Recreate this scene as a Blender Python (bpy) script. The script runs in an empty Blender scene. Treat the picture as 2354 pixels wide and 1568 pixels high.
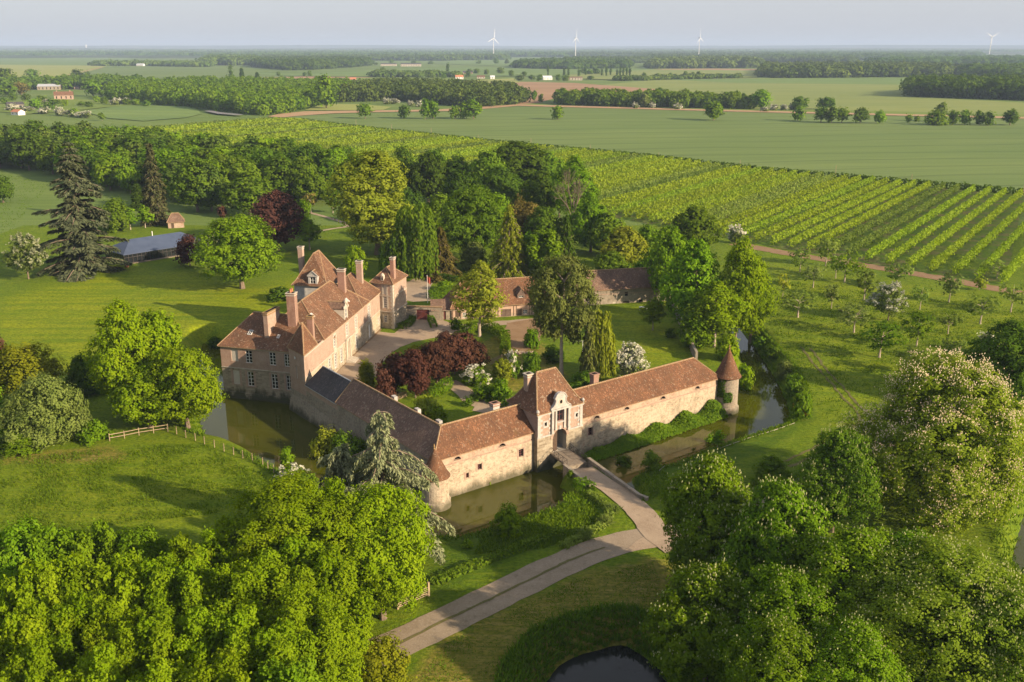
import bpy, math, random
import numpy as np
from mathutils import Vector, geometry
from mathutils import noise as mnoise

# ------------------------------------------------------------------ camera, sky, sun, exposure
sc = bpy.context.scene
COL = sc.collection
FPX, CX, CY, HZ, CAMH = 2200.0, 1176.5, 784.0, 109.0, 60.0     # photo frame 2353 x 1568
PITCH = math.atan((CY - HZ) / FPX)
cam = bpy.data.objects.new('camera', bpy.data.cameras.new('camera'))
COL.objects.link(cam)
cam.location = (0, 0, CAMH)
cam.rotation_euler = (math.pi / 2 - PITCH, 0, 0)
cam.data.sensor_width = 36.0
cam.data.lens = 36.0 * FPX / 2353.0
cam.data.clip_start = 1.0
cam.data.clip_end = 120000.0
sc.camera = cam

SUN_EL = math.radians(21.5)
SUN_AZ = math.radians(119.0)            # clockwise from +Y (view direction): from the right, a little behind the camera
world = bpy.data.worlds.new('World')
sc.world = world
world.use_nodes = True
wn = world.node_tree.nodes
wl = world.node_tree.links
bg = wn['Background']
sky = wn.new('ShaderNodeTexSky')
sky.sky_type = 'NISHITA'
sky.sun_disc = False
sky.sun_elevation = SUN_EL
sky.sun_rotation = SUN_AZ
sky.altitude = 100
sky.air_density = 1.0
sky.dust_density = 2.5
sky.ozone_density = 2.0
veil = wn.new('ShaderNodeMixRGB')        # a thin even veil of high cloud over the clear sky
veil.inputs[0].default_value = 0.68
veil.inputs[2].default_value = (4.55, 4.65, 5.05, 1)
wl.new(sky.outputs[0], veil.inputs[1])
wl.new(veil.outputs[0], bg.inputs[0])
bg.inputs[1].default_value = 0.067

sun = bpy.data.objects.new('sun', bpy.data.lights.new('sun', 'SUN'))
COL.objects.link(sun)
sun.data.energy = 4.4
sun.data.angle = math.radians(0.6)
sun.data.color = (1.0, 0.80, 0.56)
sd = Vector((math.sin(SUN_AZ) * math.cos(SUN_EL), math.cos(SUN_AZ) * math.cos(SUN_EL), math.sin(SUN_EL)))
sun.rotation_euler = sd.to_track_quat('Z', 'Y').to_euler()
sun.location = (200, -80, 150)

sc.view_settings.view_transform = 'Standard'
sc.view_settings.look = 'None'
sc.view_settings.gamma = 1.0
sc.view_settings.exposure = 1.3
cy = sc.cycles
cy.max_bounces = 6
cy.diffuse_bounces = 4
cy.glossy_bounces = 2
cy.transmission_bounces = 3
cy.transparent_max_bounces = 4
cy.volume_bounces = 0
cy.caustics_reflective = False
cy.caustics_refractive = False
cy.use_denoising = True
sc.render.engine = 'CYCLES'

# ------------------------------------------------------------------ layout helpers (pixels of the photo, 2353 x 1568, to points on the ground)
def gz(x, y):
    t = min(1.0, max(0.0, (y - 150.0) / 38.0))
    return 0.8 * t * t * (3 - 2 * t)

def gz_np(y):
    t = np.clip((y - 150.0) / 38.0, 0, 1)
    return 0.8 * t * t * (3 - 2 * t)

CP, SP = math.cos(PITCH), math.sin(PITCH)
def at(px, py, z=None):
    dx = (px - CX) / FPX
    dy = -(py - CY) / FPX
    vx, vy, vz = dx, CP + dy * SP, -SP + dy * CP
    zz = 0.4 if z is None else z
    for _ in range(4):
        t = (zz - CAMH) / vz
        x, y = vx * t, vy * t
        if z is not None:
            break
        zz = gz(x, y)
    return Vector((x, y, zz))

def to_px(p):
    v = (p[0], p[1], p[2] - CAMH)
    de = v[1] * CP - v[2] * SP
    up = v[1] * SP + v[2] * CP
    return CX + FPX * v[0] / de, CY - FPX * up / de, de

def height_at(b, py):
    lo, hi = -5.0, 250.0
    for _ in range(50):
        m = (lo + hi) / 2
        if to_px((b[0], b[1], m))[1] > py: lo = m
        else: hi = m
    return lo

def tag(o, label=None, cat=None, group=None, kind=None):
    if label: o['label'] = label
    if cat: o['category'] = cat
    if group: o['group'] = group
    if kind: o['kind'] = kind
    return o

def empty(name, loc, label, cat, group=None, rz=0.0):
    o = bpy.data.objects.new(name, None)
    o.empty_display_size = 0.5
    COL.objects.link(o)
    o.location = loc
    o.rotation_euler = (0, 0, rz)
    return tag(o, label, cat, group)

def link(name, me, parent=None):
    o = bpy.data.objects.new(name, me)
    COL.objects.link(o)
    if parent is not None:
        o.parent = parent
    return o

# ------------------------------------------------------------------ mesh helpers
class MB:
    """Collects faces in world coordinates, builds ONE mesh with metre UVs (u level, v up the slope)."""
    def __init__(s):
        s.v = []; s.f = []; s.m = []
    def poly(s, pts, mi=0):
        i = len(s.v)
        s.v += [tuple(p) for p in pts]
        s.f.append(tuple(range(i, i + len(pts)))); s.m.append(mi)
    def prism(s, pts, z0, z1, mi=0, top=True, bottom=True):
        n = len(pts)
        a = [(p[0], p[1], z0) for p in pts]; b = [(p[0], p[1], z1) for p in pts]
        for i in range(n):
            j = (i + 1) % n
            s.poly([a[i], a[j], b[j], b[i]], mi)
        if top: s.poly(b, mi)
        if bottom: s.poly(a[::-1], mi)
    def obox(s, c, u, hu, hv, z0, z1, mi=0):
        """upright box: centre c (2D), unit direction u, half sizes"""
        ux, uy = u; vx, vy = -uy, ux
        pts = [(c[0] + a * hu * ux + b * hv * vx, c[1] + a * hu * uy + b * hv * vy) for a, b in ((-1, -1), (1, -1), (1, 1), (-1, 1))]
        s.prism(pts, z0, z1, mi)
    def frame_box(s, o, ex, ey, ez, mi=0):
        """box from corner o with edge vectors"""
        o, ex, ey, ez = Vector(o), Vector(ex), Vector(ey), Vector(ez)
        p = [o, o + ex, o + ex + ey, o + ey]
        q = [a + ez for a in p]
        s.poly(p[::-1], mi); s.poly(q, mi)
        for i in range(4):
            j = (i + 1) % 4
            s.poly([p[i], p[j], q[j], q[i]], mi)
    def tube(s, p0, p1, r0, r1=None, n=6, mi=0, cap=True):
        r1 = r0 if r1 is None else r1
        p0, p1 = Vector(p0), Vector(p1)
        d = (p1 - p0)
        if d.length < 1e-6: return
        d.normalize()
        a = d.cross(Vector((0, 0, 1)))
        if a.length < 1e-3: a = Vector((1, 0, 0))
        a.normalize(); b = d.cross(a)
        A = []; B = []
        for k in range(n):
            t = 2 * math.pi * k / n
            w = a * math.cos(t) + b * math.sin(t)
            A.append(p0 + w * r0); B.append(p1 + w * r1)
        for k in range(n):
            j = (k + 1) % n
            s.poly([A[j], A[k], B[k], B[j]], mi)
        if cap:
            s.poly(A, mi); s.poly(B[::-1], mi)
    def lathe(s, c, prof, n=28, mi=0):
        rings = [[(c[0] + r * math.cos(2 * math.pi * k / n), c[1] + r * math.sin(2 * math.pi * k / n), z) for k in range(n)] for r, z in prof]
        for a, b in zip(rings[:-1], rings[1:]):
            for k in range(n):
                j = (k + 1) % n
                s.poly([a[k], a[j], b[j], b[k]], mi)
        s.poly(rings[0][::-1], mi); s.poly(rings[-1], mi)
    def build(s, name, mats, parent=None, smooth=False):
        return link(name, s.mesh(name, mats, parent, smooth), parent)
    def mesh(s, name, mats, parent=None, smooth=False):
        me = bpy.data.meshes.new(name)
        org = Vector((0, 0, 0)); q = parent
        while q is not None: org = org + q.location; q = q.parent      # parents are unrotated
        vs = [(x - org.x, y - org.y, z - org.z) for x, y, z in s.v]
        me.from_pydata(vs, [], s.f)
        if not isinstance(mats, (list, tuple)): mats = [mats]
        for m in mats: me.materials.append(m)
        me.polygons.foreach_set('material_index', s.m)
        uvl = me.uv_layers.new(name='UVMap').data
        uv = np.zeros(len(uvl) * 2, dtype=np.float32)
        for fi, f in enumerate(s.f):
            a, b, c = Vector(s.v[f[0]]), Vector(s.v[f[1]]), Vector(s.v[f[2]])
            n = (b - a).cross(c - a)
            if n.length < 1e-9 and len(f) > 3: n = (c - a).cross(Vector(s.v[f[3]]) - a)
            if n.length < 1e-12: n = Vector((0, 0, 1))
            n.normalize()
            u = Vector((0, 0, 1)).cross(n)
            u = Vector((1, 0, 0)) if u.length < 1e-3 else u.normalized()
            w = n.cross(u)
            ls = me.polygons[fi].loop_start
            for k, vi in enumerate(f):
                p = Vector(s.v[vi])
                uv[2 * (ls + k)] = p.dot(u); uv[2 * (ls + k) + 1] = p.dot(w)
        uvl.foreach_set('uv', uv)
        if smooth: me.polygons.foreach_set('use_smooth', [True] * len(s.f))
        me.update()
        return me

def quads_mesh(name, V, mats, rnd=None, mi=None, tris=False):
    """V: (n,4,3) array of loose quads -> mesh"""
    V = np.asarray(V, dtype=np.float32)
    n, k = V.shape[0], V.shape[1]
    me = bpy.data.meshes.new(name)
    me.vertices.add(n * k)
    me.vertices.foreach_set('co', V.reshape(-1))
    me.loops.add(n * k)
    me.loops.foreach_set('vertex_index', np.arange(n * k, dtype=np.int32))
    me.polygons.add(n)
    me.polygons.foreach_set('loop_start', np.arange(0, n * k, k, dtype=np.int32))
    if not isinstance(mats, (list, tuple)): mats = [mats]
    for m in mats: me.materials.append(m)
    if mi is not None: me.polygons.foreach_set('material_index', np.asarray(mi, dtype=np.int32))
    if rnd is not None:
        a = me.attributes.new('rnd', 'FLOAT', 'FACE')
        a.data.foreach_set('value', np.asarray(rnd, dtype=np.float32))
    me.update(calc_edges=True)
    return me

def smooth01(x):
    x = np.clip(x, 0, 1)
    return x * x * (3 - 2 * x)

def poly_sd(P, poly):
    """signed distance (positive inside) of points P (n,2) to polygon"""
    poly = np.asarray(poly, dtype=float)
    d = np.full(len(P), 1e18)
    ins = np.zeros(len(P), dtype=bool)
    n = len(poly)
    for i in range(n):
        a, b = poly[i], poly[(i + 1) % n]
        e = b - a
        w = P - a
        t = np.clip((w @ e) / max(1e-9, e @ e), 0, 1)
        q = w - t[:, None] * e
        d = np.minimum(d, (q * q).sum(1))
        c = ((a[1] > P[:, 1]) != (b[1] > P[:, 1]))
        with np.errstate(divide='ignore', invalid='ignore'):
            xi = a[0] + (P[:, 1] - a[1]) * e[0] / (e[1] if e[1] != 0 else 1e-12)
        ins ^= c & (P[:, 0] < xi)
    d = np.sqrt(d)
    return np.where(ins, d, -d)

def sd_line(P, line):
    line = np.asarray(line, dtype=float)
    d = np.full(len(P), 1e18)
    for a, b in zip(line[:-1], line[1:]):
        e = b - a; w = P - a
        t = np.clip((w @ e) / max(1e-9, e @ e), 0, 1)
        q = w - t[:, None] * e
        d = np.minimum(d, (q * q).sum(1))
    return np.sqrt(d)

def smooth_line(pts, n=6, closed=False):
    """Catmull-Rom through 2D points"""
    pts = [Vector((p[0], p[1])) for p in pts]
    out = []
    N = len(pts)
    rng_ = range(N if closed else N - 1)
    for i in rng_:
        p0 = pts[(i - 1) % N] if closed or i > 0 else pts[0]
        p1 = pts[i]; p2 = pts[(i + 1) % N]
        p3 = pts[(i + 2) % N] if closed or i + 2 < N else pts[-1]
        for k in range(n):
            t = k / n
            out.append(0.5 * ((2 * p1) + (p2 - p0) * t + (2 * p0 - 5 * p1 + 4 * p2 - p3) * t * t + (3 * p1 - p0 - 3 * p2 + p3) * t ** 3))
    if not closed: out.append(pts[-1])
    return [(p.x, p.y) for p in out]

# ------------------------------------------------------------------ materials
class NT:
    def __init__(s, name):
        s.m = bpy.data.materials.new(name); s.m.use_nodes = True
        s.t = s.m.node_tree; s.t.nodes.clear()
        s.out = s.t.nodes.new('ShaderNodeOutputMaterial')
    def n(s, kind, **kw):
        nd = s.t.nodes.new(kind)
        for k, v in kw.items(): setattr(nd, k, v)
        return nd
    def l(s, a, b): s.t.links.new(a, b)
    def val(s, sock, v):
        if hasattr(v, 'is_linked') or hasattr(v, 'links'): s.l(v, sock)
        elif isinstance(v, (tuple, list)): sock.default_value = tuple(v) + ((1,) if len(v) == 3 and sock.type == 'RGBA' else ())
        else: sock.default_value = v
    def obj(s): return s.n('ShaderNodeTexCoord').outputs['Object']
    def uv(s): return s.n('ShaderNodeTexCoord').outputs['UV']
    def pos(s): return s.n('ShaderNodeNewGeometry').outputs['Position']
    def mapping(s, vec, scale=(1, 1, 1), rot=(0, 0, 0)):
        m = s.n('ShaderNodeMapping'); s.l(vec, m.inputs[0]); m.inputs['Scale'].default_value = scale; m.inputs['Rotation'].default_value = rot
        return m.outputs[0]
    def noise(s, vec, scale, detail=3, rough=0.55):
        nd = s.n('ShaderNodeTexNoise'); s.l(vec, nd.inputs['Vector'])
        nd.inputs['Scale'].default_value = scale; nd.inputs['Detail'].default_value = detail; nd.inputs['Roughness'].default_value = rough
        return nd.outputs['Fac']
    def voro(s, vec, scale, feature='F1', out='Distance'):
        nd = s.n('ShaderNodeTexVoronoi', feature=feature); s.l(vec, nd.inputs['Vector']); nd.inputs['Scale'].default_value = scale
        return nd.outputs[out]
    def ramp(s, fac, stops, interp='LINEAR'):
        nd = s.n('ShaderNodeValToRGB'); s.l(fac, nd.inputs[0]); cr = nd.color_ramp; cr.interpolation = interp
        while len(cr.elements) < len(stops): cr.elements.new(0.5)
        for e, (p, c) in zip(cr.elements, stops):
            e.position = p; e.color = (c, c, c, 1) if not isinstance(c, (tuple, list)) else tuple(c) + (1,)
        return nd.outputs[0]
    def mix(s, fac, a, b, mode='MIX'):
        nd = s.n('ShaderNodeMixRGB', blend_type=mode)
        s.val(nd.inputs[0], fac); s.val(nd.inputs[1], a); s.val(nd.inputs[2], b)
        return nd.outputs[0]
    def math(s, op, a, b=0.0):
        nd = s.n('ShaderNodeMath', operation=op); s.val(nd.inputs[0], a); s.val(nd.inputs[1], b)
        return nd.outputs[0]
    def bump(s, h, strength=0.5, dist=0.05):
        nd = s.n('ShaderNodeBump'); s.l(h, nd.inputs['Height']); nd.inputs['Strength'].default_value = strength; nd.inputs['Distance'].default_value = dist
        return nd.outputs[0]
    def finish(s, col, rough=0.85, normal=None, spec=0.25, metal=0.0):
        b = s.n('ShaderNodeBsdfPrincipled')
        s.val(b.inputs['Base Color'], col); s.val(b.inputs['Roughness'], rough)
        b.inputs['Specular IOR Level'].default_value = spec; b.inputs['Metallic'].default_value = metal
        if normal is not None: s.l(normal, b.inputs['Normal'])
        s.l(b.outputs[0], s.out.inputs[0]); return s.m

def mottled(name, c1, c2, scale=1.5, rough=0.85, spec=0.2, bump=0.2, c3=None):
    t = NT(name); p = t.pos()
    f = t.noise(p, scale, 5)
    col = t.ramp(f, [(0.3, c1), (0.7, c2)])
    if c3: col = t.mix(t.ramp(t.noise(p, scale * 4.3, 3), [(0.55, 0.0), (0.7, 1.0)]), col, c3)
    return t.finish(col, rough, t.bump(t.noise(p, scale * 8, 2), bump, 0.04), spec)

def brick_mat(name, c1, c2, mortar, bw=0.24, bh=0.075, stain=(0.14, 0.12, 0.09), pale=(0.4, 0.3, 0.23), pale_amt=0.5, moss=0.0):
    t = NT(name); uv = t.uv(); p = t.pos()
    b = t.n('ShaderNodeTexBrick'); t.l(uv, b.inputs['Vector'])
    b.inputs['Scale'].default_value = 1; b.inputs['Brick Width'].default_value = bw; b.inputs['Row Height'].default_value = bh
    b.inputs['Mortar Size'].default_value = 0.012 if bh < 0.15 else 0.022
    b.inputs['Color1'].default_value = c1 + (1,); b.inputs['Color2'].default_value = c2 + (1,); b.inputs['Mortar'].default_value = mortar + (1,)
    col = t.mix(t.ramp(t.noise(p, 0.9, 6, 0.65), [(0.42, 0.0), (0.68, pale_amt)]), b.outputs['Color'], pale)
    col = t.mix(t.ramp(t.noise(t.mapping(p, (1, 1, 0.35)), 0.55, 5, 0.7), [(0.52, 0.0), (0.75, 0.55)]), col, stain)
    col = t.mix(t.ramp(t.noise(p, 3.5, 3), [(0.3, 0.22), (0.6, 0.0)]), col, tuple(0.55 * x for x in c1))
    if moss:
        sx = t.n('ShaderNodeSeparateXYZ'); t.l(p, sx.inputs[0])
        wet = t.math('ADD', t.math('MULTIPLY', sx.outputs[2], -0.45), t.math('MULTIPLY', t.noise(t.mapping(p, (1, 1, 0.25)), 0.9, 4), 2.4))
        col = t.mix(t.ramp(wet, [(0.75, 0.0), (1.0, 0.0), ]) if moss < 0 else t.math('MULTIPLY', t.ramp(t.math('MULTIPLY', wet, 0.5), [(0.72, 0.0), (1.0, 1.0)]), moss), col, (0.045, 0.05, 0.025))
    return t.finish(col, 0.9, t.bump(t.math('ADD', t.math('MULTIPLY', b.outputs['Fac'], -0.6), t.noise(p, 6, 3)), 0.5, 0.04), 0.15)

def rubble_mat(name, c1, c2, c3, pink=(0.3, 0.19, 0.135), moss=0.6):
    t = NT(name); p = t.pos(); q = t.mapping(p, (1, 1, 1.7))
    vc = t.n('ShaderNodeTexVoronoi'); t.l(q, vc.inputs['Vector']); vc.inputs['Scale'].default_value = 2.6
    ve = t.n('ShaderNodeTexVoronoi', feature='DISTANCE_TO_EDGE'); t.l(q, ve.inputs['Vector']); ve.inputs['Scale'].default_value = 2.6
    sr = t.n('ShaderNodeSeparateColor'); t.l(vc.outputs['Color'], sr.inputs[0])
    col = t.ramp(sr.outputs[0], [(0.0, c1), (0.45, c2), (0.8, c3), (1.0, pink)])
    col = t.mix(t.ramp(ve.outputs['Distance'], [(0.0, 0.6), (0.1, 0.0)]), col, tuple(1.12 * x for x in c2))
    col = t.mix(t.ramp(t.noise(p, 0.35, 5, 0.65), [(0.42, 0.0), (0.62, 0.75)]), col, tuple(1.15 * x for x in c2))
    col = t.mix(t.ramp(t.noise(t.mapping(p, (1, 1, 0.3)), 0.5, 5, 0.7), [(0.53, 0.0), (0.72, 0.5)]), col, (0.14, 0.11, 0.07))
    col = t.mix(t.ramp(t.noise(p, 1.9, 4, 0.7), [(0.5, 0.0), (0.66, 0.45)]), col, tuple(0.6 * x for x in c1))
    sx = t.n('ShaderNodeSeparateXYZ'); t.l(p, sx.inputs[0])
    wet = t.math('ADD', t.math('MULTIPLY', sx.outputs[2], -0.55), t.math('MULTIPLY', t.noise(t.mapping(p, (1, 1, 0.3)), 0.8, 4), 1.6))
    col = t.mix(t.math('MULTIPLY', t.ramp(t.math('MULTIPLY', wet, 0.5), [(0.66, 0.0), (1.0, 1.0)]), moss), col, (0.05, 0.052, 0.03))
    return t.finish(col, 0.95, t.bump(t.math('ADD', t.ramp(ve.outputs['Distance'], [(0, 0.0), (0.15, 0.6)]), t.noise(p, 7, 3)), 0.7, 0.05), 0.1)

def tile_mat(name, c1, c2, dark, lichen=0.5, moss=0.3, bw=0.17, bh=0.12):
    t = NT(name); uv = t.uv(); p = t.pos()
    b = t.n('ShaderNodeTexBrick'); t.l(uv, b.inputs['Vector']); b.inputs['Scale'].default_value = 1
    b.inputs['Brick Width'].default_value = bw; b.inputs['Row Height'].default_value = bh; b.inputs['Mortar Size'].default_value = 0.012
    b.inputs['Color1'].default_value = c1 + (1,); b.inputs['Color2'].default_value = c2 + (1,); b.inputs['Mortar'].default_value = tuple(0.45 * x for x in c1) + (1,)
    vc = t.n('ShaderNodeTexVoronoi'); t.l(t.mapping(uv, (5.9, 4.0, 1)), vc.inputs['Vector']); vc.inputs['Scale'].default_value = 1.0
    sr = t.n('ShaderNodeSeparateColor'); t.l(vc.outputs['Color'], sr.inputs[0])
    col = t.mix(t.ramp(sr.outputs[0], [(0.0, 0.75), (0.35, 0.0)]), b.outputs['Color'], dark)
    col = t.mix(t.ramp(sr.outputs[1], [(0.75, 0.0), (1.0, 0.6)]), col, tuple(min(1, 1.6 * x) for x in c2))
    col = t.mix(t.ramp(t.noise(p, 0.4, 6, 0.65), [(0.38, 0.0), (0.66, 0.8)]), col, dark)
    col = t.mix(t.ramp(t.noise(t.mapping(uv, (1.0, 0.15, 1)), 1.3, 4, 0.7), [(0.5, 0.0), (0.7, 0.45)]), col, tuple(0.7 * x for x in dark))
    col = t.mix(t.math('MULTIPLY', t.ramp(t.noise(p, 2.6, 2), [(0.60, 0.0), (0.67, 1.0)]), lichen), col, (0.36, 0.3, 0.22))
    col = t.mix(t.math('MULTIPLY', t.ramp(t.noise(p, 0.9, 5, 0.7), [(0.58, 0.0), (0.75, 1.0)]), moss), col, (0.12, 0.09, 0.03))
    wv = t.n('ShaderNodeTexWave', wave_type='BANDS', bands_direction='Y', wave_profile='SAW'); t.l(uv, wv.inputs['Vector']); wv.inputs['Scale'].default_value = 0.314 / bh / 2 * 0.5
    return t.finish(col, 0.85, t.bump(t.math('ADD', t.math('MULTIPLY', b.outputs['Fac'], -0.5), t.noise(p, 5, 3)), 0.6, 0.06), 0.2)

M = {}
M['brick'] = brick_mat('pink brick', (0.285, 0.165, 0.12), (0.36, 0.235, 0.175), (0.36, 0.31, 0.25), stain=(0.2, 0.13, 0.095), pale=(0.42, 0.32, 0.25), pale_amt=0.65)
M['brickchim'] = brick_mat('chimney brick', (0.245, 0.109, 0.0748), (0.306, 0.163, 0.116), (0.306, 0.252, 0.204), stain=(0.136, 0.0884, 0.0612), pale=(0.34, 0.245, 0.184), pale_amt=0.35)
M['ashlar'] = brick_mat('coursed stone', (0.19, 0.15, 0.10), (0.36, 0.31, 0.23), (0.3, 0.26, 0.2), 0.75, 0.34, stain=(0.14, 0.11, 0.07), pale=(0.38, 0.32, 0.24), pale_amt=0.35, moss=0.9)
M['palestone'] = brick_mat('pale dressed stone', (0.413, 0.36, 0.285), (0.465, 0.413, 0.338), (0.36, 0.315, 0.255), 0.8, 0.35, stain=(0.247, 0.21, 0.158), pale=(0.465, 0.42, 0.352), moss=0.3)
M['greystone'] = mottled('weathered grey stone', (0.302, 0.288, 0.266), (0.432, 0.403, 0.36), 1.2, 0.9, 0.15, 0.3, (0.216, 0.209, 0.194))
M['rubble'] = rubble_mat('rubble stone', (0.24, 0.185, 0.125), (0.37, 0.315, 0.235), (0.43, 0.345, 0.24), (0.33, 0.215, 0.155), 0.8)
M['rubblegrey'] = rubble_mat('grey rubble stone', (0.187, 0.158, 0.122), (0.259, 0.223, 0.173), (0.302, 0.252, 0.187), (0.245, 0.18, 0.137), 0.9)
M['tile'] = tile_mat('red clay tiles', (0.162, 0.078, 0.042), (0.205, 0.105, 0.058), (0.092, 0.05, 0.03), 0.5, 0.45)
M['tilered'] = tile_mat('warm red clay tiles', (0.158, 0.072, 0.037), (0.212, 0.102, 0.052), (0.09, 0.047, 0.027), 0.3, 0.4)
M['tiledark'] = tile_mat('old brown clay tiles', (0.16, 0.098, 0.068), (0.21, 0.13, 0.092), (0.1, 0.062, 0.045), 0.35, 0.45)
M['ridge'] = mottled('lichened ridge tiles', (0.223, 0.124, 0.0682), (0.31, 0.236, 0.149), 3.0, 0.9, 0.1, 0.4, (0.248, 0.161, 0.0372))
M['slate'] = tile_mat('dark slates', (0.06, 0.056, 0.06), (0.08, 0.072, 0.072), (0.04, 0.0376, 0.04), 0.1, 0.15, 0.25, 0.2)
M['white'] = mottled('white paint', (0.578, 0.561, 0.527), (0.663, 0.654, 0.629), 2, 0.55, 0.3, 0.05)
M['blind'] = mottled('pale blind shutter', (0.413, 0.375, 0.323), (0.473, 0.435, 0.375), 2, 0.7, 0.2, 0.1)
M['maroon'] = mottled('maroon painted wood', (0.075, 0.022, 0.02), (0.11, 0.034, 0.03), 3, 0.6, 0.25, 0.2)
M['darkwood'] = mottled('dark brown wood', (0.06, 0.04, 0.028), (0.10, 0.066, 0.045), 3, 0.8, 0.15, 0.3)
M['doorwood'] = mottled('faded brown doors', (0.098, 0.0665, 0.0525), (0.14, 0.101, 0.0805), 2, 0.8, 0.15, 0.3)
M['palewood'] = mottled('weathered pale wood', (0.255, 0.188, 0.112), (0.345, 0.27, 0.173), 3, 0.85, 0.15, 0.3)
M['deck'] = mottled('weathered bridge planks', (0.149, 0.118, 0.0868), (0.223, 0.186, 0.143), 2.5, 0.9, 0.1, 0.4)
M['iron'] = mottled('dark iron', (0.03, 0.028, 0.026), (0.06, 0.05, 0.045), 4, 0.6, 0.3, 0.1)
M['lead'] = mottled('grey lead', (0.3, 0.31, 0.32), (0.42, 0.43, 0.44), 2, 0.6, 0.3, 0.1)
M['render'] = mottled('pinkish limewash infill', (0.35, 0.231, 0.168), (0.42, 0.301, 0.224), 1.4, 0.9, 0.1, 0.3)
M['terracotta'] = mottled('terracotta', (0.338, 0.128, 0.06), (0.413, 0.18, 0.0975), 3, 0.8, 0.2, 0.1)
M['metal'] = mottled('galvanised metal', (0.45, 0.47, 0.5), (0.58, 0.6, 0.62), 1, 0.45, 0.5, 0.05)
M['redpaint'] = mottled('red cloth', (0.25, 0.05, 0.035), (0.32, 0.08, 0.05), 2, 0.8, 0.1, 0.05)
M['turbine'] = mottled('white turbine paint', (0.6, 0.61, 0.63), (0.64, 0.64, 0.65), 0.1, 0.5, 0.3, 0.0)
M['orangelichen'] = mottled('lichened cap', (0.2, 0.13, 0.06), (0.3, 0.2, 0.09), 4, 0.9, 0.1, 0.4)
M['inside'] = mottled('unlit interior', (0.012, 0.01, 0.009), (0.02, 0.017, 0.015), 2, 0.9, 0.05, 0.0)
def glass_mat():
    t = NT('window glass'); return t.finish((0.012, 0.014, 0.017), 0.08, None, 0.6)
M['glass'] = glass_mat()
def gravel_mat(name, c1, c2, c3, stripe=False):
    t = NT(name); p = t.pos()
    f = t.noise(p, 0.35, 6, 0.65); g = t.noise(p, 5.0, 3, 0.7)
    col = t.ramp(f, [(0.3, c1), (0.65, c2)])
    col = t.mix(t.ramp(g, [(0.5, 0.0), (0.75, 0.7)]), col, c3)
    col = t.mix(t.ramp(t.noise(p, 1.3, 4), [(0.58, 0.0), (0.72, 0.45)]), col, tuple(0.6 * x for x in c1))
    return t.finish(col, 0.95, t.bump(g, 0.6, 0.05), 0.1)
M['gravel'] = gravel_mat('pale gravel', (0.25, 0.185, 0.125), (0.32, 0.245, 0.17), (0.38, 0.31, 0.225))
M['road'] = gravel_mat('stony drive', (0.2, 0.155, 0.105), (0.265, 0.21, 0.15), (0.33, 0.275, 0.205))
M['track'] = gravel_mat('worn grass track', (0.085, 0.085, 0.025), (0.13, 0.115, 0.045), (0.17, 0.14, 0.07))
M['dirt'] = gravel_mat('bare earth', (0.186, 0.112, 0.0589), (0.236, 0.155, 0.0868), (0.26, 0.186, 0.112))
M['tan'] = gravel_mat('tan bare field edge', (0.304, 0.192, 0.104), (0.36, 0.24, 0.136), (0.384, 0.272, 0.16))
def water_mat(name, col, deep):
    t = NT(name); p = t.pos()
    c = t.ramp(t.noise(p, 0.12, 5, 0.6), [(0.35, col), (0.65, deep)])
    b = t.n('ShaderNodeBsdfPrincipled'); t.l(c, b.inputs['Base Color']); b.inputs['Roughness'].default_value = 0.04
    b.inputs['IOR'].default_value = 1.33; b.inputs['Specular IOR Level'].default_value = 0.5
    t.l(t.bump(t.noise(t.mapping(p, (1, 1.6, 1)), 1.1, 3), 0.02, 0.1), b.inputs['Normal'])
    t.l(b.outputs[0], t.out.inputs[0]); return t.m
M['water'] = water_mat('murky olive moat water', (0.055, 0.058, 0.004), (0.04, 0.045, 0.004))
M['pond'] = water_mat('dark pond water', (0.012, 0.013, 0.012), (0.016, 0.018, 0.016))
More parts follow.
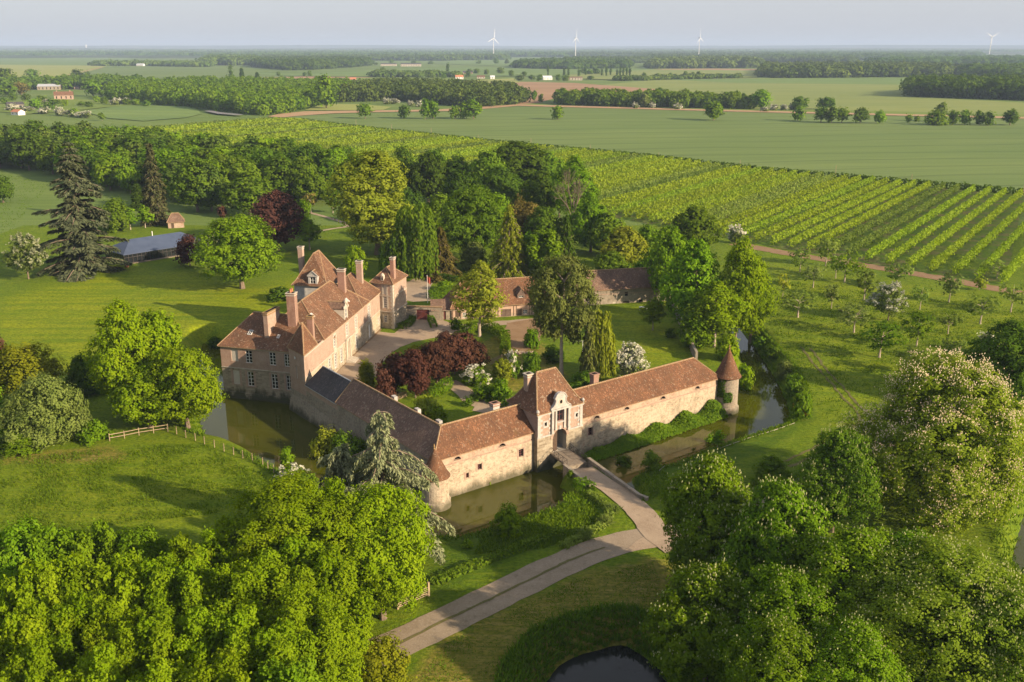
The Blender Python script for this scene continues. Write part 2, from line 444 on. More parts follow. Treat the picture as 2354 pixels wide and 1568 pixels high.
def grass_ground():
    t = NT('grass'); p = t.pos()
    at_ = t.n('ShaderNodeVertexColor'); at_.layer_name = 'gm'
    sp = t.n('ShaderNodeSeparateColor'); t.l(at_.outputs[0], sp.inputs[0])
    big = t.noise(p, 0.045, 5, 0.6); mid = t.noise(p, 0.35, 5, 0.65); fine = t.noise(t.mapping(p, (1.0, 1.5, 1.0)), 1.7, 6, 0.75)
    col = t.ramp(big, [(0.3, (0.0854, 0.141, 0.005)), (0.7, (0.128, 0.192, 0.006))])
    col = t.mix(t.ramp(mid, [(0.42, 0.0), (0.7, 0.75)]), col, (0.152, 0.203, 0.011))
    mown = t.ramp(t.math('ADD', t.math('MULTIPLY', t.noise(t.mapping(p, (0.06, 1.0, 1), (0, 0, 0.42)), 0.45, 4, 0.6), 0.65), t.math('MULTIPLY', t.noise(p, 0.12, 4, 0.65), 0.35)), [(0.4, (0.134, 0.198, 0.005)), (0.58, (0.232, 0.266, 0.007))])
    col = t.mix(sp.outputs[2], col, mown)
    dry = t.ramp(t.noise(t.mapping(p, (0.22, 1.5, 1), (0, 0, 0.62)), 1.0, 6, 0.75), [(0.32, (0.104, 0.119, 0.012)), (0.5, (0.201, 0.175, 0.028)), (0.68, (0.305, 0.226, 0.075))])
    dm = t.ramp(t.math('ADD', sp.outputs[0], t.math('MULTIPLY', t.math('SUBTRACT', mid, 0.5), 1.2)), [(0.3, 0.0), (0.7, 1.0)])
    col = t.mix(dm, col, dry)
    col = t.mix(t.ramp(t.math('ADD', sp.outputs[1], t.math('MULTIPLY', t.math('SUBTRACT', mid, 0.5), 0.8)), [(0.35, 0.0), (0.65, 1.0)]), col, (0.0732, 0.127, 0.006))
    col = t.mix(t.ramp(fine, [(0.36, 0.75), (0.58, 0.0)]), col, (0.0342, 0.0701, 0.003))
    col = t.mix(t.ramp(t.noise(t.mapping(p, (0.35, 1.4, 1), (0, 0, -0.45)), 0.8, 5, 0.75), [(0.5, 0.0), (0.72, 0.5)]), col, (0.195, 0.215, 0.012))
    yf = t.math('MULTIPLY', t.ramp(t.voro(p, 1.1), [(0.0, 1.0), (0.12, 0.0)]), t.ramp(t.noise(p, 0.1, 3), [(0.56, 0.0), (0.66, 0.7)]))
    col = t.mix(yf, col, (0.415, 0.305, 0.02))
    return t.finish(col, 0.9, t.bump(t.math('ADD', fine, t.math('MULTIPLY', mid, 1.5)), 0.9, 0.35), 0.1)
M['grass'] = grass_ground()
def crop_mat(name, c1, c2, ang, stripe=0.08, lines=True, line_col=None):
    t = NT(name); p = t.pos(); q = t.mapping(p, (1, 1, 1), (0, 0, ang))
    f = t.noise(t.mapping(q, (0.25, 1.0, 1)), 0.012, 5, 0.6)
    col = t.ramp(f, [(0.3, c1), (0.7, c2)])
    col = t.mix(t.ramp(t.noise(t.mapping(q, (0.05, 1.0, 1)), 0.35, 3), [(0.4, 0.0), (0.7, 0.4)]), col, tuple(0.72 * x for x in c1))
    if lines:
        w = t.n('ShaderNodeTexWave', wave_type='BANDS', bands_direction='Y'); t.l(q, w.inputs['Vector'])
        w.inputs['Scale'].default_value = 0.0085; w.inputs['Distortion'].default_value = 2.5; w.inputs['Detail'].default_value = 1.0
        col = t.mix(t.ramp(w.outputs['Fac'], [(0.93, 0.0), (0.99, 0.3)]), col, line_col or tuple(0.45 * x for x in c1))
    return t.finish(col, 0.95, t.bump(t.noise(p, 1.2, 3), 0.6, 0.4), 0.08)
M['wheat'] = crop_mat('blue-green wheat', (0.105, 0.158, 0.045), (0.15, 0.2, 0.06), math.radians(-8))
M['wheat2'] = crop_mat('far wheat', (0.11, 0.175, 0.05), (0.16, 0.225, 0.06), math.radians(12))
M['barley'] = crop_mat('pale green barley', (0.156, 0.198, 0.054), (0.222, 0.246, 0.072), math.radians(-3), lines=False)
M['pasture'] = crop_mat('pasture', (0.117, 0.176, 0.0325), (0.169, 0.215, 0.039), 0.3, lines=False)
M['rape'] = crop_mat('pale yellow-green crop', (0.21, 0.242, 0.063), (0.273, 0.284, 0.0788), 0.2, lines=False)
M['plough'] = crop_mat('ploughed tan earth', (0.272, 0.17, 0.0935), (0.34, 0.221, 0.128), 0.15)
M['farland'] = crop_mat('far farmland', (0.09, 0.145, 0.03), (0.15, 0.2, 0.05), 0.0, lines=False)

def leaf_mat(name, c1, c2, tr=0.38, vary=0.22, hue=0.018, rough=0.6):
    t = NT(name)
    a = t.n('ShaderNodeAttribute'); a.attribute_name = 'rnd'
    oi = t.n('ShaderNodeObjectInfo')
    col = t.mix(a.outputs['Fac'], c1, c2)
    hs = t.n('ShaderNodeHueSaturation'); t.l(col, hs.inputs['Color'])
    t.l(t.math('ADD', t.math('MULTIPLY', oi.outputs['Random'], 2 * vary), 1 - vary), hs.inputs['Value'])
    t.l(t.math('ADD', t.math('MULTIPLY', t.math('FRACT', t.math('MULTIPLY', oi.outputs['Random'], 7.31)), hue), 0.5 - hue / 2), hs.inputs['Hue'])
    d = t.n('ShaderNodeBsdfDiffuse'); t.l(hs.outputs[0], d.inputs[0])
    tl = t.n('ShaderNodeBsdfTranslucent')
    hs2 = t.n('ShaderNodeHueSaturation'); t.l(hs.outputs[0], hs2.inputs['Color']); hs2.inputs['Saturation'].default_value = 1.1; hs2.inputs['Value'].default_value = 1.25
    t.l(hs2.outputs[0], tl.inputs[0])
    mx = t.n('ShaderNodeMixShader'); mx.inputs[0].default_value = tr; t.l(d.outputs[0], mx.inputs[1]); t.l(tl.outputs[0], mx.inputs[2])
    t.l(mx.outputs[0], t.out.inputs[0])
    return t.m
L = {}
L['bright'] = leaf_mat('bright yellow-green leaves', (0.12, 0.205, 0.004), (0.22, 0.3, 0.010), 0.38, 0.14, 0.012)
L['green'] = leaf_mat('fresh green leaves', (0.085, 0.172, 0.005), (0.16, 0.25, 0.012), 0.3, 0.2, 0.018)
L['mid'] = leaf_mat('mid green leaves', (0.07, 0.138, 0.007), (0.135, 0.205, 0.017))
L['dark'] = leaf_mat('dark green leaves', (0.046, 0.095, 0.008), (0.09, 0.148, 0.014))
L['olive'] = leaf_mat('yellow-green leaves', (0.16, 0.205, 0.012), (0.25, 0.285, 0.03))
L['gold'] = leaf_mat('golden conifer foliage', (0.125, 0.15, 0.008), (0.2, 0.215, 0.012))
L['willow'] = leaf_mat('grey-green leaves', (0.108, 0.152, 0.028), (0.18, 0.225, 0.058))
L['cedar'] = leaf_mat('grey-green cedar needles', (0.15, 0.178, 0.085), (0.25, 0.272, 0.145), 0.15)
L['cedardark'] = leaf_mat('dull grey-green cedar needles', (0.075, 0.092, 0.045), (0.135, 0.15, 0.078), 0.15)
L['pine'] = leaf_mat('pine needles', (0.085, 0.11, 0.022), (0.155, 0.175, 0.042), 0.15)
L['spruce'] = leaf_mat('dark spruce needles', (0.0473, 0.0607, 0.0216), (0.101, 0.101, 0.0405), 0.1)
L['purple'] = leaf_mat('copper purple leaves', (0.05, 0.022, 0.016), (0.105, 0.05, 0.03), 0.25)
L['brown'] = leaf_mat('bronze young leaves', (0.115, 0.105, 0.02), (0.18, 0.15, 0.035), 0.3)
L['apple'] = leaf_mat('apple leaves', (0.105, 0.165, 0.02), (0.19, 0.25, 0.05))
L['row'] = leaf_mat('orchard row leaves', (0.155, 0.235, 0.012), (0.25, 0.325, 0.03), 0.35, 0.1, 0.02)
L['hedge'] = leaf_mat('hedge leaves', (0.07, 0.145, 0.006), (0.14, 0.21, 0.012))
L['wood'] = leaf_mat('woodland leaves', (0.052, 0.095, 0.014), (0.12, 0.17, 0.026), 0.25, 0.15)
L['fen'] = leaf_mat('long bank grass', (0.06, 0.12, 0.006), (0.12, 0.19, 0.012), 0.3)
L['dull'] = leaf_mat('fading pale blossom', (0.17, 0.19, 0.1), (0.27, 0.28, 0.17), 0.2, 0.1, 0.0)
L['candle'] = leaf_mat('cream chestnut candles', (0.38, 0.4, 0.17), (0.52, 0.52, 0.27), 0.4, 0.05, 0.0)
L['yellow'] = leaf_mat('golden young leaves', (0.155, 0.19, 0.012), (0.24, 0.275, 0.03), 0.38, 0.1, 0.008)
L['chest'] = leaf_mat('chestnut leaves', (0.105, 0.168, 0.010), (0.185, 0.25, 0.024))
L['blossom'] = leaf_mat('creamy blossom', (0.46, 0.45, 0.33), (0.62, 0.6, 0.5), 0.3, 0.05, 0.0)
L['pink'] = leaf_mat('cream pink chestnut candles', (0.66, 0.54, 0.36), (0.82, 0.72, 0.54), 0.4, 0.05, 0.0)
L['beech'] = leaf_mat('copper beech leaves', (0.045, 0.02, 0.016), (0.085, 0.042, 0.03), 0.2)
L['may'] = leaf_mat('far may blossom', (0.27, 0.28, 0.2), (0.4, 0.4, 0.31), 0.2, 0.1, 0.0)
L['gorse'] = leaf_mat('orange-yellow broom', (0.5, 0.26, 0.01), (0.65, 0.38, 0.02), 0.2, 0.1, 0.0)
M['bark'] = mottled('grey-brown bark', (0.12, 0.09, 0.065), (0.2, 0.155, 0.115), 3, 0.95, 0.1, 0.5)
M['palebark'] = mottled('pale bark', (0.26, 0.21, 0.16), (0.38, 0.32, 0.25), 3, 0.95, 0.1, 0.5)

# ------------------------------------------------------------------ the setting: terrain with the moat, water, paths, fields
WZ = -2.5
def gw(px, py): return at(px, py, WZ).xy
def g0(px, py): return at(px, py).xy
# wall lines of the moated court (world metres)
KX, KY = -11.1, 124.6                              # outer corner of the two wings
FU = Vector((0.8012, 0.5984)); FN = Vector((0.5984, -0.8012))       # front wall: along, outward
LU = Vector((-0.6045, 0.7966)); LN = Vector((-0.7966, -0.6045))     # left wall: along (from the corner to the manor), outward
K = Vector((KX, KY))
def front(u, d=0.0): p = K + FU * u + FN * d; return (p.x, p.y)
def left(u, d=0.0): p = K + LU * u + LN * d; return (p.x, p.y)

dv0 = Vector(front(22.37, 0.9)); dvd = (at(1412, 1132).xy - dv0).normalized(); dvn = Vector((-dvd.y, dvd.x)); BLN = 5.6   # gate axis
def cw_(d, n): return tuple(dv0 + dvd * d + dvn * n)
MOAT = [tuple(gw(*p)) for p in smooth_line([(470, 790), (462, 870), (464, 930), (480, 1000), (560, 1026), (640, 1076), (700, 1116), (800, 1190), (900, 1245), (1000, 1240), (1055, 1243), (1110, 1226), (1160, 1210), (1240, 1184), (1300, 1158)], 4)]
MOAT += [cw_(BLN + 9.0, -4.6), cw_(BLN + 6.5, -2.9), cw_(BLN + 1.0, -2.9), cw_(BLN + 1.0, 2.9), cw_(BLN + 8.0, 2.9), cw_(BLN + 13.5, 3.6)]
MOAT += [tuple(gw(*p)) for p in smooth_line([(1440, 1094), (1500, 1085), (1545, 1070), (1600, 1047), (1700, 1014), (1770, 988), (1803, 962), (1798, 920), (1775, 870), (1750, 830), (1722, 790), (1700, 765), (1690, 735), (1672, 735), (1690, 770), (1704, 810), (1710, 850), (1700, 890)], 4)]
MOAT += [front(61, -3.0), front(2.5, -3.0), left(3, -3.0), left(44, -3.5), (-38.5, 168.0), (-49.5, 171.0), (-50.5, 186.0)]
POND = [tuple(gw(*p)) for p in smooth_line([(1215, 1620), (1250, 1555), (1285, 1518), (1350, 1492), (1430, 1478), (1480, 1500), (1530, 1540), (1560, 1600), (1600, 1720), (1400, 1850), (1220, 1780)], 4, True)]
SIDEPOND = [tuple(gw(*p)) for p in smooth_line([(2375, 1130), (2350, 1200), (2330, 1290), (2360, 1345), (2450, 1400), (2600, 1300), (2600, 1120), (2450, 1090)], 4, True)]

X0, X1, Y0, Y1, RES = -170.0, 170.0, 44.0, 330.0, 0.85
nx = int((X1 - X0) / RES) + 1; ny = int((Y1 - Y0) / RES) + 1
gx = np.linspace(X0, X1, nx); gy = np.linspace(Y0, Y1, ny)
GX, GY = np.meshgrid(gx, gy)
P2 = np.stack([GX.ravel(), GY.ravel()], 1)
GZ = gz_np(P2[:, 1])
def dig(poly, depth, slope, shift):
    global GZ
    pa = np.asarray(poly)
    lo = pa.min(0) - 6; hi = pa.max(0) + 6
    sel = np.where((P2[:, 0] > lo[0]) & (P2[:, 0] < hi[0]) & (P2[:, 1] > lo[1]) & (P2[:, 1] < hi[1]))[0]
    s = poly_sd(P2[sel], poly)
    wob = 0.5 * np.sin(P2[sel, 0] * 0.9 + 1.3 * np.sin(P2[sel, 1] * 0.7)) * np.cos(P2[sel, 1] * 0.8)
    if np.ndim(shift): shift, slope = shift[sel], slope[sel]
    GZ[sel] -= (depth + GZ[sel]) * smooth01((s + shift + 0.35 * wob) / slope)
caus_d = sd_line(P2, [cw_(0, 0), cw_(BLN + 20, 0)])
softbank = smooth01((caus_d - 4.6) / 4.5)
dig(MOAT, 3.6, 1.4 + 3.6 * softbank, 0.6 + 3.3 * softbank)
dig(POND, 3.6, 5.6, 3.0)
dig(SIDEPOND, 3.4, 3.0, 2.1)
bump_ = np.array([mnoise.noise((x * 0.06, y * 0.06, 0.0)) for x, y in P2[::1]]) if False else 0.12 * np.sin(P2[:, 0] * 0.13 + np.sin(P2[:, 1] * 0.1)) * np.sin(P2[:, 1] * 0.11)
edge = np.minimum.reduce([P2[:, 0] - X0, X1 - P2[:, 0], P2[:, 1] - Y0, Y1 - P2[:, 1]])
GZ += bump_ * np.clip(edge / 20, 0, 1) * 0.6
def masks(polys, soft):
    out = np.zeros(len(P2))
    for pl in polys:
        out = np.maximum(out, smooth01((poly_sd(P2, pl) + soft) / (2 * soft)))
    return out
gpoly = lambda pts: [tuple(g0(*p)) for p in pts]
dry = masks([gpoly([(930, 1568), (1000, 1480), (1150, 1400), (1330, 1320), (1480, 1285), (1560, 1290), (1540, 1440), (1430, 1460), (1330, 1475), (1260, 1510), (1200, 1640), (900, 1700)])], 3.0)
dry = np.maximum(dry, 0.75 * masks([gpoly([(1080, 800), (1200, 740), (1260, 800), (1330, 900), (1250, 910), (1160, 900), (1120, 850)]), gpoly([(0, 1045), (250, 1020), (300, 1040), (280, 1062), (0, 1068)])], 2.0))
rough = 0.85 * masks([gpoly([(1000, 1245), (1110, 1226), (1240, 1184), (1345, 1140), (1400, 1180), (1340, 1230), (1250, 1260), (1000, 1375), (960, 1330)]), gpoly([(1240, 1600), (1285, 1500), (1370, 1462), (1480, 1455), (1560, 1510), (1620, 1600)]), gpoly([(1400, 1085), (1700, 1010), (1810, 965), (1760, 850), (1850, 880), (1880, 960), (1760, 1040), (1480, 1110)])], 2.5)
mown = masks([gpoly([(0, 690), (200, 640), (300, 618), (420, 625), (560, 665), (690, 640), (650, 730), (500, 780), (480, 830), (0, 860), (-60, 760)]), gpoly([(1400, 720), (1530, 700), (1580, 820), (1400, 860)])], 6.0)
mown = np.maximum(mown, 0.55 * masks([gpoly([(1740, 600), (2400, 700), (2400, 1000), (1900, 1000), (1780, 800)]), gpoly([(0, 1080), (300, 1030), (480, 1010), (640, 1100), (420, 1240), (0, 1200)])], 8.0))
def grid_mesh(name, keep=None):
    me = bpy.data.meshes.new(name)
    co = np.stack([P2[:, 0], P2[:, 1], GZ], 1).astype(np.float32)
    idx = np.arange(nx * ny).reshape(ny, nx)
    q = np.stack([idx[:-1, :-1], idx[:-1, 1:], idx[1:, 1:], idx[1:, :-1]], -1).reshape(-1, 4).astype(np.int32)
    me.vertices.add(len(co)); me.vertices.foreach_set('co', co.reshape(-1))
    me.loops.add(q.size); me.loops.foreach_set('vertex_index', q.reshape(-1))
    me.polygons.add(len(q)); me.polygons.foreach_set('loop_start', np.arange(0, q.size, 4, dtype=np.int32))
    me.polygons.foreach_set('use_smooth', np.ones(len(q), dtype=bool))
    ca = me.color_attributes.new('gm', 'FLOAT_COLOR', 'POINT')
    ca.data.foreach_set('color', np.stack([dry, rough, mown, np.ones(len(co))], 1).astype(np.float32).reshape(-1))
    me.update(calc_edges=True)
    return me
gme = grid_mesh('ground')
gme.materials.append(M['grass'])
ground = tag(link('ground', gme), kind='structure')
def ground_z(x, y):
    i = int(round((x - X0) / RES)); j = int(round((y - Y0) / RES))
    if 0 <= i < nx and 0 <= j < ny: return float(GZ[j * nx + i])
    return gz(x, y)

# far land: a frame round the near grid, out to beyond the horizon
mb = MB()
R = 24000.0
zf = lambda y: gz(0, y)
ys = [-300.0, Y0, 150, 160, 170, 180, 188, Y1]
mb.poly([(-R, -300, 0), (R, -300, 0), (R, Y0, 0), (-R, Y0, 0)])
for a, b in zip(ys[1:-1], ys[2:]):
    mb.poly([(-R, a, zf(a)), (X0, a, zf(a)), (X0, b, zf(b)), (-R, b, zf(b))])
    mb.poly([(X1, a, zf(a)), (R, a, zf(a)), (R, b, zf(b)), (X1, b, zf(b))])
mb.poly([(-R, Y1, 0.8), (X0, Y1, 0.8), (X1, Y1, 0.8), (R, Y1, 0.8), (R, R, 0.8), (-R, R, 0.8)])
tag(mb.build('land', M['farland']), kind='structure')

# water
mb = MB(); pa = np.asarray(MOAT)
mb.poly([(pa[:, 0].min() - 4, pa[:, 1].min() - 4, WZ), (pa[:, 0].max() + 4, pa[:, 1].min() - 4, WZ), (pa[:, 0].max() + 4, pa[:, 1].max() + 3, WZ), (pa[:, 0].min() - 4, pa[:, 1].max() + 3, WZ)])
tag(mb.build('moat_water', M['water']), kind='structure')
for nm, pl in (('pond_water', POND), ('side_pond_water', SIDEPOND)):
    mb = MB(); pa = np.asarray(pl)
    mb.poly([(pa[:, 0].min() - 3, pa[:, 1].min() - 3, WZ), (pa[:, 0].max() + 3, pa[:, 1].min() - 3, WZ), (pa[:, 0].max() + 3, pa[:, 1].max() + 3, WZ), (pa[:, 0].min() - 3, pa[:, 1].max() + 3, WZ)])
    tag(mb.build(nm, M['pond'] if nm == 'pond_water' else M['water']), kind='structure')

def sheet(name, poly, mat, off=0.03, jit=0.35, res=1.2, kind='structure'):
    """a thin ground sheet draped on the terrain, with an uneven edge"""
    rng = random.Random(hash(name) % 1000 if False else sum(map(ord, name)))
    pts = []
    n = len(poly)
    for i in range(n):
        a, b = Vector(poly[i]), Vector(poly[(i + 1) % n])
        k = max(1, int((b - a).length / res))
        for j in range(k):
            p = a.lerp(b, j / k)
            w = mnoise.noise_vector((p.x * 0.45, p.y * 0.45, 3.1)) * jit + mnoise.noise_vector((p.x * 1.7, p.y * 1.7, 9.1)) * jit * 0.5
            pts.append(Vector((p.x + w.x, p.y + w.y)))
    m = len(pts)
    pa = np.array([tuple(p) for p in pts])
    step = res * 1.3
    xs = np.arange(pa[:, 0].min(), pa[:, 0].max(), step); yy = np.arange(pa[:, 1].min(), pa[:, 1].max(), step)
    Q = np.stack([a.ravel() for a in np.meshgrid(xs, yy)], 1)
    if len(Q):
        Q = Q[poly_sd(Q, pa) > 0.6 * res]
    allp = pts + [Vector(q) for q in Q]
    r = geometry.delaunay_2d_cdt(allp, [(i, (i + 1) % m) for i in range(m)], [], 1, 1e-4)
    mb = MB()
    mb.v = [(p.x, p.y, ground_z(p.x, p.y) + off) for p in r[0]]
    mb.f = [tuple(f) for f in r[2]]; mb.m = [0] * len(mb.f)
    o = mb.build(name, mat, None, True)
    return tag(o, kind=kind)

def ribbon(line, w0, w1=None):
    w1 = w0 if w1 is None else w1
    L_, R_ = [], []
    n = len(line)
    for i, p in enumerate(line):
        a = Vector(line[max(0, i - 1)]); b = Vector(line[min(n - 1, i + 1)])
        d = (b - a).normalized(); nn = Vector((-d.y, d.x))
        w = (w0 + (w1 - w0) * i / max(1, n - 1)) / 2
        L_.append(tuple(Vector(p) + nn * w)); R_.append(tuple(Vector(p) - nn * w))
    return L_ + R_[::-1]

gl_ = lambda pts, n=6, cl=False: smooth_line([tuple(g0(*p)) for p in pts], n, cl)
drive = [cw_(BLN + 0.1, 0), cw_(BLN + 3, 0), cw_(BLN + 6, 0)] + gl_([(1400, 1122), (1440, 1150), (1478, 1185), (1508, 1225), (1560, 1262)])
sheet('drive', ribbon(drive, 3.3, 4.2), M['gravel'], 0.1, 0.15)
road = gl_([(760, 1540), (915, 1480), (1030, 1425), (1160, 1362), (1290, 1298), (1390, 1258), (1490, 1235), (1600, 1222), (1730, 1190), (1850, 1120), (1960, 1050), (2050, 1000)])
sheet('road', ribbon(road, 5.0, 5.0), M['road'], 0.05, 0.22)
sheet('road_grass_strip', ribbon([tuple(Vector(p)) for p in road[5:31]], 0.42, 0.3), M['track'], 0.09, 0.25, 0.6)
sheet('road_fork', [tuple(g0(*p)) for p in [(1474, 1190), (1508, 1205), (1580, 1212), (1600, 1240), (1500, 1258), (1430, 1268), (1462, 1246), (1490, 1226)]], M['gravel'], 0.07, 0.4)
court = [(742, 868), (790, 838), (868, 762), (905, 766), (925, 752), (950, 728), (990, 726), (1040, 745), (1052, 752), (1040, 768), (1000, 776), (950, 786), (920, 798), (890, 818), (872, 842), (862, 868), (835, 885), (790, 890)]
sheet('courtyard_gravel', [tuple(g0(*p)) for p in court], M['gravel'], 0.03, 0.25)
sheet('barn_path', ribbon(gl_([(1035, 757), (1100, 748), (1160, 742), (1235, 735)]), 4.0, 3.0), M['gravel'], 0.05, 0.3)
sheet('barn_yard_earth', [tuple(g0(*p)) for p in [(1165, 742), (1230, 732), (1255, 745), (1240, 790), (1205, 812), (1178, 800), (1160, 765)]], M['dirt'], 0.07, 0.6)
sheet('garden_path', ribbon(gl_([(1030, 878), (1062, 898), (1095, 925), (1140, 936), (1190, 930), (1250, 915)]), 3.0, 5.0), M['gravel'], 0.04, 0.3)
sheet('garden_forecourt', [tuple(g0(*p)) for p in [(1085, 945), (1100, 920), (1180, 915), (1240, 905), (1290, 940), (1290, 1010), (1200, 950), (1120, 952)]], M['gravel'], 0.06, 0.3)
sheet('back_gravel', [tuple(g0(*p)) for p in [(930, 652), (958, 638), (1000, 640), (985, 668), (1000, 692), (950, 694), (932, 690)]], M['gravel'], 0.05, 0.3)
trk = gl_([(895, 560), (908, 590), (915, 620), (925, 650)])
for s in (-0.9, 0.9):
    sheet('wheel_track', ribbon([(p[0] + s, p[1]) for p in trk], 0.7), M['dirt'], 0.05, 0.2)
sheet('park_path', ribbon(gl_([(700, 486), (745, 498), (790, 512), (800, 520), (760, 527), (715, 535)]), 1.8), M['gravel'], 0.04, 0.15)
dirt_edge = gl_([(1690, 560), (1740, 570), (1850, 590), (2000, 612), (2160, 640), (2310, 668), (2420, 688)])
sheet('orchard_track', ribbon(dirt_edge, 6.0, 6.0), M['dirt'], 0.05, 0.8)
ft = gl_([(1800, 1070), (1880, 1035), (1960, 1000), (1990, 960), (1950, 915), (1900, 860), (1850, 800)])
for s in (-0.8, 0.8):
    sheet('field_track', ribbon([(p[0] + s, p[1] - s * 0.5) for p in ft], 0.5), M['track'], 0.045, 0.5, 0.8)
sheet('facade_step_border', ribbon([tuple(g0(*p)) for p in [(765, 858), (800, 825), (872, 757)]], 1.2), M['dirt'], 0.06, 0.1)

# fields of the plain, as sheets one above the other
ZF = [0.0]
def field(name, pts, mat, z=None):
    ZF[0] += 0.06
    h = 0.8 + (ZF[0] if z is None else z)
    mb = MB()
    mb.poly([tuple(at(px, py, h)) for px, py in pts][::-1])
    o = mb.build(name, mat)
    return tag(o, kind='structure')
field('wheat_field', [(640, 268), (860, 259), (1190, 243), (1640, 255), (2353, 270), (3100, 286), (3100, 520), (2353, 447), (1760, 395), (1480, 362), (1160, 332), (800, 292), (700, 277)], M['wheat'])
field('barley_field', [(1380, 196), (1480, 186), (1580, 181), (1740, 180), (2230, 178), (2120, 185), (2075, 205), (2090, 222), (2353, 236), (2800, 245), (2800, 275), (2353, 264), (1900, 256), (1640, 246), (1535, 212)], M['barley'])
field('blue_wheat_field', [(1500, 182), (1740, 181), (2250, 175), (2130, 184), (2080, 195), (1700, 191)], M['wheat2'])
field('pasture_strip', [(1880, 252), (2353, 264), (2800, 275), (2800, 286), (2353, 270), (1640, 255), (1200, 241), (1205, 238), (1640, 249)], M['pasture'])
field('ploughed_field', [(1010, 190), (1060, 186), (1150, 187), (1320, 191), (1510, 205), (1508, 212), (1400, 216), (1290, 222), (1240, 236), (1195, 241), (1150, 228), (1110, 210)], M['plough'])
field('mown_meadow', [(1090, 184), (1180, 180), (1195, 190), (1150, 192), (1080, 188)], M['rape'])
field('field_edge', [(615, 268), (640, 262), (700, 256), (860, 254), (1000, 252), (1190, 240), (1640, 252), (2353, 269), (3100, 284), (3100, 288), (2353, 273), (1640, 255.5), (1190, 243.5), (1060, 255), (860, 258), (760, 261), (690, 266), (650, 270)], M['tan'])
field('small_meadow', [(700, 253), (745, 239), (830, 240), (900, 246), (880, 253), (790, 254)], M['rape'])
field('round_wheat_field', [(190, 256), (255, 246), (345, 238), (420, 243), (455, 252), (462, 262), (430, 270), (330, 278), (250, 272)], M['wheat2'])
field('house_meadow', [(-80, 250), (-80, 236), (120, 228), (300, 231), (330, 240), (250, 246), (150, 256), (60, 262)], M['pasture'])
field('left_barley_field', [(-300, 178), (-300, 150), (0, 149), (200, 150), (245, 153), (215, 162), (130, 180), (0, 180)], M['rape'])
field('left_wheat_field', [(-300, 150), (-300, 136), (100, 134), (300, 133), (300, 137), (240, 151), (0, 149)], M['wheat2'])
field('middle_wheat_field', [(130, 184), (220, 164), (330, 153), (480, 155), (640, 172), (660, 178), (560, 184), (440, 181), (250, 182)], M['wheat'])
field('narrow_plough', [(600, 178), (700, 176), (800, 177), (860, 178), (800, 181), (640, 181)], M['plough'])
field('green_strip', [(620, 184), (800, 179), (1050, 178), (1050, 184), (850, 190), (660, 190)], M['pasture'])
field('cross_wheat_field', [(560, 168), (700, 170), (860, 162), (1010, 156), (1250, 155), (1300, 148), (1500, 160), (1440, 176), (1050, 175), (800, 176), (640, 174)], M['wheat2'])
field('upper_wheat_field', [(1000, 146), (1050, 137), (1200, 132), (1400, 134), (1450, 140), (1300, 150), (1150, 152)], M['wheat2'])
field('upper_barley_field', [(1420, 133), (1480, 131), (1480, 138), (1440, 140)], M['rape'])
field('far_pink_plough', [(1500, 159), (1640, 158), (1740, 159), (1740, 163), (1600, 164)], M['plough'])
field('poplar_field', [(1300, 172), (1500, 160), (1740, 162), (1740, 178), (1560, 181), (1430, 184), (1300, 180)], M['barley'])
field('far_right_field', [(1960, 142), (2040, 140), (2030, 150), (1980, 152)], M['wheat2'])
field('turbine_field', [(2230, 130), (2353, 127), (2600, 127), (2600, 136), (2300, 137)], M['rape'])
field('lane_left', ribbon([tuple(to_px((q.x, q.y, 0.8))[:2]) for q in [at(*p, 0.8) for p in [(108, 183), (160, 172), (210, 160), (235, 155)]]], 1.0), M['tan'])
# asphalt crossroads beyond the orchard
field('crossroads', [(468, 255), (485, 254), (505, 258), (560, 263.5), (548, 265), (500, 261.5)], mottled('worn asphalt', (0.16, 0.15, 0.15), (0.2, 0.19, 0.19), 0.2))
# low hills on the skyline
def hills():
    mb = MB(); rng = random.Random(4)
    for ring, (dist, h0, h1) in enumerate(((7000, 4, 14), (10500, 8, 34), (15000, 20, 75), (20000, 60, 120))):
        n = 160; prev = None
        for i in range(n + 1):
            a = math.radians(-50 + 100 * i / n)
            h = h0 + (h1 - h0) * (0.5 + 0.5 * mnoise.noise((i * 0.06, ring * 7.7, 0.4))) + 4 * mnoise.noise((i * 0.7, ring * 3.1, 2.2))
            r = dist + 500 * mnoise.noise((i * 0.11, ring, 5.0))
            s, c = math.sin(a), math.cos(a)
            cur = [(s * (r + e), c * (r + e), 0.5 + max(0, h) * k) for e, k in ((-900, 0), (-350, 0.8), (0, 1.0), (500, 0.8), (1200, 0.0))]
            if prev:
                for q in range(4): mb.poly([prev[q], cur[q], cur[q + 1], prev[q + 1]])
            prev = cur
    t = NT('distant wooded hills'); p = t.pos()
    col = t.ramp(t.noise(t.mapping(p, (1, 1, 1)), 0.0022, 6, 0.7), [(0.42, (0.035, 0.06, 0.015)), (0.55, (0.05, 0.075, 0.02)), (0.66, (0.12, 0.14, 0.05))])
    return tag(mb.build('hills', t.finish(col, 0.95, t.bump(t.noise(p, 0.05, 3), 1.0, 8.0), 0.05), None, True), kind='structure')
hills()

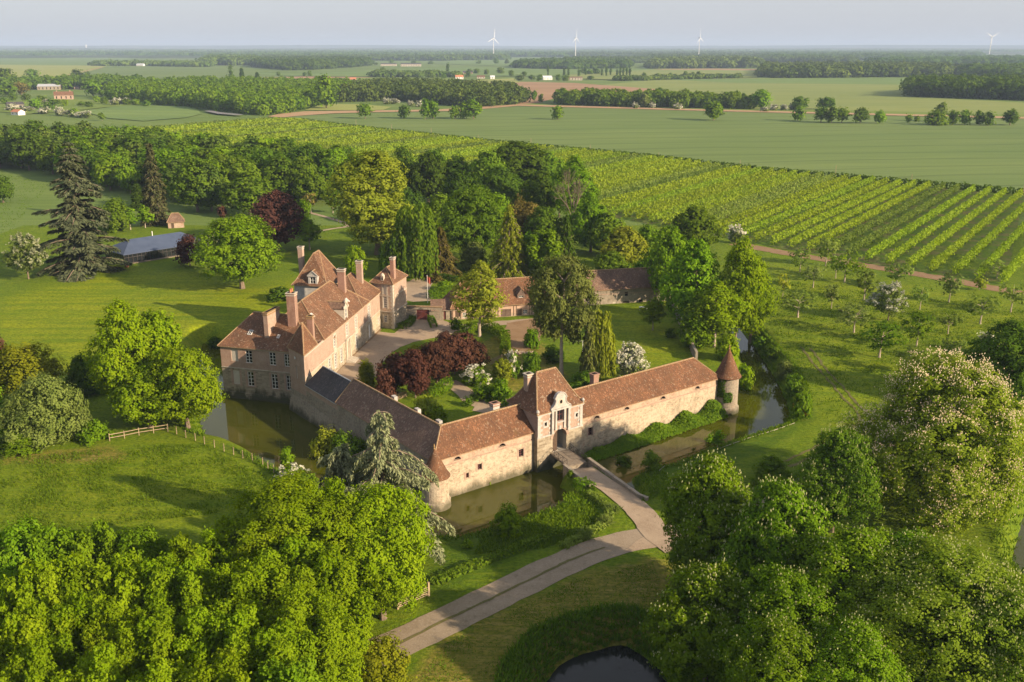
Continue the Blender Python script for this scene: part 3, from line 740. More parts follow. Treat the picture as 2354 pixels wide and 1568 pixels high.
# ------------------------------------------------------------------ buildings
def zA(x, y): return ((860 + x / 3.136) * .57446, (1200 + y / 3.136) * .57446)
def zB(x, y): return ((1150 + x / 3.136) * .57446, (950 + y / 3.136) * .57446)
def zC(x, y): return ((2000 + x / 3.136) * .57446, (1450 + y / 3.136) * .57446)
def zD(x, y): return ((1150 + x / 1.8108) * .57446, (1400 + y / 1.8108) * .57446)
def zF(x, y): return ((2000 + x / 1.96) * .57446, (1350 + y / 1.96) * .57446)
def zE(x, y): return ((1700 + x / 3.92) * .57446, (1000 + y / 3.92) * .57446)
def zG(x, y): return ((1550 + x / 1.96) * .57446, (950 + y / 1.96) * .57446)
def wall_uz(px, p0, p1):
    """where the view through a photo pixel meets the upright plane of a wall: metres along it and height"""
    a = at(px[0], px[1], 0.0); c = Vector((0, 0, CAMH)); d = a - c
    e = Vector((p1[0] - p0[0], p1[1] - p0[1])); L_ = e.length; e /= L_
    n = Vector((e.y, -e.x))
    t = (Vector(p0) - c.xy).dot(n) / d.xy.dot(n)
    q = c + d * t
    return (q.xy - Vector(p0)).dot(e), q.z
def P_on(p0, p1, u, d=0.0):
    e = Vector((p1[0] - p0[0], p1[1] - p0[1])).normalized(); n = Vector((e.y, -e.x))
    q = Vector(p0) + e * u + n * d
    return q
def wall_panel(mb, p0, p1, bands, ops=(), depth=0.22, rmi=None):
    L_ = (Vector(p1) - Vector(p0)).length
    us = sorted({0.0, L_} | {x for o in ops for x in (max(0, o[0]), min(L_, o[1]))})
    zs = sorted({z for b in bands for z in b[:2]} | {z for o in ops for z in o[2:4]})
    Q = lambda u, z, d=0.0: tuple(P_on(p0, p1, u, d)) + (z,)
    for i in range(len(us) - 1):
        for j in range(len(zs) - 1):
            uc, zc = (us[i] + us[i + 1]) / 2, (zs[j] + zs[j + 1]) / 2
            if any(o[0] < uc < o[1] and o[2] < zc < o[3] for o in ops): continue
            mi = next((b[2] for b in bands if b[0] <= zc <= b[1]), None)
            if mi is None: continue
            mb.poly([Q(us[i], zs[j]), Q(us[i + 1], zs[j]), Q(us[i + 1], zs[j + 1]), Q(us[i], zs[j + 1])], mi)
    for o in ops:
        u0, u1, z0, z1 = o[:4]
        mi = rmi if rmi is not None else next((b[2] for b in bands if b[0] <= (z0 + z1) / 2 <= b[1]), 0)
        dd = o[4] if len(o) > 4 else depth
        a = [(u0, z0), (u1, z0), (u1, z1), (u0, z1)]
        for k in range(4):
            (ua, za), (ub, zb) = a[k], a[(k + 1) % 4]
            mb.poly([Q(ua, za), Q(ua, za, -dd), Q(ub, zb, -dd), Q(ub, zb)][::-1], mi)
def arch_fill(mb, p0, p1, u0, u1, zs_, z1, mi, depth, n=10):
    Q = lambda u, z, d=0.0: tuple(P_on(p0, p1, u, d)) + (z,)
    c, a, b = (u0 + u1) / 2, (u1 - u0) / 2, z1 - zs_
    arc = [(c + a * math.cos(math.pi * k / n), zs_ + b * 0.985 * math.sin(math.pi * k / n)) for k in range(n + 1)]
    for k in range(n):
        (ua, za), (ub, zb) = arc[k], arc[k + 1]
        mb.poly([Q(ua, za), Q(ua, z1 - 0.002), Q(ub, z1 - 0.002), Q(ub, zb)], mi)
        mb.poly([Q(ua, za), Q(ub, zb), Q(ub, zb, -depth), Q(ua, za, -depth)], mi)
def arch_ring(mb, p0, p1, u0, u1, zs_, z1, w, mi, proud=0.05, n=12):
    Q = lambda u, z, d=0.0: tuple(P_on(p0, p1, u, d)) + (z,)
    c, a, b = (u0 + u1) / 2, (u1 - u0) / 2, z1 - zs_
    for k in range(n):
        t0, t1 = math.pi * k / n, math.pi * (k + 1) / n
        I = [(c + a * math.cos(t), zs_ + b * math.sin(t)) for t in (t0, t1)]
        O = [(c + (a + w) * math.cos(t), zs_ + (b + w) * math.sin(t)) for t in (t0, t1)]
        mb.poly([Q(*I[0], proud), Q(*O[0], proud), Q(*O[1], proud), Q(*I[1], proud)], mi)
        mb.poly([Q(*O[0], 0), Q(*O[1], 0), Q(*O[1], proud), Q(*O[0], proud)][::-1], mi)
        mb.poly([Q(*I[0], -0.02), Q(*I[1], -0.02), Q(*I[1], proud), Q(*I[0], proud)], mi)
def wall_box(mb, p0, p1, u0, u1, z0, z1, d0, d1, mi=0):
    """box on a wall from depth d0 to d1 (outward positive)"""
    a, b, c, d = P_on(p0, p1, u0, d1), P_on(p0, p1, u1, d1), P_on(p0, p1, u1, d0), P_on(p0, p1, u0, d0)
    mb.prism([tuple(a), tuple(b), tuple(c), tuple(d)], z0, z1, mi)
def window(parent, p0, p1, o, nx_=2, ny_=4, depth=0.2, fr=0.09, col='white', sill=None, label=None, name='window'):
    u0, u1, z0, z1 = o[:4]
    g = 0.004
    mb = MB()
    d0, d1 = -depth, -depth + 0.07
    wall_box(mb, p0, p1, u0 + g, u1 - g, z0 + g, z0 + fr, d0, d1)
    wall_box(mb, p0, p1, u0 + g, u1 - g, z1 - fr, z1 - g, d0, d1)
    for uu in (u0 + g, u1 - fr): wall_box(mb, p0, p1, uu, uu + fr - g, z0 + fr, z1 - fr, d0, d1)
    for i in range(1, nx_):
        uc = u0 + (u1 - u0) * i / nx_; wall_box(mb, p0, p1, uc - fr * 0.55, uc + fr * 0.55, z0 + fr, z1 - fr, d0, d1 - 0.008)
    for j in range(1, ny_):
        zc = z0 + (z1 - z0) * j / ny_; wall_box(mb, p0, p1, u0 + fr, u1 - fr, zc - 0.035, zc + 0.035, d0, d1 - 0.018)
    f = mb.build(name, M[col], parent)
    if label: f['label'] = label
    mb = MB(); wall_box(mb, p0, p1, u0 + 0.02, u1 - 0.02, z0 + 0.02, z1 - 0.02, d0 - 0.05, d0 + 0.02)
    mb.build('pane', M['glass'], f)
    if sill:
        mb = MB(); wall_box(mb, p0, p1, u0 - 0.15, u1 + 0.15, z0 - 0.14, z0 - 0.003, -depth + 0.002, 0.1); mb.build('sill', M[sill], f)
    return f
def panel(parent, name, p0, p1, o, mat, depth=0.12, label=None):
    mb = MB(); wall_box(mb, p0, p1, o[0] + .004, o[1] - .004, o[2] + .004, o[3] - .004, -depth - 0.06, -depth)
    f = mb.build(name, M[mat], parent)
    if label: f['label'] = label
    return f
def expand(q, o):
    q = [Vector(p[:2]) for p in q]; out = []
    n = len(q)
    for i in range(n):
        a = (q[i] - q[i - 1]).normalized(); b = (q[i] - q[(i + 1) % n]).normalized()
        out.append(q[i] + (a + b) * o)
    return out
def hip_roof(mb, q, ze, r1, r2, over=0.3, prof=((0, 0), (1, 1)), ends=(0, 0), ridges=True, mi=0, rmi=1, skip=()):
    """q: a, b (front), c, d (back) in plan; r1 the ridge end over a-d, r2 over b-c"""
    a, b, c, d = expand(q, over)
    r1, r2 = Vector(r1), Vector(r2)
    cor = [Vector((p.x, p.y, ze)) for p in (a, b, c, d)]
    rid = [r1, r2, r2, r1]
    def pt(i, k):
        f, h = prof[k]
        p = cor[i].lerp(rid[i], f); p.z = ze + (rid[i].z - ze) * h
        return p
    n = len(prof)
    for s, (i, j) in enumerate(((0, 1), (1, 2), (2, 3), (3, 0))):
        m_ = mi if s in (0, 2) else (ends[0] if s == 3 else ends[1])
        if s in skip: continue
        for k in range(n - 1):
            f = [pt(i, k), pt(j, k), pt(j, k + 1), pt(i, k + 1)]
            if (f[2] - f[3]).length < 1e-4: f = f[:3]
            mb.poly(f, m_)
    lo = [Vector((p.x, p.y, ze - 0.14)) for p in cor]
    for i in range(4):
        j = (i + 1) % 4
        mb.poly([lo[i], lo[j], cor[j], cor[i]], rmi)
    mb.poly(lo[::-1], rmi)
    if ridges:
        if (r2 - r1).length > 0.3: 
            N_ = max(2, int((r2 - r1).length / 0.45))
            for k in range(N_):
                p, q_ = r1.lerp(r2, k / N_), r1.lerp(r2, (k + 0.97) / N_)
                mb.tube(p + Vector((0, 0, 0.02)), q_ + Vector((0, 0, 0.02)), 0.17, 0.135, 6, rmi)
        for i in range(4):
            if (ends[0] != mi and i in (0, 3)) or (3 in skip and i == 3) or (ends[1] != mi and i in (1, 2)): continue
            for k in range(n - 1): mb.tube(pt(i, k), pt(i, k + 1), 0.11, 0.11, 5, rmi)
def chimney(parent, c, u, hu, hv, z0, z1, mat='brickchim', cap='palestone', pots=0, name='chimney', label=None):
    u = Vector(u).normalized()
    mb = MB()
    mb.obox(c, u, hu, hv, z0, z1 - 0.55, 0)
    mb.obox(c, u, hu + 0.07, hv + 0.07, z1 - 0.55, z1 - 0.38, 1)
    mb.obox(c, u, hu + 0.01, hv + 0.01, z1 - 0.38, z1 - 0.16, 0)
    mb.obox(c, u, hu + 0.13, hv + 0.13, z1 - 0.16, z1, 1)
    mb.obox(c, u, hu - 0.16, hv - 0.16, z1 + 0.002, z1 + 0.03, 2)
    o = mb.build(name, [M[mat], M[cap], M['inside']], parent)
    if label: o['label'] = label
    for k in range(pots):
        p = Vector(c) + u * ((k - (pots - 1) / 2) * 0.75)
        mb = MB(); mb.lathe(p, [(0.16, z1 + 0.03), (0.2, z1 + 0.1), (0.17, z1 + 0.6), (0.21, z1 + 0.68), (0.12, z1 + 0.68)], 10)
        mb.build('chimney_pot', M['terracotta'], o)
    return o
def skylight(parent, c3, u, slope_dir, w, h):
    """roof window lying on a slope: centre, level direction, up-slope direction (3D)"""
    u = Vector(u).normalized(); s = Vector(slope_dir).normalized(); n = u.cross(s).normalized()
    if n.z < 0: n = -n
    o = Vector(c3) - u * w / 2 - s * h / 2
    mb = MB()
    mb.frame_box(o, u * w, s * 0.09, n * 0.12); mb.frame_box(o + s * (h - 0.09), u * w, s * 0.09, n * 0.12)
    mb.frame_box(o + s * 0.09, u * 0.09, s * (h - 0.18), n * 0.12); mb.frame_box(o + s * 0.09 + u * (w - 0.09), u * 0.09, s * (h - 0.18), n * 0.12)
    mb.frame_box(o + s * 0.09 + u * (w / 2 - 0.03), u * 0.06, s * (h - 0.18), n * 0.1)
    f = mb.build('skylight', M['white'], parent)
    mb = MB(); mb.frame_box(o + u * 0.08 + s * 0.08, u * (w - 0.16), s * (h - 0.16), n * 0.07)
    t = mb.build('pane', M['glass'], f)
    return f
def dormer(parent, p0, p1, uc, w, z0, z1, zr, depth, wallm, roofm, pediment=None, win=(2, 3), label=None):
    """a roof window with its own gable, its front flush with the line p0-p1"""
    e = (Vector(p1) - Vector(p0)).normalized()
    A, B_ = P_on(p0, p1, uc - w / 2), P_on(p0, p1, uc + w / 2)
    A2, B2 = P_on(p0, p1, uc - w / 2, -depth), P_on(p0, p1, uc + w / 2, -depth)
    mb = MB()
    op = (w / 2 - 0.42 * w / 1.5, w / 2 + 0.42 * w / 1.5, z0 + 0.15, z1 - 0.25)
    wall_panel(mb, A, B_, [(z0, z1, 0)], [op], 0.18)
    for a, b in ((A2, A), (B_, B2)): mb.poly([tuple(a) + (z0,), tuple(b) + (z0,), tuple(b) + (z1,), tuple(a) + (z1,)])
    m, m2 = (A + B_) / 2, (A2 + B2) / 2
    mb.poly([tuple(A) + (z1,), tuple(B_) + (z1,), tuple(m) + (zr,)])
    if pediment:
        wall_box(mb, A, B_, -0.15, w + 0.15, z1 - 0.16, z1 + 0.02, 0.0, 0.16)
        for (q0, q1) in (((-0.15, z1 + 0.02), (w / 2, zr + 0.16)), ((w / 2, zr + 0.16), (w + 0.15, z1 + 0.02))):
            a = tuple(P_on(A, B_, q0[0], 0.08)) + (q0[1],); b = tuple(P_on(A, B_, q1[0], 0.08)) + (q1[1],)
            mb.tube(a, b, 0.09, 0.09, 5)
        if pediment == 'scroll':
            mb.lathe(P_on(A, B_, w / 2, 0.02), [(0.34, zr - 0.1), (0.42, zr + 0.15), (0.3, zr + 0.5), (0.12, zr + 0.75)], 10)
            for uu in (-0.05, w + 0.05): mb.lathe(P_on(A, B_, uu, 0.02), [(0.2, z1), (0.24, z1 + 0.15), (0.08, z1 + 0.5)], 8)
    d = mb.build('dormer', M[wallm], parent)
    if label: d['label'] = label
    window(d, A, B_, op, win[0], win[1], 0.16, 0.07, name='dormer_window')
    mb = MB()
    for s, (a, a2) in ((1, (A, A2)), (-1, (B_, B2))):
        o = (a - m).normalized() * 0.18
        f = -(m2 - m).normalized() * 0.0
        q = [tuple(a + o + f) + (z1 - 0.1,), tuple(m + f) + (zr + 0.05,), tuple(m2) + (zr + 0.05,), tuple(a2 + o) + (z1 - 0.1,)]
        mb.poly(q if s > 0 else q[::-1]); mb.poly([(x, y, z + 0.1) for x, y, z in (q if s < 0 else q[::-1])])
    mb.tube(tuple(m) + (zr + 0.14,), tuple(m2) + (zr + 0.14,), 0.13, 0.13, 6, 1)
    mb.build('dormer_roof', [M[roofm], M['ridge']], d)
    return d

M['rubblepink'] = rubble_mat('pinkish rubble and brick', (0.29, 0.215, 0.155), (0.37, 0.29, 0.215), (0.34, 0.22, 0.16), (0.31, 0.175, 0.125), 0.0)
# ---- the manor house
T1 = Vector(left(47.0, 0.2)); T2 = Vector(left(41.2, 0.0))
FE = Vector((-28.9, 202.6))
NC = Vector((-25.9, 201.8))
Wc = Vector((-53.8, 168.3)); WD = Vector((0.9632, -0.2688)); WB = Vector((0.2688, 0.9632))
fd = (FE - T2).normalized(); fb = Vector((-fd.y, fd.x))       # along the courtyard front, and behind it
Wt = 19.0                                                      # where the west front meets the courtyard front
house = empty('manor_house', (-35, 180, 0.8), 'long pink brick manor house with red tiled roofs and tall chimneys beside the moat', 'manor house')
EW, EM = 7.55, 9.0
# walls of the west block
mb = MB()
wp0, wp1 = tuple(Wc), tuple(Wc + WD * Wt)
wops = []
for t0, t1, z0, z1 in ((2.2, 3.6, 4.7, 7.05), (5.15, 6.5, 4.6, 7.0), (10.0, 11.3, 4.6, 7.05), (13.0, 14.2, 4.6, 7.0), (2.2, 3.6, 0.2, 2.95), (5.2, 6.5, 0.1, 2.9), (10.1, 11.4, 0.05, 2.9), (13.1, 14.3, 0.05, 2.9)):
    wops.append((t0, t1, z0, z1, 0.22))
wall_panel(mb, wp0, wp1, [(-3.2, 3.45, 1), (3.45, EW, 0)], wops, rmi=0)
wall_box(mb, wp0, wp1, 0, Wt, 3.38, 3.52, 0.002, 0.09, 2)
wall_box(mb, wp0, wp1, 0, Wt, EW - 0.3, EW - 0.12, 0.002, 0.14, 2)
wall_box(mb, wp0, wp1, -0.3, Wt, -3.2, -1.25, 0.003, 0.32, 1)
for o in wops:                                                 # brick dressings round the openings in the stone floor
    if o[2] < 1:
        for u in (o[0] - 0.42, o[1]): wall_box(mb, wp0, wp1, u, u + 0.42, o[2] - 0.2, o[3] + 0.25, 0.002, 0.03, 0)
wb0 = tuple(Wc + WB * 13.2)
wall_panel(mb, wb0, wp0, [(-3.2, 3.45, 1), (3.45, EW, 0)], [(5.0, 6.2, 4.6, 7.0, 0.22), (5.0, 6.2, 0.1, 2.9, 0.22)], rmi=0)
wall_box(mb, wb0, wp0, 0, 13.2 + 0.32, -3.2, -1.25, 0.003, 0.32, 1)
wall_panel(mb, tuple(Wc + WB * 13.2 + WD * (Wt - 2.0)), wb0, [(-1, 3.45, 1), (3.45, EW, 0)])
wallw = mb.build('wall', [M['brick'], M['ashlar'], M['palestone']], house); wallw['label'] = 'front wall of the low block standing in the moat'
for k, o in enumerate(wops):
    if k in (0, 4): panel(house, 'blind_window', wp0, wp1, o, 'blind', 0.14)
    else: window(house, wp0, wp1, o, 2, 4, 0.2, 0.1, sill='brick')
for o in ((5.0, 6.2, 4.6, 7.0), (5.0, 6.2, 0.1, 2.9)): window(house, wb0, wp0, o, 2, 4, 0.2, 0.1)
mb = MB()
q = [Wc, T2 + fd * 5.9 + fb * 0.35, T2 + fd * 18.4 + fb * 0.35, Wc + WB * 13.2]
ra = Wc + WD * 3.6 + WB * 6.6; rb = Wc + WD * 12.2 + WB * 6.6
hip_roof(mb, q, EW, tuple(ra) + (12.4,), tuple(rb) + (12.4,), 0.35)
mb.build('roof', [M['tile'], M['ridge']], house)['label'] = 'hipped roof of the low block above the moat'
chimney(house, Wc + WD * 8.7 + WB * 4.2, WB, 2.3, 0.42, 8.0, 13.9, 'brick', 'orangelichen', label='broad slab chimney of pink brick')
def on_slope(p, t0, run, h, b):      # centre of a roof window b metres up a west-block slope
    return tuple(Wc + WD * t0 + WB * b) + (EW + (b + .35) * h / run + 0.02,)
sl = Vector((WB.x * 6.95, WB.y * 6.95, 4.85))
skylight(house, on_slope(0, 5.0, 6.95, 4.85, 2.6), WD.to_3d(), sl, 0.8, 1.1)
skylight(house, on_slope(0, 10.9, 6.95, 4.85, 2.3), WD.to_3d(), sl, 0.5, 0.8)

# corner tower on the left
TB1, TB2 = T1 + fb * 0 , T2
tower_back = [T1 + fd * 6.2, T2 + fd * 6.6]
mb = MB(); tp0, tp1 = tuple(T1), tuple(T2)
wall_panel(mb, tp0, tp1, [(-3.2, 1.6, 1), (1.6, 9.2, 0)], [(2.5, 2.85, 4.0, 6.4, 0.2)], rmi=0)
wall_box(mb, tp0, tp1, 0, 5.8, 6.55, 6.68, 0.002, 0.06, 0)
wall_panel(mb, tuple(T1 + fd * 5.5), tp0, [(-3.2, 1.6, 1), (1.6, 9.2, 0)])
n_ = (T2 - T1).normalized(); n2 = Vector((n_.y, -n_.x))
b0 = [T1 - n_ * 0.0, T2 + n_ * 0.4]
mb.poly([tuple(T1 + n2 * 0.75 - n_ * 0.3) + (-3.2,), tuple(T2 + n2 * 0.75) + (-3.2,), tuple(T2 + n2 * 0.02) + (0.6,), tuple(T1 + n2 * 0.02) + (0.6,)], 1)
mb.poly([tuple(T1 + n2 * 0.75 - n_ * 0.3) + (-3.2,), tuple(T1 + n2 * 0.02) + (0.6,), tuple(T1 + fd * 4) + (-3.2,)][::-1], 1)
tw = mb.build('tower', [M['brick'], M['rubblegrey']], house); tw['label'] = 'square brick corner tower rising from the moat with a pyramid roof'
window(tw, tp0, tp1, (2.5, 2.85, 4.0, 6.4), 1, 3, 0.18, 0.09)
mb = MB(); wall_box(mb, tp0, tp1, 2.25, 2.6, 7.6, 8.0, 0.01, 0.1); mb.build('lamp', M['white'], tw)
mb = MB()
ap = T1.lerp(T2, 0.55) + fd * 2.9
hip_roof(mb, [T1, T2, T2 + fd * 6.4, T1 + fd * 6.4], 9.2, tuple(ap + fd * 0.0) + (13.4,), tuple(ap + fd * 0.6) + (13.4,), 0.25)
mb.build('tower_roof', [M['tilered'], M['ridge']], tw)

# courtyard front
cp0, cp1 = tuple(T2), tuple(FE)
CL = (FE - T2).length
zc0 = 0.8
mb = MB()
upper = [zB(590, 1262), zB(745, 1120), zB(858, 1030), zB(1022, 905)]
lower = [zB(528, 1520), zB(602, 1480), zB(675, 1430), zB(868, 1270)]
fops = []
for p in upper:
    u, z = wall_uz(p, cp0, cp1); fops.append((u - 0.62, u + 0.62, 5.65, 8.1, 0.22))
for p in lower:
    u, z = wall_uz(p, cp0, cp1); fops.append((u - 0.65, u + 0.65, 1.5, 4.5, 0.22))
ud, _ = wall_uz(zB(755, 1400), cp0, cp1); fops.append((ud - 0.75, ud + 0.75, 1.25, 4.6, 0.3))
ue, _ = wall_uz(zB(1035, 1190), cp0, cp1); fops.append((ue - 0.7, ue + 0.7, 1.0, 3.9, 0.3))
uf, _ = wall_uz(zB(1145, 1080), cp0, cp1); fops.append((uf - 0.4, uf + 0.4, 2.2, 3.6, 0.2))
usplit = (wall_uz(zB(820, 1290), cp0, cp1)[0])
wall_panel(mb, cp0, cp1, [(-2.6, 1.75, 1), (1.75, 4.95, 2), (4.95, EM, 0)], fops, rmi=3)
wall_box(mb, cp0, cp1, 0, CL, EM - 0.32, EM - 0.12, 0.002, 0.16, 3)
wall_box(mb, cp0, cp1, 0, CL, 4.88, 5.05, 0.002, 0.08, 3)
for i, o in enumerate(fops):                                  # white stone dressings with long and short blocks
    for k in range(int((o[3] - o[2] + 0.5) / 0.4)):
        w = 0.5 if k % 2 else 0.32
        z = o[2] - 0.25 + 0.4 * k
        wall_box(mb, cp0, cp1, o[0] - w, o[0] - 0.003, z, z + 0.397, 0.002, 0.035, 3)
        wall_box(mb, cp0, cp1, o[1] + 0.003, o[1] + w, z, z + 0.397, 0.002, 0.035, 3)
    wall_box(mb, cp0, cp1, o[0] - 0.35, o[1] + 0.35, o[3] + 0.004, o[3] + 0.3, 0.002, 0.07, 3)
for o in fops[:4]: wall_box(mb, cp0, cp1, o[0] - 0.1, o[1] + 0.1, 4.5, o[2] - 0.01, 0.002, 0.05, 3)
# the north and back walls of the long block
bk = 12.0
q_main = [T2 + fd * 9.5, FE, FE + fb * bk, T2 + fd * 9.5 + fb * bk]
wall_panel(mb, tuple(q_main[1]), tuple(q_main[2]), [(-1, 4.95, 2), (4.95, EM, 0)])
wall_panel(mb, tuple(q_main[2]), tuple(q_main[3]), [(-1, 4.95, 2), (4.95, EM, 0)])
wall_panel(mb, tuple(q_main[3]), tuple(q_main[0]), [(-1, 4.95, 2), (4.95, EM, 0)])
fw = mb.build('wall', [M['brick'], M['ashlar'], M['rubble'], M['palestone']], house); fw['label'] = 'sunlit pink courtyard front with white stone window surrounds'
for o in fops[:4]: window(house, cp0, cp1, o, 2, 4, 0.2, 0.1)
for o in fops[4:8]: window(house, cp0, cp1, o, 2, 5, 0.2, 0.1)
panel(house, 'door', cp0, cp1, fops[8], 'blind', 0.2, 'pale front door up steps under a carved stone surround')
panel(house, 'door', cp0, cp1, fops[9], 'white', 0.2, 'white door near the square end tower')
window(house, cp0, cp1, fops[10], 2, 2, 0.18, 0.09)
mb = MB()
for k in range(4): wall_box(mb, cp0, cp1, ud - 1.6 + 0.12 * k, ud + 1.6 - 0.12 * k, 0.3, 0.92 + 0.11 * k, 0.0, 1.9 - 0.42 * k)
for s in (-1, 1): wall_box(mb, cp0, cp1, ud + s * 1.15 - 0.22, ud + s * 1.15 + 0.22, 1.0, 5.2, 0.004, 0.3)
wall_box(mb, cp0, cp1, ud - 1.45, ud + 1.45, 5.2, 5.5, 0.004, 0.42)
mb.build('porch', M['palestone'], house)

# main roof, then the steeper north roof
mb = MB()
def fpt(a, b): return T2 + fd * a + fb * b                     # along the courtyard front, behind it
qm = [fpt(10.0, 0), fpt(37.5, 0), fpt(37.5, bk), fpt(10.0, bk)]
hip_roof(mb, qm, EM, tuple(fpt(15.8, bk / 2)) + (14.6,), tuple(fpt(31.6, bk / 2)) + (14.6,), 0.3)
mr = mb.build('roof', [M['tile'], M['ridge']], house); mr['label'] = 'long steep main roof speckled with pale lichen'
mb = MB()
qn = [fpt(33.0, 0.0), fpt(CL + 0.2, 0.0), fpt(CL + 0.2, 10.6), fpt(33.0, 10.6)]
hip_roof(mb, qn, EM + 0.05, tuple(fpt(40.6, 5.3)) + (13.7,), tuple(fpt(43.4, 5.3)) + (13.7,), 0.32)
mb.build('roof', [M['tile'], M['ridge']], house)['label'] = 'steep hipped roof next to the square end tower'
sm = Vector((fb.x * 6.3, fb.y * 6.3, 5.9))
for a, b, w, h in ((14.0, 3.4, 0.5, 0.9), (30.2, 2.0, 0.45, 1.0), (39.8, 2.6, 0.6, 1.2)):
    skylight(house, tuple(fpt(a, b)) + (EM + (b + 0.3) * (5.6 if a < 35 else 4.6) / 6.3 + 0.05,), fd.to_3d(), sm, w, h)
dormer(house, cp0, cp1, wall_uz(zB(735, 950), cp0, cp1)[0], 2.1, EM - 0.25, EM + 2.5, EM + 3.5, 4.4, 'palestone', 'tiledark', 'scroll', (2, 3), 'carved white stone dormer on the courtyard eaves')
chimney(house, fpt(11.6, 6.2), fd, 0.68, 0.78, 9.5, 17.2, 'brickchim', 'palestone', 2, label='big chimney with two orange pots')
chimney(house, fpt(7.3, 1.2), fd, 0.45, 0.5, 8.0, 14.2, 'brickchim', 'orangelichen', label='mossy chimney beside the corner tower roof')
chimney(house, fpt(32.6, 3.8), fd, 0.55, 0.72, 11.0, 17.0, 'brickchim', 'palestone', label='chimney with a pale cornice at the north end of the main ridge')
chimney(house, fpt(42.8, 3.3), fd, 0.5, 0.62, 11.0, 16.5, 'brick', 'palestone', label='tall pale chimney on the north roof')

# pavilion behind
PCX = fpt(41.8, 12.4)
mb = MB(); PZ = 12.2; hA, hB = 4.8, 3.5
qp = [PCX - fd * hA - fb * hB * -1.0, PCX - fd * hA + fb * hB * -1.0, PCX + fd * hA - fb * hB, PCX + fd * hA + fb * hB]
qp = [PCX - fd * hA + fb * hB, PCX - fd * hA - fb * hB, PCX + fd * hA - fb * hB, PCX + fd * hA + fb * hB]
for i in range(4): wall_panel(mb, tuple(qp[i]), tuple(qp[(i + 1) % 4]), [(-1, 9.0, 0), (9.0, PZ, 1)])
mb.build('wall', [M['ashlar'], M['greystone']], house)['label'] = 'walls of the tall pavilion behind the main roof'
mb = MB()
hip_roof(mb, qp, PZ, tuple(PCX - fd * 1.8) + (18.3,), tuple(PCX + fd * 1.8) + (18.3,), 0.45, ((0, 0), (0.2, 0.14), (1, 1)))
mb.build('roof', [M['tile'], M['ridge']], house)['label'] = 'tall pointed roof of the pavilion behind the main roof'
dormer(house, tuple(qp[0]), tuple(qp[1]), 4.2, 2.0, PZ - 0.5, PZ + 2.0, PZ + 2.9, 3.2, 'greystone', 'tile', 'plain', (2, 3), 'white pedimented dormer on the pavilion roof')
chimney(house, fpt(42.3, 16.0), fd, 0.55, 0.5, 8.0, 19.3, 'brick', 'palestone', label='tall slender chimney beside the pavilion roof')

# square end tower
e1_, e2_ = Vector((math.cos(math.radians(160)), math.sin(math.radians(160)))), Vector((math.cos(math.radians(75)), math.sin(math.radians(75))))
NT_ = [NC + e1_ * 5.2, NC, NC + e2_ * 8.3, NC + e2_ * 8.3 + e1_ * 6.0]
mb = MB(); NZ = 11.0
na0, na1 = tuple(NT_[0]), tuple(NC)
nops = []
for p, w, h in ((zB(1218, 655), 0.75, 2.1), (zB(1225, 815), 0.85, 2.5), (zB(1232, 1025), 0.7, 1.5)):
    u, z = wall_uz(p, na0, na1); nops.append((u - w / 2, u + w / 2, z - h / 2, z + h / 2, 0.2))
NBANDS = [(-0.5, 4.6, 1), (4.6, 8.1, 3), (8.1, NZ, 0)]
wall_panel(mb, na0, na1, NBANDS, nops, rmi=2)
wall_panel(mb, na1, tuple(NT_[2]), NBANDS)
wall_panel(mb, tuple(NT_[2]), tuple(NT_[3]), NBANDS)
wall_panel(mb, tuple(NT_[3]), na0, NBANDS)
for z in (4.55, 8.1, NZ - 0.28):
    for a, b in ((na0, na1), (na1, tuple(NT_[2]))):
        wall_box(mb, a, b, 0.0 if a == na0 else 0.0, (Vector(b) - Vector(a)).length, z, z + 0.16, 0.002, 0.09, 2)
for k in range(24):
    w = 0.65 if k % 2 else 0.4; z = 0.6 + k * 0.42
    if z + .42 < NZ - 0.3:
        L0 = (Vector(na1) - Vector(na0)).length
        wall_box(mb, na0, na1, L0 - w, L0 + 0.02, z, z + 0.415, 0.002, 0.022, 2)
        wall_box(mb, na1, tuple(NT_[2]), 0.0, w, z, z + 0.415, 0.002, 0.022, 2)
for o in nops:
    for u in (o[0] - 0.35, o[1] + 0.003): wall_box(mb, na0, na1, u, u + 0.347, o[2] - 0.2, o[3] + 0.3, 0.002, 0.04, 2)
et = mb.build('tower', [M['brick'], M['ashlar'], M['palestone'], M['rubblepink']], house); et['label'] = 'square tower of brick and stone at the north end of the front'
panel(et, 'window', na0, na1, nops[0], 'blind', 0.14)
window(et, na0, na1, nops[1], 3, 5, 0.18, 0.08); window(et, na0, na1, nops[2], 2, 3, 0.18, 0.06)
mb = MB(); cc = sum(NT_, Vector((0, 0))) / 4
hip_roof(mb, [NT_[1], NT_[2], NT_[3], NT_[0]], NZ, tuple(cc - e2_ * 1.1) + (13.7,), tuple(cc + e2_ * 1.1) + (13.7,), 0.35)
mb.build('tower_roof', [M['tile'], M['ridge']], et)
chimney(house, NC + e2_ * 2.4 + e1_ * 0.75, e2_, 0.6, 0.42, NZ - 0.5, 16.4, 'brickchim', 'palestone', label='tall twin shaft chimney on the square end tower')
mb = MB(); dz = NC + e1_ * 2.6
wall_box(mb, na0, na1, 2.3, 2.95, NZ + 0.25, NZ + 1.55, -0.9, -0.25); 
mb.lathe(P_on(na0, na1, 2.62, -0.5), [(0.45, NZ + 1.55), (0.4, NZ + 1.75), (0.1, NZ + 2.1)], 8)
dm = mb.build('dormer', M['palestone'], house); dm['label'] = 'tiny round stone dormer on the square tower'
mb = MB(); wall_box(mb, na0, na1, 2.48, 2.78, NZ + 0.6, NZ + 1.2, -0.25, -0.235); mb.build('pane', M['glass'], dm)

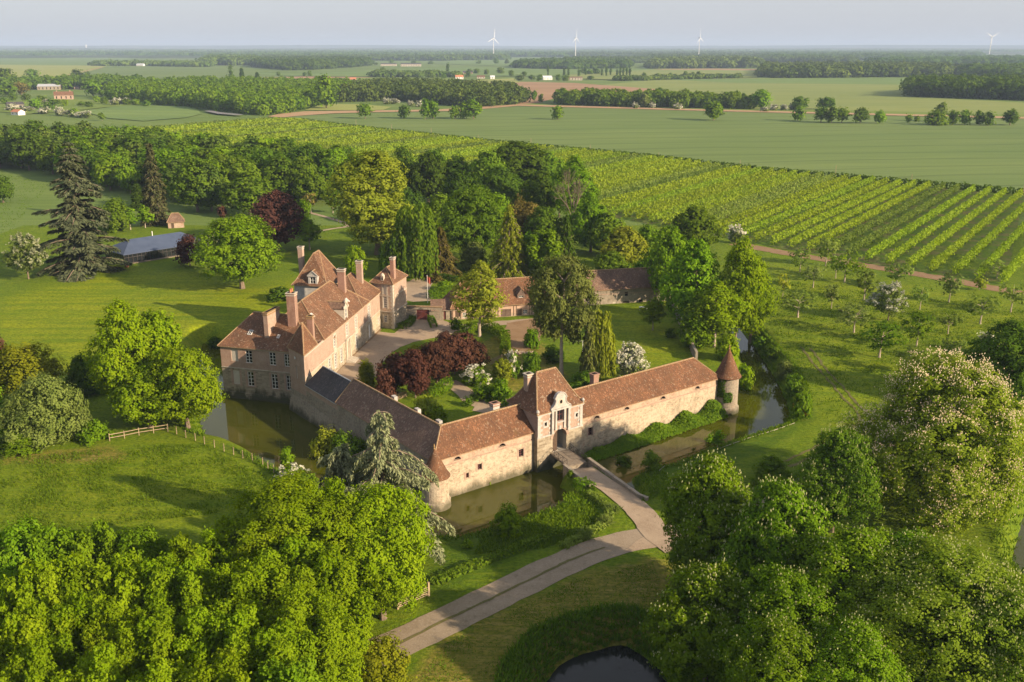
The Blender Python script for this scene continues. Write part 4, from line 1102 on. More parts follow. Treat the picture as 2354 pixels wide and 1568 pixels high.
# ---- gatehouse
GU0, GU1, GD, GB = 18.0, 26.9, 0.9, -6.3
gh = empty('gatehouse', front(22.4, -2) + (0,), 'square gatehouse with white stone trim, carved gable and bell-shaped tiled roof over the bridge', 'gatehouse')
gp0, gp1 = front(GU0, GD), front(GU1, GD)
GW_, GE = GU1 - GU0, 7.1
au0, au1 = 3.0, 5.75
ac = (au0 + au1) / 2
mb = MB()
winop = (ac - 0.62, ac + 0.62, 5.05, 7.0, 0.25)
ocl = []
for p in (zC(573, 777), zC(962, 660)):
    u, z = wall_uz(p, gp0, gp1); ocl.append((u - 0.24, u + 0.24, z - 0.32, z + 0.32, 0.25))
archop = (au0, au1, 0.0, 3.75, 0.9)
wall_panel(mb, gp0, gp1, [(-3.2, 3.2, 1), (3.2, GE, 0)], [archop] + ocl + [winop], rmi=2)
arch_fill(mb, gp0, gp1, au0, au1, 2.4, 3.75, 0, 0.9)
sides = [(front(GU1, GD), front(GU1, GB)), (front(GU1, GB), front(GU0, GB)), (front(GU0, GB), front(GU0, GD))]
for k, (a, b) in enumerate(sides):
    wall_panel(mb, a, b, [(-3.2, 3.2, 1), (3.2, GE, 0)], [(2.7, 5.9, 0.0, 3.6, 0.6)] if k == 1 else [], rmi=1)
gw_ = mb.build('wall', [M['brick'], M['ashlar'], M['palestone']], gh)
mb = MB()                                                     # passage: floor, side walls, vault
Ga, Gb = P_on(gp0, gp1, au0 + 0.0, -0.9), P_on(gp0, gp1, au1, -0.9)
bi = front(GU0, GB); 
pa_ = [P_on(gp0, gp1, au0 - 0.4, -0.92), P_on(gp0, gp1, au1 + 0.4, -0.92), P_on(gp0, gp1, au1 + 0.4, -6.5), P_on(gp0, gp1, au0 - 0.4, -6.5)]
mb.poly([tuple(pa_[0]) + (3.9,), tuple(pa_[3]) + (3.9,), tuple(pa_[2]) + (3.9,), tuple(pa_[1]) + (3.9,)])
for i, j in ((3, 0), (1, 2)): mb.poly([tuple(pa_[i]) + (0,), tuple(pa_[j]) + (0,), tuple(pa_[j]) + (3.9,), tuple(pa_[i]) + (3.9,)])
mb.poly([tuple(p) + (0.02,) for p in pa_])
mb.build('passage', M['greystone'], gh)
mb = MB()                                                     # white stone trim
wall_box(mb, gp0, gp1, -0.1, au0 - 0.25, 3.1, 3.35, 0.002, 0.16); wall_box(mb, gp0, gp1, au1 + 0.25, GW_ + 0.1, 3.1, 3.35, 0.002, 0.16)
for a, b in ((-0.14, ac - 1.75), (ac + 1.75, GW_ + 0.14)):
    wall_box(mb, gp0, gp1, a, b, GE - 0.35, GE, 0.002, 0.24)
for u in (0.0, GW_ - 0.55): wall_box(mb, gp0, gp1, u, u + 0.55, 3.35, GE - 0.35, 0.002, 0.10)
for k in range(9):
    z = 3.4 + k * 0.38
    if k % 2 == 0:
        wall_box(mb, gp0, gp1, 0.55, 0.95, z, z + 0.36, 0.002, 0.045); wall_box(mb, gp0, gp1, GW_ - 0.95, GW_ - 0.55, z, z + 0.36, 0.002, 0.045)
        wall_box(mb, gp0, gp1, ac - 2.2, ac - 1.83, z, z + 0.36, 0.002, 0.045); wall_box(mb, gp0, gp1, ac + 1.83, ac + 2.2, z, z + 0.36, 0.002, 0.045)
for s in (-1, 1):
    for off, w, d in ((1.62, 0.38, 0.34), (0.86, 0.3, 0.2)):
        u = ac + s * off; wall_box(mb, gp0, gp1, u - w / 2, u + w / 2, 3.95 if off < 1 else 3.5, 7.0, 0.003, d)
        wall_box(mb, gp0, gp1, u - w / 2 - 0.06, u + w / 2 + 0.06, 3.8 if off < 1 else 3.35, 3.99 if off < 1 else 3.52, 0.003, d + 0.06)
wall_box(mb, gp0, gp1, ac - 1.95, ac + 1.95, 7.0, 7.28, 0.003, 0.42)
wall_box(mb, gp0, gp1, ac - 0.7, ac + 0.7, 4.85, 5.0, 0.003, 0.24)
for o in ocl:
    for a, b, c_, d_ in ((o[0] - .28, o[0], o[2] - .25, o[3] + .25), (o[1], o[1] + .28, o[2] - .25, o[3] + .25), (o[0], o[1], o[2] - .25, o[2]), (o[0], o[1], o[3], o[3] + .25)):
        wall_box(mb, gp0, gp1, a, b, c_, d_, 0.003, 0.05)
arch_ring(mb, gp0, gp1, au0, au1, 2.4, 3.75, 0.45, 1, 0.07)
wall_box(mb, gp0, gp1, ac - 0.2, ac + 0.2, 3.7, 4.3, 0.075, 0.16)
# carved gable above the cornice
half = [(1.95, 7.28), (1.9, 7.42), (1.5, 7.62), (1.15, 7.95), (0.98, 8.35), (0.95, 8.75), (1.12, 8.8), (1.12, 8.95), (1.0, 9.05), (0.9, 9.3), (0.68, 9.55), (0.36, 9.7), (0.0, 9.76)]
out = [(ac - a, z) for a, z in half] + [(ac + a, z) for a, z in half[-2::-1]]
front_ = [tuple(P_on(gp0, gp1, u, 0.22)) + (z,) for u, z in out]; back_ = [tuple(P_on(gp0, gp1, u, -0.35)) + (z,) for u, z in out]
for i in range(len(out)):
    j = (i + 1) % len(out)
    mb.poly([front_[i], front_[j], back_[j], back_[i]])
mb.poly(front_[::-1]); mb.poly(back_)
for i in range(len(out) - 1): mb.tube(front_[i], front_[i + 1], 0.1, 0.1, 5, 0)
for u in (-0.02, GW_ + 0.02):
    mb.lathe(P_on(gp0, gp1, u, 0.06), [(0.22, GE - 0.3), (0.24, GE + 0.05), (0.12, GE + 0.12), (0.26, GE + 0.3), (0.28, GE + 0.45), (0.12, GE + 0.7)], 10)
trim = mb.build('stone_trim', [M['greystone'], M['brick']], gh)
mb = MB()
for k in range(14):
    a0, a1 = 2 * math.pi * k / 14, 2 * math.pi * (k + 1) / 14
    c3 = P_on(gp0, gp1, ac, 0.245)
    e = (Vector(gp1) - Vector(gp0)).normalized()
    P3 = lambda r, a, d: tuple(P_on(gp0, gp1, ac + r * math.cos(a), d)) + (8.25 + r * 1.2 * math.sin(a),)
    mb.poly([P3(0.27, a0, 0.226), P3(0.27, a1, 0.226), tuple(P_on(gp0, gp1, ac, 0.226)) + (8.25,)], 1)
    mb.poly([P3(0.27, a0, 0.26), P3(0.42, a0, 0.26), P3(0.42, a1, 0.26), P3(0.27, a1, 0.26)], 0)
    mb.poly([P3(0.27, a0, 0.226), P3(0.27, a0, 0.26), P3(0.27, a1, 0.26), P3(0.27, a1, 0.226)], 0)
    mb.poly([P3(0.42, a0, 0.226), P3(0.42, a1, 0.226), P3(0.42, a1, 0.26), P3(0.42, a0, 0.26)], 0)
mb.build('oculus', [M['palestone'], M['inside']], gh)
window(gh, gp0, gp1, winop, 2, 2, 0.22, 0.1, 'maroon')
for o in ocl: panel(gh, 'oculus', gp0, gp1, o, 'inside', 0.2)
# left door leaf half open in the arch
mb = MB(); wall_box(mb, gp0, gp1, au0 + 0.02, au0 + 1.3, 0.03, 3.45, -0.6, -0.5); mb.build('door', M['darkwood'], gh)['label'] = 'closed dark wooden leaf of the gate'
mb = MB()
qg = [front(GU0, GD), front(GU1, GD), front(GU1, GB), front(GU0, GB)]
gm = front(22.45, (GD + GB) / 2); 
hip_roof(mb, qg, GE, front(22.45 - 1.9, -2.7) + (12.3,), front(22.45 + 1.9, -2.7) + (12.3,), 0.3, ((0, 0), (0.25, 0.16), (0.5, 0.42), (1, 1)))
# ridge of the small roof behind the carved gable
A_ = P_on(gp0, gp1, ac - 1.0, -0.3); B__ = P_on(gp0, gp1, ac + 1.0, -0.3); m_ = P_on(gp0, gp1, ac, -0.3); m2_ = P_on(gp0, gp1, ac, -2.6)
for (a, s) in ((A_, 1), (B__, -1)):
    a2 = a + (m2_ - m_)
    f = [tuple(a) + (7.9,), tuple(m_) + (9.35,), tuple(m2_) + (9.35,), tuple(a2) + (7.9,)]
    mb.poly(f if s > 0 else f[::-1])
mb.tube(tuple(m_) + (9.4,), tuple(m2_) + (9.4,), 0.16, 0.16, 6, 1)
mb.build('roof', [M['tiledark' if False else 'tile'], M['ridge']], gh)
chimney(gh, front(19.7, -3.6), FU, 0.55, 0.5, 8.5, 12.1, 'brick', 'palestone')

# ---- the wings of the court
def wing(label, name, u0, u1, pt, depth, ze, zr, tilem, wallm, ends, hipin, lun, wins, band=2.75, outer='front', skip=()):
    w = empty(name, pt((u0 + u1) / 2, -depth / 2) + (0,), label, 'wing')
    p0, p1 = (pt(u0), pt(u1)) if outer == 'front' else (pt(u1), pt(u0))
    L_ = u1 - u0
    mb = MB()
    ops = []
    for px in lun:
        u, z = wall_uz(px, p0, p1); ops.append((u - 0.62, u + 0.62, 3.05, 3.62, 0.45))
    nl = len(ops)
    for px, ww, hh in wins:
        u, z = wall_uz(px, p0, p1); ops.append((u - ww / 2, u + ww / 2, z - hh / 2, z + hh / 2, 0.35))
    wall_panel(mb, p0, p1, [(-3.2, band, 0), (band, ze, 2)], ops)
    wall_box(mb, p0, p1, 0, L_, band - 0.09, band + 0.07, 0.002, 0.09, 1)
    for o in ops[:nl]:
        arch_fill(mb, p0, p1, o[0], o[1], 3.05, 3.62, 2, 0.45, 8); arch_ring(mb, p0, p1, o[0], o[1], 3.05, 3.62, 0.2, 1, 0.03, 8)
    for o in ops[nl:]:
        for u in (o[0] - 0.28, o[1] + 0.003): wall_box(mb, p0, p1, u, u + 0.277, o[2] - 0.2, o[3] + 0.2, 0.002, 0.03, 1)
    pin = [pt(u1, -depth), pt(u0, -depth)] if outer == 'front' else [pt(u0, -depth), pt(u1, -depth)]
    wall_panel(mb, pin[0], pin[1], [(-0.5, ze, 0)])
    wall_panel(mb, p1, pin[0], [(-3.2, ze, 0)]); wall_panel(mb, pin[1], p0, [(-3.2, ze, 0)])
    wo = mb.build('wall', [M[wallm], M['brick'], M[wallm if outer != 'front' else 'rubblepink']], w)
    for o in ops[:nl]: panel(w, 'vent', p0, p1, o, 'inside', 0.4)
    for o in ops[nl:]: window(w, p0, p1, o, 2, 3, 0.3, 0.07, 'maroon' if outer == 'front' else 'darkwood')
    mb = MB()
    q = [Vector(p0), Vector(p1), Vector(pin[0]), Vector(pin[1])]
    m0, m1 = (q[0] + q[3]) / 2, (q[1] + q[2]) / 2
    d_ = (m1 - m0).normalized()
    hip_roof(mb, q, ze, tuple(m0 + d_ * hipin[0]) + (zr,), tuple(m1 - d_ * hipin[1]) + (zr,), 0.3, ends=(ends[0], ends[1]), skip=skip)
    mb.build('roof', [M[tilem], M['ridge'], M['rubble']], w)
    return w
lw = wing('long tiled stone wing left of the gatehouse, facing the sun', 'stone_wing', 0.0, GU0 - 0.02, front, 7.0, 4.0, 7.4, 'tilered', 'rubble', (0, 2), (3.55, -0.25),
     [zD(1230, 790), zD(1555, 695)], [(zD(1303, 910), 0.5, 0.8), (zD(1392, 847), 0.75, 0.95), (zD(1692, 747), 0.9, 1.25)], skip=(3,))
chimney(lw, front(14.0, -4.6), FU, 0.6, 0.45, 5.5, 8.3, 'greystone', 'brickchim')
rw = wing('long tiled stone wing between the gatehouse and the far round turret', 'stone_wing', GU1 + 0.02, 59.6, front, 7.0, 4.0, 7.4, 'tilered', 'rubble', (2, 0), (-0.25, 3.0),
     [zF(758, 622), zF(993, 555), zF(1278, 467), zF(1547, 388)], [(zC(1135, 868), 0.95, 1.35)])
chimney(rw, front(34.0, -4.4), FU, 0.55, 0.5, 6.0, 8.9, 'brickchim', 'brickchim')
sw = wing('shaded grey stone wing with dark tiled roof behind the drooping cedar', 'stone_wing', 0.4, 29.3, left, 6.6, 4.0, 7.4, 'tiledark', 'rubblegrey', (0, 2), (3.3, 0.0) if False else (0.0, 3.3),
     [], [(zD(645, 672), 0.75, 2.2)], 9.0, 'left') if False else None
def left_wing():
    w = empty('stone_wing', left(15, -3) + (0,), 'shaded grey stone wing with dark tiled roof behind the drooping cedar', 'wing')
    p0, p1 = left(29.3), left(0.0)
    mb = MB()
    u, z = wall_uz(zD(645, 672), p0, p1); o1 = (u - 0.4, u + 0.4, z - 1.1, z + 1.1, 0.3)
    u, z = wall_uz(zD(600, 560), p0, p1); o2 = (u - 0.3, u + 0.3, z - 0.3, z + 0.3, 0.3)
    wall_panel(mb, p0, p1, [(-3.2, 4.0, 0)], [o1, o2])
    wall_panel(mb, left(0.5, -6.6), left(29.3, -6.6), [(-0.5, 4.0, 0)])
    wall_panel(mb, left(29.3, -6.6), p0, [(-3.2, 4.0, 0)])
    mb.poly([left(29.3, 0) + (4.0,), left(29.3, -6.6) + (4.0,), left(29.3, -3.3) + (7.35,)][::-1])
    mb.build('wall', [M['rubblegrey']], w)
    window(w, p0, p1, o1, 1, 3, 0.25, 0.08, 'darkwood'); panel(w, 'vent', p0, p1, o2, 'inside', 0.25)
    mb = MB()
    A0, A1, B0, B1 = Vector(left(-0.3, 0.3)), Vector(left(29.5, 0.3)), Vector(left(6.8, -6.9)), Vector(left(29.5, -6.9))
    r0, r1 = left(3.5, -3.5), left(29.5, -3.3)
    for lo, hi in ((A0, 0), (B0, 1)): pass
    f = [tuple(A1) + (4.0,), tuple(A0) + (4.0,), r0 + (7.4,), r1 + (7.4,)]; mb.poly(f)
    g = [tuple(B0) + (4.0,), tuple(B1) + (4.0,), r1 + (7.4,), r0 + (7.4,)]; mb.poly(g)
    mb.poly([tuple(A1) + (3.86,), tuple(A0) + (3.86,), tuple(A0) + (4.0,), tuple(A1) + (4.0,)], 1)
    mb.poly([tuple(A0) + (3.86,), tuple(A1) + (3.86,), tuple(B1) + (3.86,), tuple(B0) + (3.86,)], 1)
    mb.tube(tuple(A1) + (4.0,), r1 + (7.4,), 0.1, 0.1, 5, 1); mb.tube(tuple(B1) + (4.0,), r1 + (7.4,), 0.1, 0.1, 5, 1)
    N_ = 56
    a, b = Vector(r0 + (7.42,)), Vector(r1 + (7.42,))
    for k in range(N_): mb.tube(a.lerp(b, k / N_), a.lerp(b, (k + 0.97) / N_), 0.18, 0.14, 6, 1)
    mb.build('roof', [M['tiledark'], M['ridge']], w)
    for u in (6.5, 12.5, 19.5):                               # small stone gables on the garden side
        mb = MB(); mb.obox(left(u, -5.2), LU, 0.5, 0.3, 5.0, 6.9); mb.build('gable_stub', M['greystone'], w)
    return w
left_wing()
def slate_link():
    w = empty('slate_outbuilding', left(35, -3) + (0,), 'low stone link with a dark slate roof between the brick tower and tiled wing', 'outbuilding')
    mb = MB(); p0, p1 = left(41.2, -0.02), left(29.3, -0.02)
    wall_panel(mb, p0, p1, [(-3.2, 2.6, 0), (2.6, 3.75, 1)])
    n2 = LN
    mb.poly([left(46.0, 0.9) + (-3.2,), left(31.0, 0.55) + (-3.2,), left(31.0, 0.0) + (0.2,), left(41.2, 0.05) + (0.6,)], 0)
    wall_panel(mb, left(29.3, -6.0), left(41.2, -6.0), [(-0.5, 3.75, 0)])
    mb.build('wall', [M['rubblegrey'], M['brick']], w)
    mb = MB()
    e0, e1 = left(41.15, 0.2), left(29.35, 0.2); r0, r1 = left(40.0, -2.9), left(29.35, -3.0); b0, b1 = left(39.0, -6.2), left(29.35, -6.2)
    mb.poly([e0 + (3.75,), e1 + (3.75,), r1 + (6.9,), r0 + (6.9,)]); mb.poly([b1 + (3.75,), b0 + (3.75,), r0 + (6.9,), r1 + (6.9,)])
    mb.poly([e0 + (3.62,), e1 + (3.62,), e1 + (3.75,), e0 + (3.75,)], 1); mb.poly([e1 + (3.62,), e0 + (3.62,), b0 + (3.62,), b1 + (3.62,)], 1)
    mb.tube(r0 + (6.92,), r1 + (6.92,), 0.1, 0.1, 6, 1)
    mb.build('roof', [M['slate'], M['lead']], w)
slate_link()
def turret(c, r, ro, ze, za, wallm, label):
    t = empty('round_turret', tuple(c) + (WZ,), label, 'turret')
    mb = MB(); mb.lathe(c, [(r + 0.38, -3.2), (r + 0.3, -1.5), (r + 0.05, -1.35), (r, ze)], 32); mb.build('wall', M[wallm], t)
    mb = MB(); mb.lathe(c, [(r - 0.1, ze - 0.1), (ro, ze - 0.02), (ro, ze + 0.06), (ro * 0.83, ze + (za - ze) * 0.14), (0.09, za)], 32); mb.build('roof', M['tilered'], t)
    mb = MB(); mb.lathe(c, [(0.1, za - 0.06), (0.16, za + 0.05), (0.08, za + 0.2), (0.13, za + 0.35), (0.03, za + 0.8)], 8); mb.build('finial', M['orangelichen'], t)
    return t
TLc = (-10.9, 123.8); TRc = (38.4, 161.2)
turret(TLc, 1.9, 2.2, 2.15, 6.2, 'rubble', 'near round turret with a conical tiled roof beside the drooping cedar')
rt = turret(TRc, 2.0, 2.42, 4.1, 9.1, 'rubblegrey', 'far round turret with a conical tiled roof at the end of the sunlit wing')
mb = MB(); mb.obox((TRc[0] - 1.55, TRc[1] - 1.1), FU, 0.12, 0.1, 3.0, 3.7); mb.build('arrow_slit', M['inside'], rt)

# ---- bridge and causeway
br = empty('wooden_bridge', front(22.4, 4) + (0,), 'short plank bridge with iron railings from the arch over the moat', 'bridge')
mb = MB()
for k in range(22):
    a = dv0 + dvd * (0.02 + BLN * k / 22)
    mb.obox(a + dvd * (BLN / 44), dvn, 1.75, BLN / 44 - 0.012, -0.16, 0.04 + 0.006 * (k % 3))
for s in (-1.2, 0, 1.2): mb.obox(dv0 + dvd * (BLN / 2) + dvn * s, dvd, BLN / 2, 0.14, -0.5, -0.165)
mb.build('deck', M['deck'], br)
for s in (-1, 1):
    mb = MB(); L0 = 0.05; e = dvn * (1.68 * s)
    for k in range(5):
        p = dv0 + dvd * (0.15 + (BLN - 0.3) * k / 4) + e; mb.tube(tuple(p) + (0.0,), tuple(p) + (1.05,), 0.035, 0.035, 5)
        if k < 4:
            p2 = dv0 + dvd * (0.15 + (BLN - 0.3) * (k + 1) / 4) + e
            mb.tube(tuple(p) + (0.1,), tuple(p2) + (1.0,), 0.025, 0.025, 4); mb.tube(tuple(p) + (1.0,), tuple(p2) + (0.1,), 0.025, 0.025, 4)
    a, b = dv0 + dvd * 0.15 + e, dv0 + dvd * (BLN - 0.15) + e
    for z in (1.05, 0.1): mb.tube(tuple(a) + (z,), tuple(b) + (z,), 0.035, 0.035, 5)
    mb.build('railing', M['iron'], br)
def parapet(pts, label, w=0.45, h=0.75, z0=-3.0):
    mb = MB(); pts = [Vector(p) for p in pts]
    L_ = ribbon([tuple(p) for p in pts], w); n = len(pts)
    for i in range(n - 1):
        q = [L_[i], L_[i + 1], L_[2 * n - 2 - i], L_[2 * n - 1 - i]]
        mb.prism(q[::-1], z0, h + 0.06 * math.sin(i * 2.1))
        q2 = expand(q, 0.05)
        mb.prism([tuple(p) for p in q2][::-1], h + 0.07, h + 0.17 + 0.03 * math.sin(i * 3.0))
    return tag(mb.build('stone_parapet', M['rubblegrey']), label, 'parapet')
caus = lambda d, n: tuple(dv0 + dvd * d + dvn * n)
parapet([caus(BLN - 0.3 + k * 1.7, 2.15) for k in range(9)] + [caus(BLN + 14.8, 2.7)], 'low stone parapet on the far sunny side of the causeway', 0.4, 0.42)
parapet([caus(BLN - 0.3 + k * 1.3, -2.1) for k in range(7)], 'low ivy-grown stone parapet on the near side of the causeway', 0.4, 0.22)
mb = MB(); mb.obox(caus(BLN - 0.25, 0), dvn, 1.85, 0.2, -3.2, -0.1); tag(mb.build('abutment', M['rubblegrey']), 'stone abutment carrying the outer end of the plank bridge', 'abutment')

# ---- farm range along the back of the court
bl0, bl1 = (-13.6, 209.0), (9.5, 215.0)
barn = empty('half_timbered_barn', (-2, 213, 0.8), 'half-timbered barn with brown doors and a red tiled roof behind the yellow-green tree', 'barn')
def rect(pxa, pxb, p0, p1):
    ua, za = wall_uz(pxa, p0, p1); ub, zb = wall_uz(pxb, p0, p1)
    return [min(ua, ub), max(ua, ub), min(za, zb), max(za, zb)]
bops = {}
mb = MB()
for key, a, b in (('open', zE(472, 955), zE(552, 1050)), ('win', zE(590, 985), zE(652, 1080)), ('door1', zE(698, 1000), zE(756, 1140)), ('big1', zE(862, 945), zE(985, 1130)), ('big2', zE(995, 960), zE(1062, 1128)), ('big3', zE(1190, 935), zE(1348, 1112)), ('door2', zE(1440, 922), zE(1516, 1085)), ('win2', zE(1540, 940), zE(1605, 1000))):
    o = rect(a, b, bl0, bl1); o[3] = min(o[3], 3.15); o[2] = max(0.82, o[2]) if key not in ('open', 'win', 'win2') else max(1.2, o[2])
    if 'door' in key or 'big' in key: o[2] = 0.82
    bops[key] = tuple(o) + (0.2,)
BE = 3.6
wall_panel(mb, bl0, bl1, [(0.3, 1.5, 1), (1.5, BE, 0)], list(bops.values()), rmi=2)
bd = (Vector(bl1) - Vector(bl0)).normalized(); bn = Vector((-bd.y, bd.x)); BDp = 8.6
bq = [Vector(bl0), Vector(bl1), Vector(bl1) + bn * BDp, Vector(bl0) + bn * BDp]
for i in (1, 2, 3): wall_panel(mb, tuple(bq[i]), tuple(bq[(i + 1) % 4]), [(0.3, BE, 3)])
mb.build('wall', [M['render'], M['rubblepink'], M['darkwood'], M['rubblegrey']], barn)
mb = MB(); BL_ = (bq[1] - bq[0]).length
for z in (BE - 0.25, 3.2): wall_box(mb, bl0, bl1, 0, BL_, z, z + 0.14, 0.003, 0.05)
u = 0.2
while u < BL_ - 0.2:
    if not any(o[0] - 0.1 < u < o[1] + 0.1 for o in bops.values()): wall_box(mb, bl0, bl1, u - 0.07, u + 0.07, 0.9, 3.2, 0.003, 0.05)
    wall_box(mb, bl0, bl1, u - 0.06, u + 0.06, 3.34, BE - 0.25, 0.003, 0.05)
    u += 0.62
mb.build('timber_frame', M['darkwood'], barn)
for k in ('door1', 'door2', 'big1', 'big2', 'big3'):
    o = bops[k]; f = panel(barn, 'door', bl0, bl1, o, 'doorwood', 0.1)
    mb = MB()
    if 'big' in k: wall_box(mb, bl0, bl1, (o[0] + o[1]) / 2 - 0.04, (o[0] + o[1]) / 2 + 0.04, o[2], o[3] - 0.01, -0.099, -0.06)
    wall_box(mb, bl0, bl1, o[0] + 0.05, o[1] - 0.05, o[3] - 0.5, o[3] - 0.38, -0.099, -0.065); mb.build('door_rail', M['darkwood'], f)
window(barn, bl0, bl1, bops['win'], 3, 3, 0.15, 0.07); window(barn, bl0, bl1, bops['win2'], 3, 2, 0.15, 0.07); panel(barn, 'opening', bl0, bl1, bops['open'], 'darkwood', 0.19)
mb = MB()
rm0, rm1 = (bq[0] + bq[3]) / 2 + bd * 3.0, (bq[1] + bq[2]) / 2 - bd * 3.5
hip_roof(mb, bq, BE, tuple(rm0) + (8.7,), tuple(rm1) + (8.7,), 0.45)
mb.build('roof', [M['tilered'], M['ridge']], barn)
ud_, zd_ = wall_uz(zE(1505, 790), tuple(Vector(bl0) + bn * 0.8), tuple(Vector(bl1) + bn * 0.8))
dormer(barn, tuple(Vector(bl0) + bn * 0.6), tuple(Vector(bl1) + bn * 0.6), ud_, 1.9, 4.3, 5.6, 7.0, 3.2, 'doorwood', 'tiledark', None, (2, 2))
sr0, sr1 = (14.5, 221.4), (39.5, 227.0)
stone = empty('stone_barn', (27, 227, 0.8), 'long stone barn with a dark brown tiled roof beyond the courtyard pine', 'barn')
mb = MB(); sops = {}
for key, a, b in (('hatch', zG(1862, 428), zG(1886, 460)), ('door', zG(1848, 500), zG(1892, 585)), ('win', zG(1972, 488), zG(2000, 516)), ('blind', zG(1765, 505), zG(1793, 550)), ('win2', zG(2140, 470), zG(2165, 500))):
    o = rect(a, b, sr0, sr1); o[2] = max(o[2], 0.82); o[3] = min(o[3], 4.3); sops[key] = tuple(o) + (0.25,)
SE = 4.4
wall_panel(mb, sr0, sr1, [(0.0, SE, 0)], list(sops.values()))
sdv = (Vector(sr1) - Vector(sr0)).normalized(); sn = Vector((-sdv.y, sdv.x))
sq = [Vector(sr0), Vector(sr1), Vector(sr1) + sn * 8, Vector(sr0) + sn * 8]
for i in (1, 2, 3): wall_panel(mb, tuple(sq[i]), tuple(sq[(i + 1) % 4]), [(0.0, SE, 0)])
wall_box(mb, sr0, sr1, 0, 25.6, 3.2, 3.34, 0.002, 0.07, 1)
mb.build('wall', [M['rubblegrey'], M['brick']], stone)
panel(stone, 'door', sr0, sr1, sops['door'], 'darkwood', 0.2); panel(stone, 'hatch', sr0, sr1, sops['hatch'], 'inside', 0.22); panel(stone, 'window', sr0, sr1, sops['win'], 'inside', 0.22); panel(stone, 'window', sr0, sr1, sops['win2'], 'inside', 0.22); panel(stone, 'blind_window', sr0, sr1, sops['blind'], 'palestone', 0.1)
mb = MB(); m0, m1 = (sq[0] + sq[3]) / 2, (sq[1] + sq[2]) / 2
hip_roof(mb, sq, SE, tuple(m0) + (8.3,), tuple(m1) + (8.3,), 0.35, ends=(2, 2))
mb.build('roof', [M['tiledark'], M['ridge'], M['rubblegrey']], stone)
# the yard wall with the maroon gate and the little pent house
yw0 = tuple(NT_[2] - e1_ * 0.0 + e2_ * -0.4); yw1 = (-15.8, 208.6)
gz0 = 0.8
mb = MB(); yl = (Vector(yw1) - Vector(yw0)).length
wg = wall_uz(zG(228, 630), yw0, yw1)[0]; wg2 = wall_uz(zG(327, 628), yw0, yw1)[0]
gateo = (wg, min(wg2, yl - 0.3), 0.85, 3.3, 0.35)
yt = empty('yard_wall', tuple(Vector(yw0).lerp(Vector(yw1), 0.5)) + (0.8,), 'stone yard wall with a big maroon gate beside the square tower', 'wall')
wall_panel(mb, yw0, yw1, [(0.2, 3.9, 0)], [gateo], 0.35)
yn = Vector(((Vector(yw1) - Vector(yw0)).normalized().y, -(Vector(yw1) - Vector(yw0)).normalized().x))
wall_panel(mb, tuple(Vector(yw1) - yn * 0.45), tuple(Vector(yw0) - yn * 0.45), [(0.2, 3.9, 0)], [(yl - gateo[1], yl - gateo[0], 0.85, 3.3, 0.05)])
wall_box(mb, yw0, yw1, 0, yl, 3.9, 4.1, -0.55, 0.12, 1)
mb.build('wall', [M['rubblegrey'], M['ridge']], yt)
panel(yt, 'gate', yw0, yw1, gateo, 'maroon', 0.2)
ph = empty('pent_house', (-16, 209.5, 0.8), 'tiny lean-to with two dark doors between yard wall and timbered barn', 'outbuilding')
pp0 = (-20.0, 207.4); pp1 = (-14.0, 207.2)
if True:
    pu0 = wall_uz(zE(100, 1090), yw0, yw1); 
    a = P_on(yw0, yw1, min(gateo[1] + 0.6, yl), 0.02); pp0 = (a.x, a.y); pp1 = (pp0[0] + 5.4, pp0[1] + 0.6)
mb = MB(); pops = []
for px0, px1 in ((zE(175, 930), zE(216, 1085)), (zE(290, 915), zE(330, 1065))):
    o = rect(px0, px1, pp0, pp1); o[2] = 0.82; o[3] = 2.9; pops.append(tuple(o) + (0.2,))
wall_panel(mb, pp0, pp1, [(0.2, 3.2, 0)], pops)
pd = (Vector(pp1) - Vector(pp0)).normalized(); pn = Vector((-pd.y, pd.x))
wall_panel(mb, pp1, tuple(Vector(pp1) + pn * 3), [(0.2, 3.2, 0)]); wall_panel(mb, tuple(Vector(pp0) + pn * 3), pp0, [(0.2, 3.2, 0)])
mb.build('wall', M['rubblegrey'], ph)
for o in pops: panel(ph, 'door', pp0, pp1, o, 'inside' if False else 'maroon', 0.15)
mb = MB(); a, b = Vector(pp0) - pn * 0.35 - pd * 0.2, Vector(pp1) - pn * 0.35 + pd * 0.2
a2, b2 = a + pn * 3.4, b + pn * 3.4
mb.poly([tuple(a) + (3.15,), tuple(b) + (3.15,), tuple(b2) + (5.0,), tuple(a2) + (5.0,)]); mb.poly([tuple(b) + (3.03,), tuple(a) + (3.03,), tuple(a2) + (4.88,), tuple(b2) + (4.88,)], 1)
mb.poly([tuple(a) + (3.03,), tuple(b) + (3.03,), tuple(b) + (3.15,), tuple(a) + (3.15,)], 1)
mb.poly([tuple(b2) + (0.5,), tuple(a2) + (0.5,), tuple(a2) + (5.0,), tuple(b2) + (5.0,)], 1)
mb.build('roof', [M['tiledark'], M['rubblegrey']], ph)
# old court wall running from the stone barn towards the far turret
cw = [tuple(g0(*p)) for p in [(1545, 705), (1562, 745), (1580, 785), (1600, 830)]]
mb = MB()
rib = ribbon(smooth_line(cw, 4), 0.5); n = len(rib) // 2
for i in range(n - 1):
    mb.prism([rib[i], rib[i + 1], rib[2 * n - 2 - i], rib[2 * n - 1 - i]][::-1], -0.5, 2.6 + 0.15 * math.sin(i * 1.7))
tag(mb.build('court_wall', M['rubblegrey']), 'old grey court wall half covered in ivy behind the far turret', 'wall')
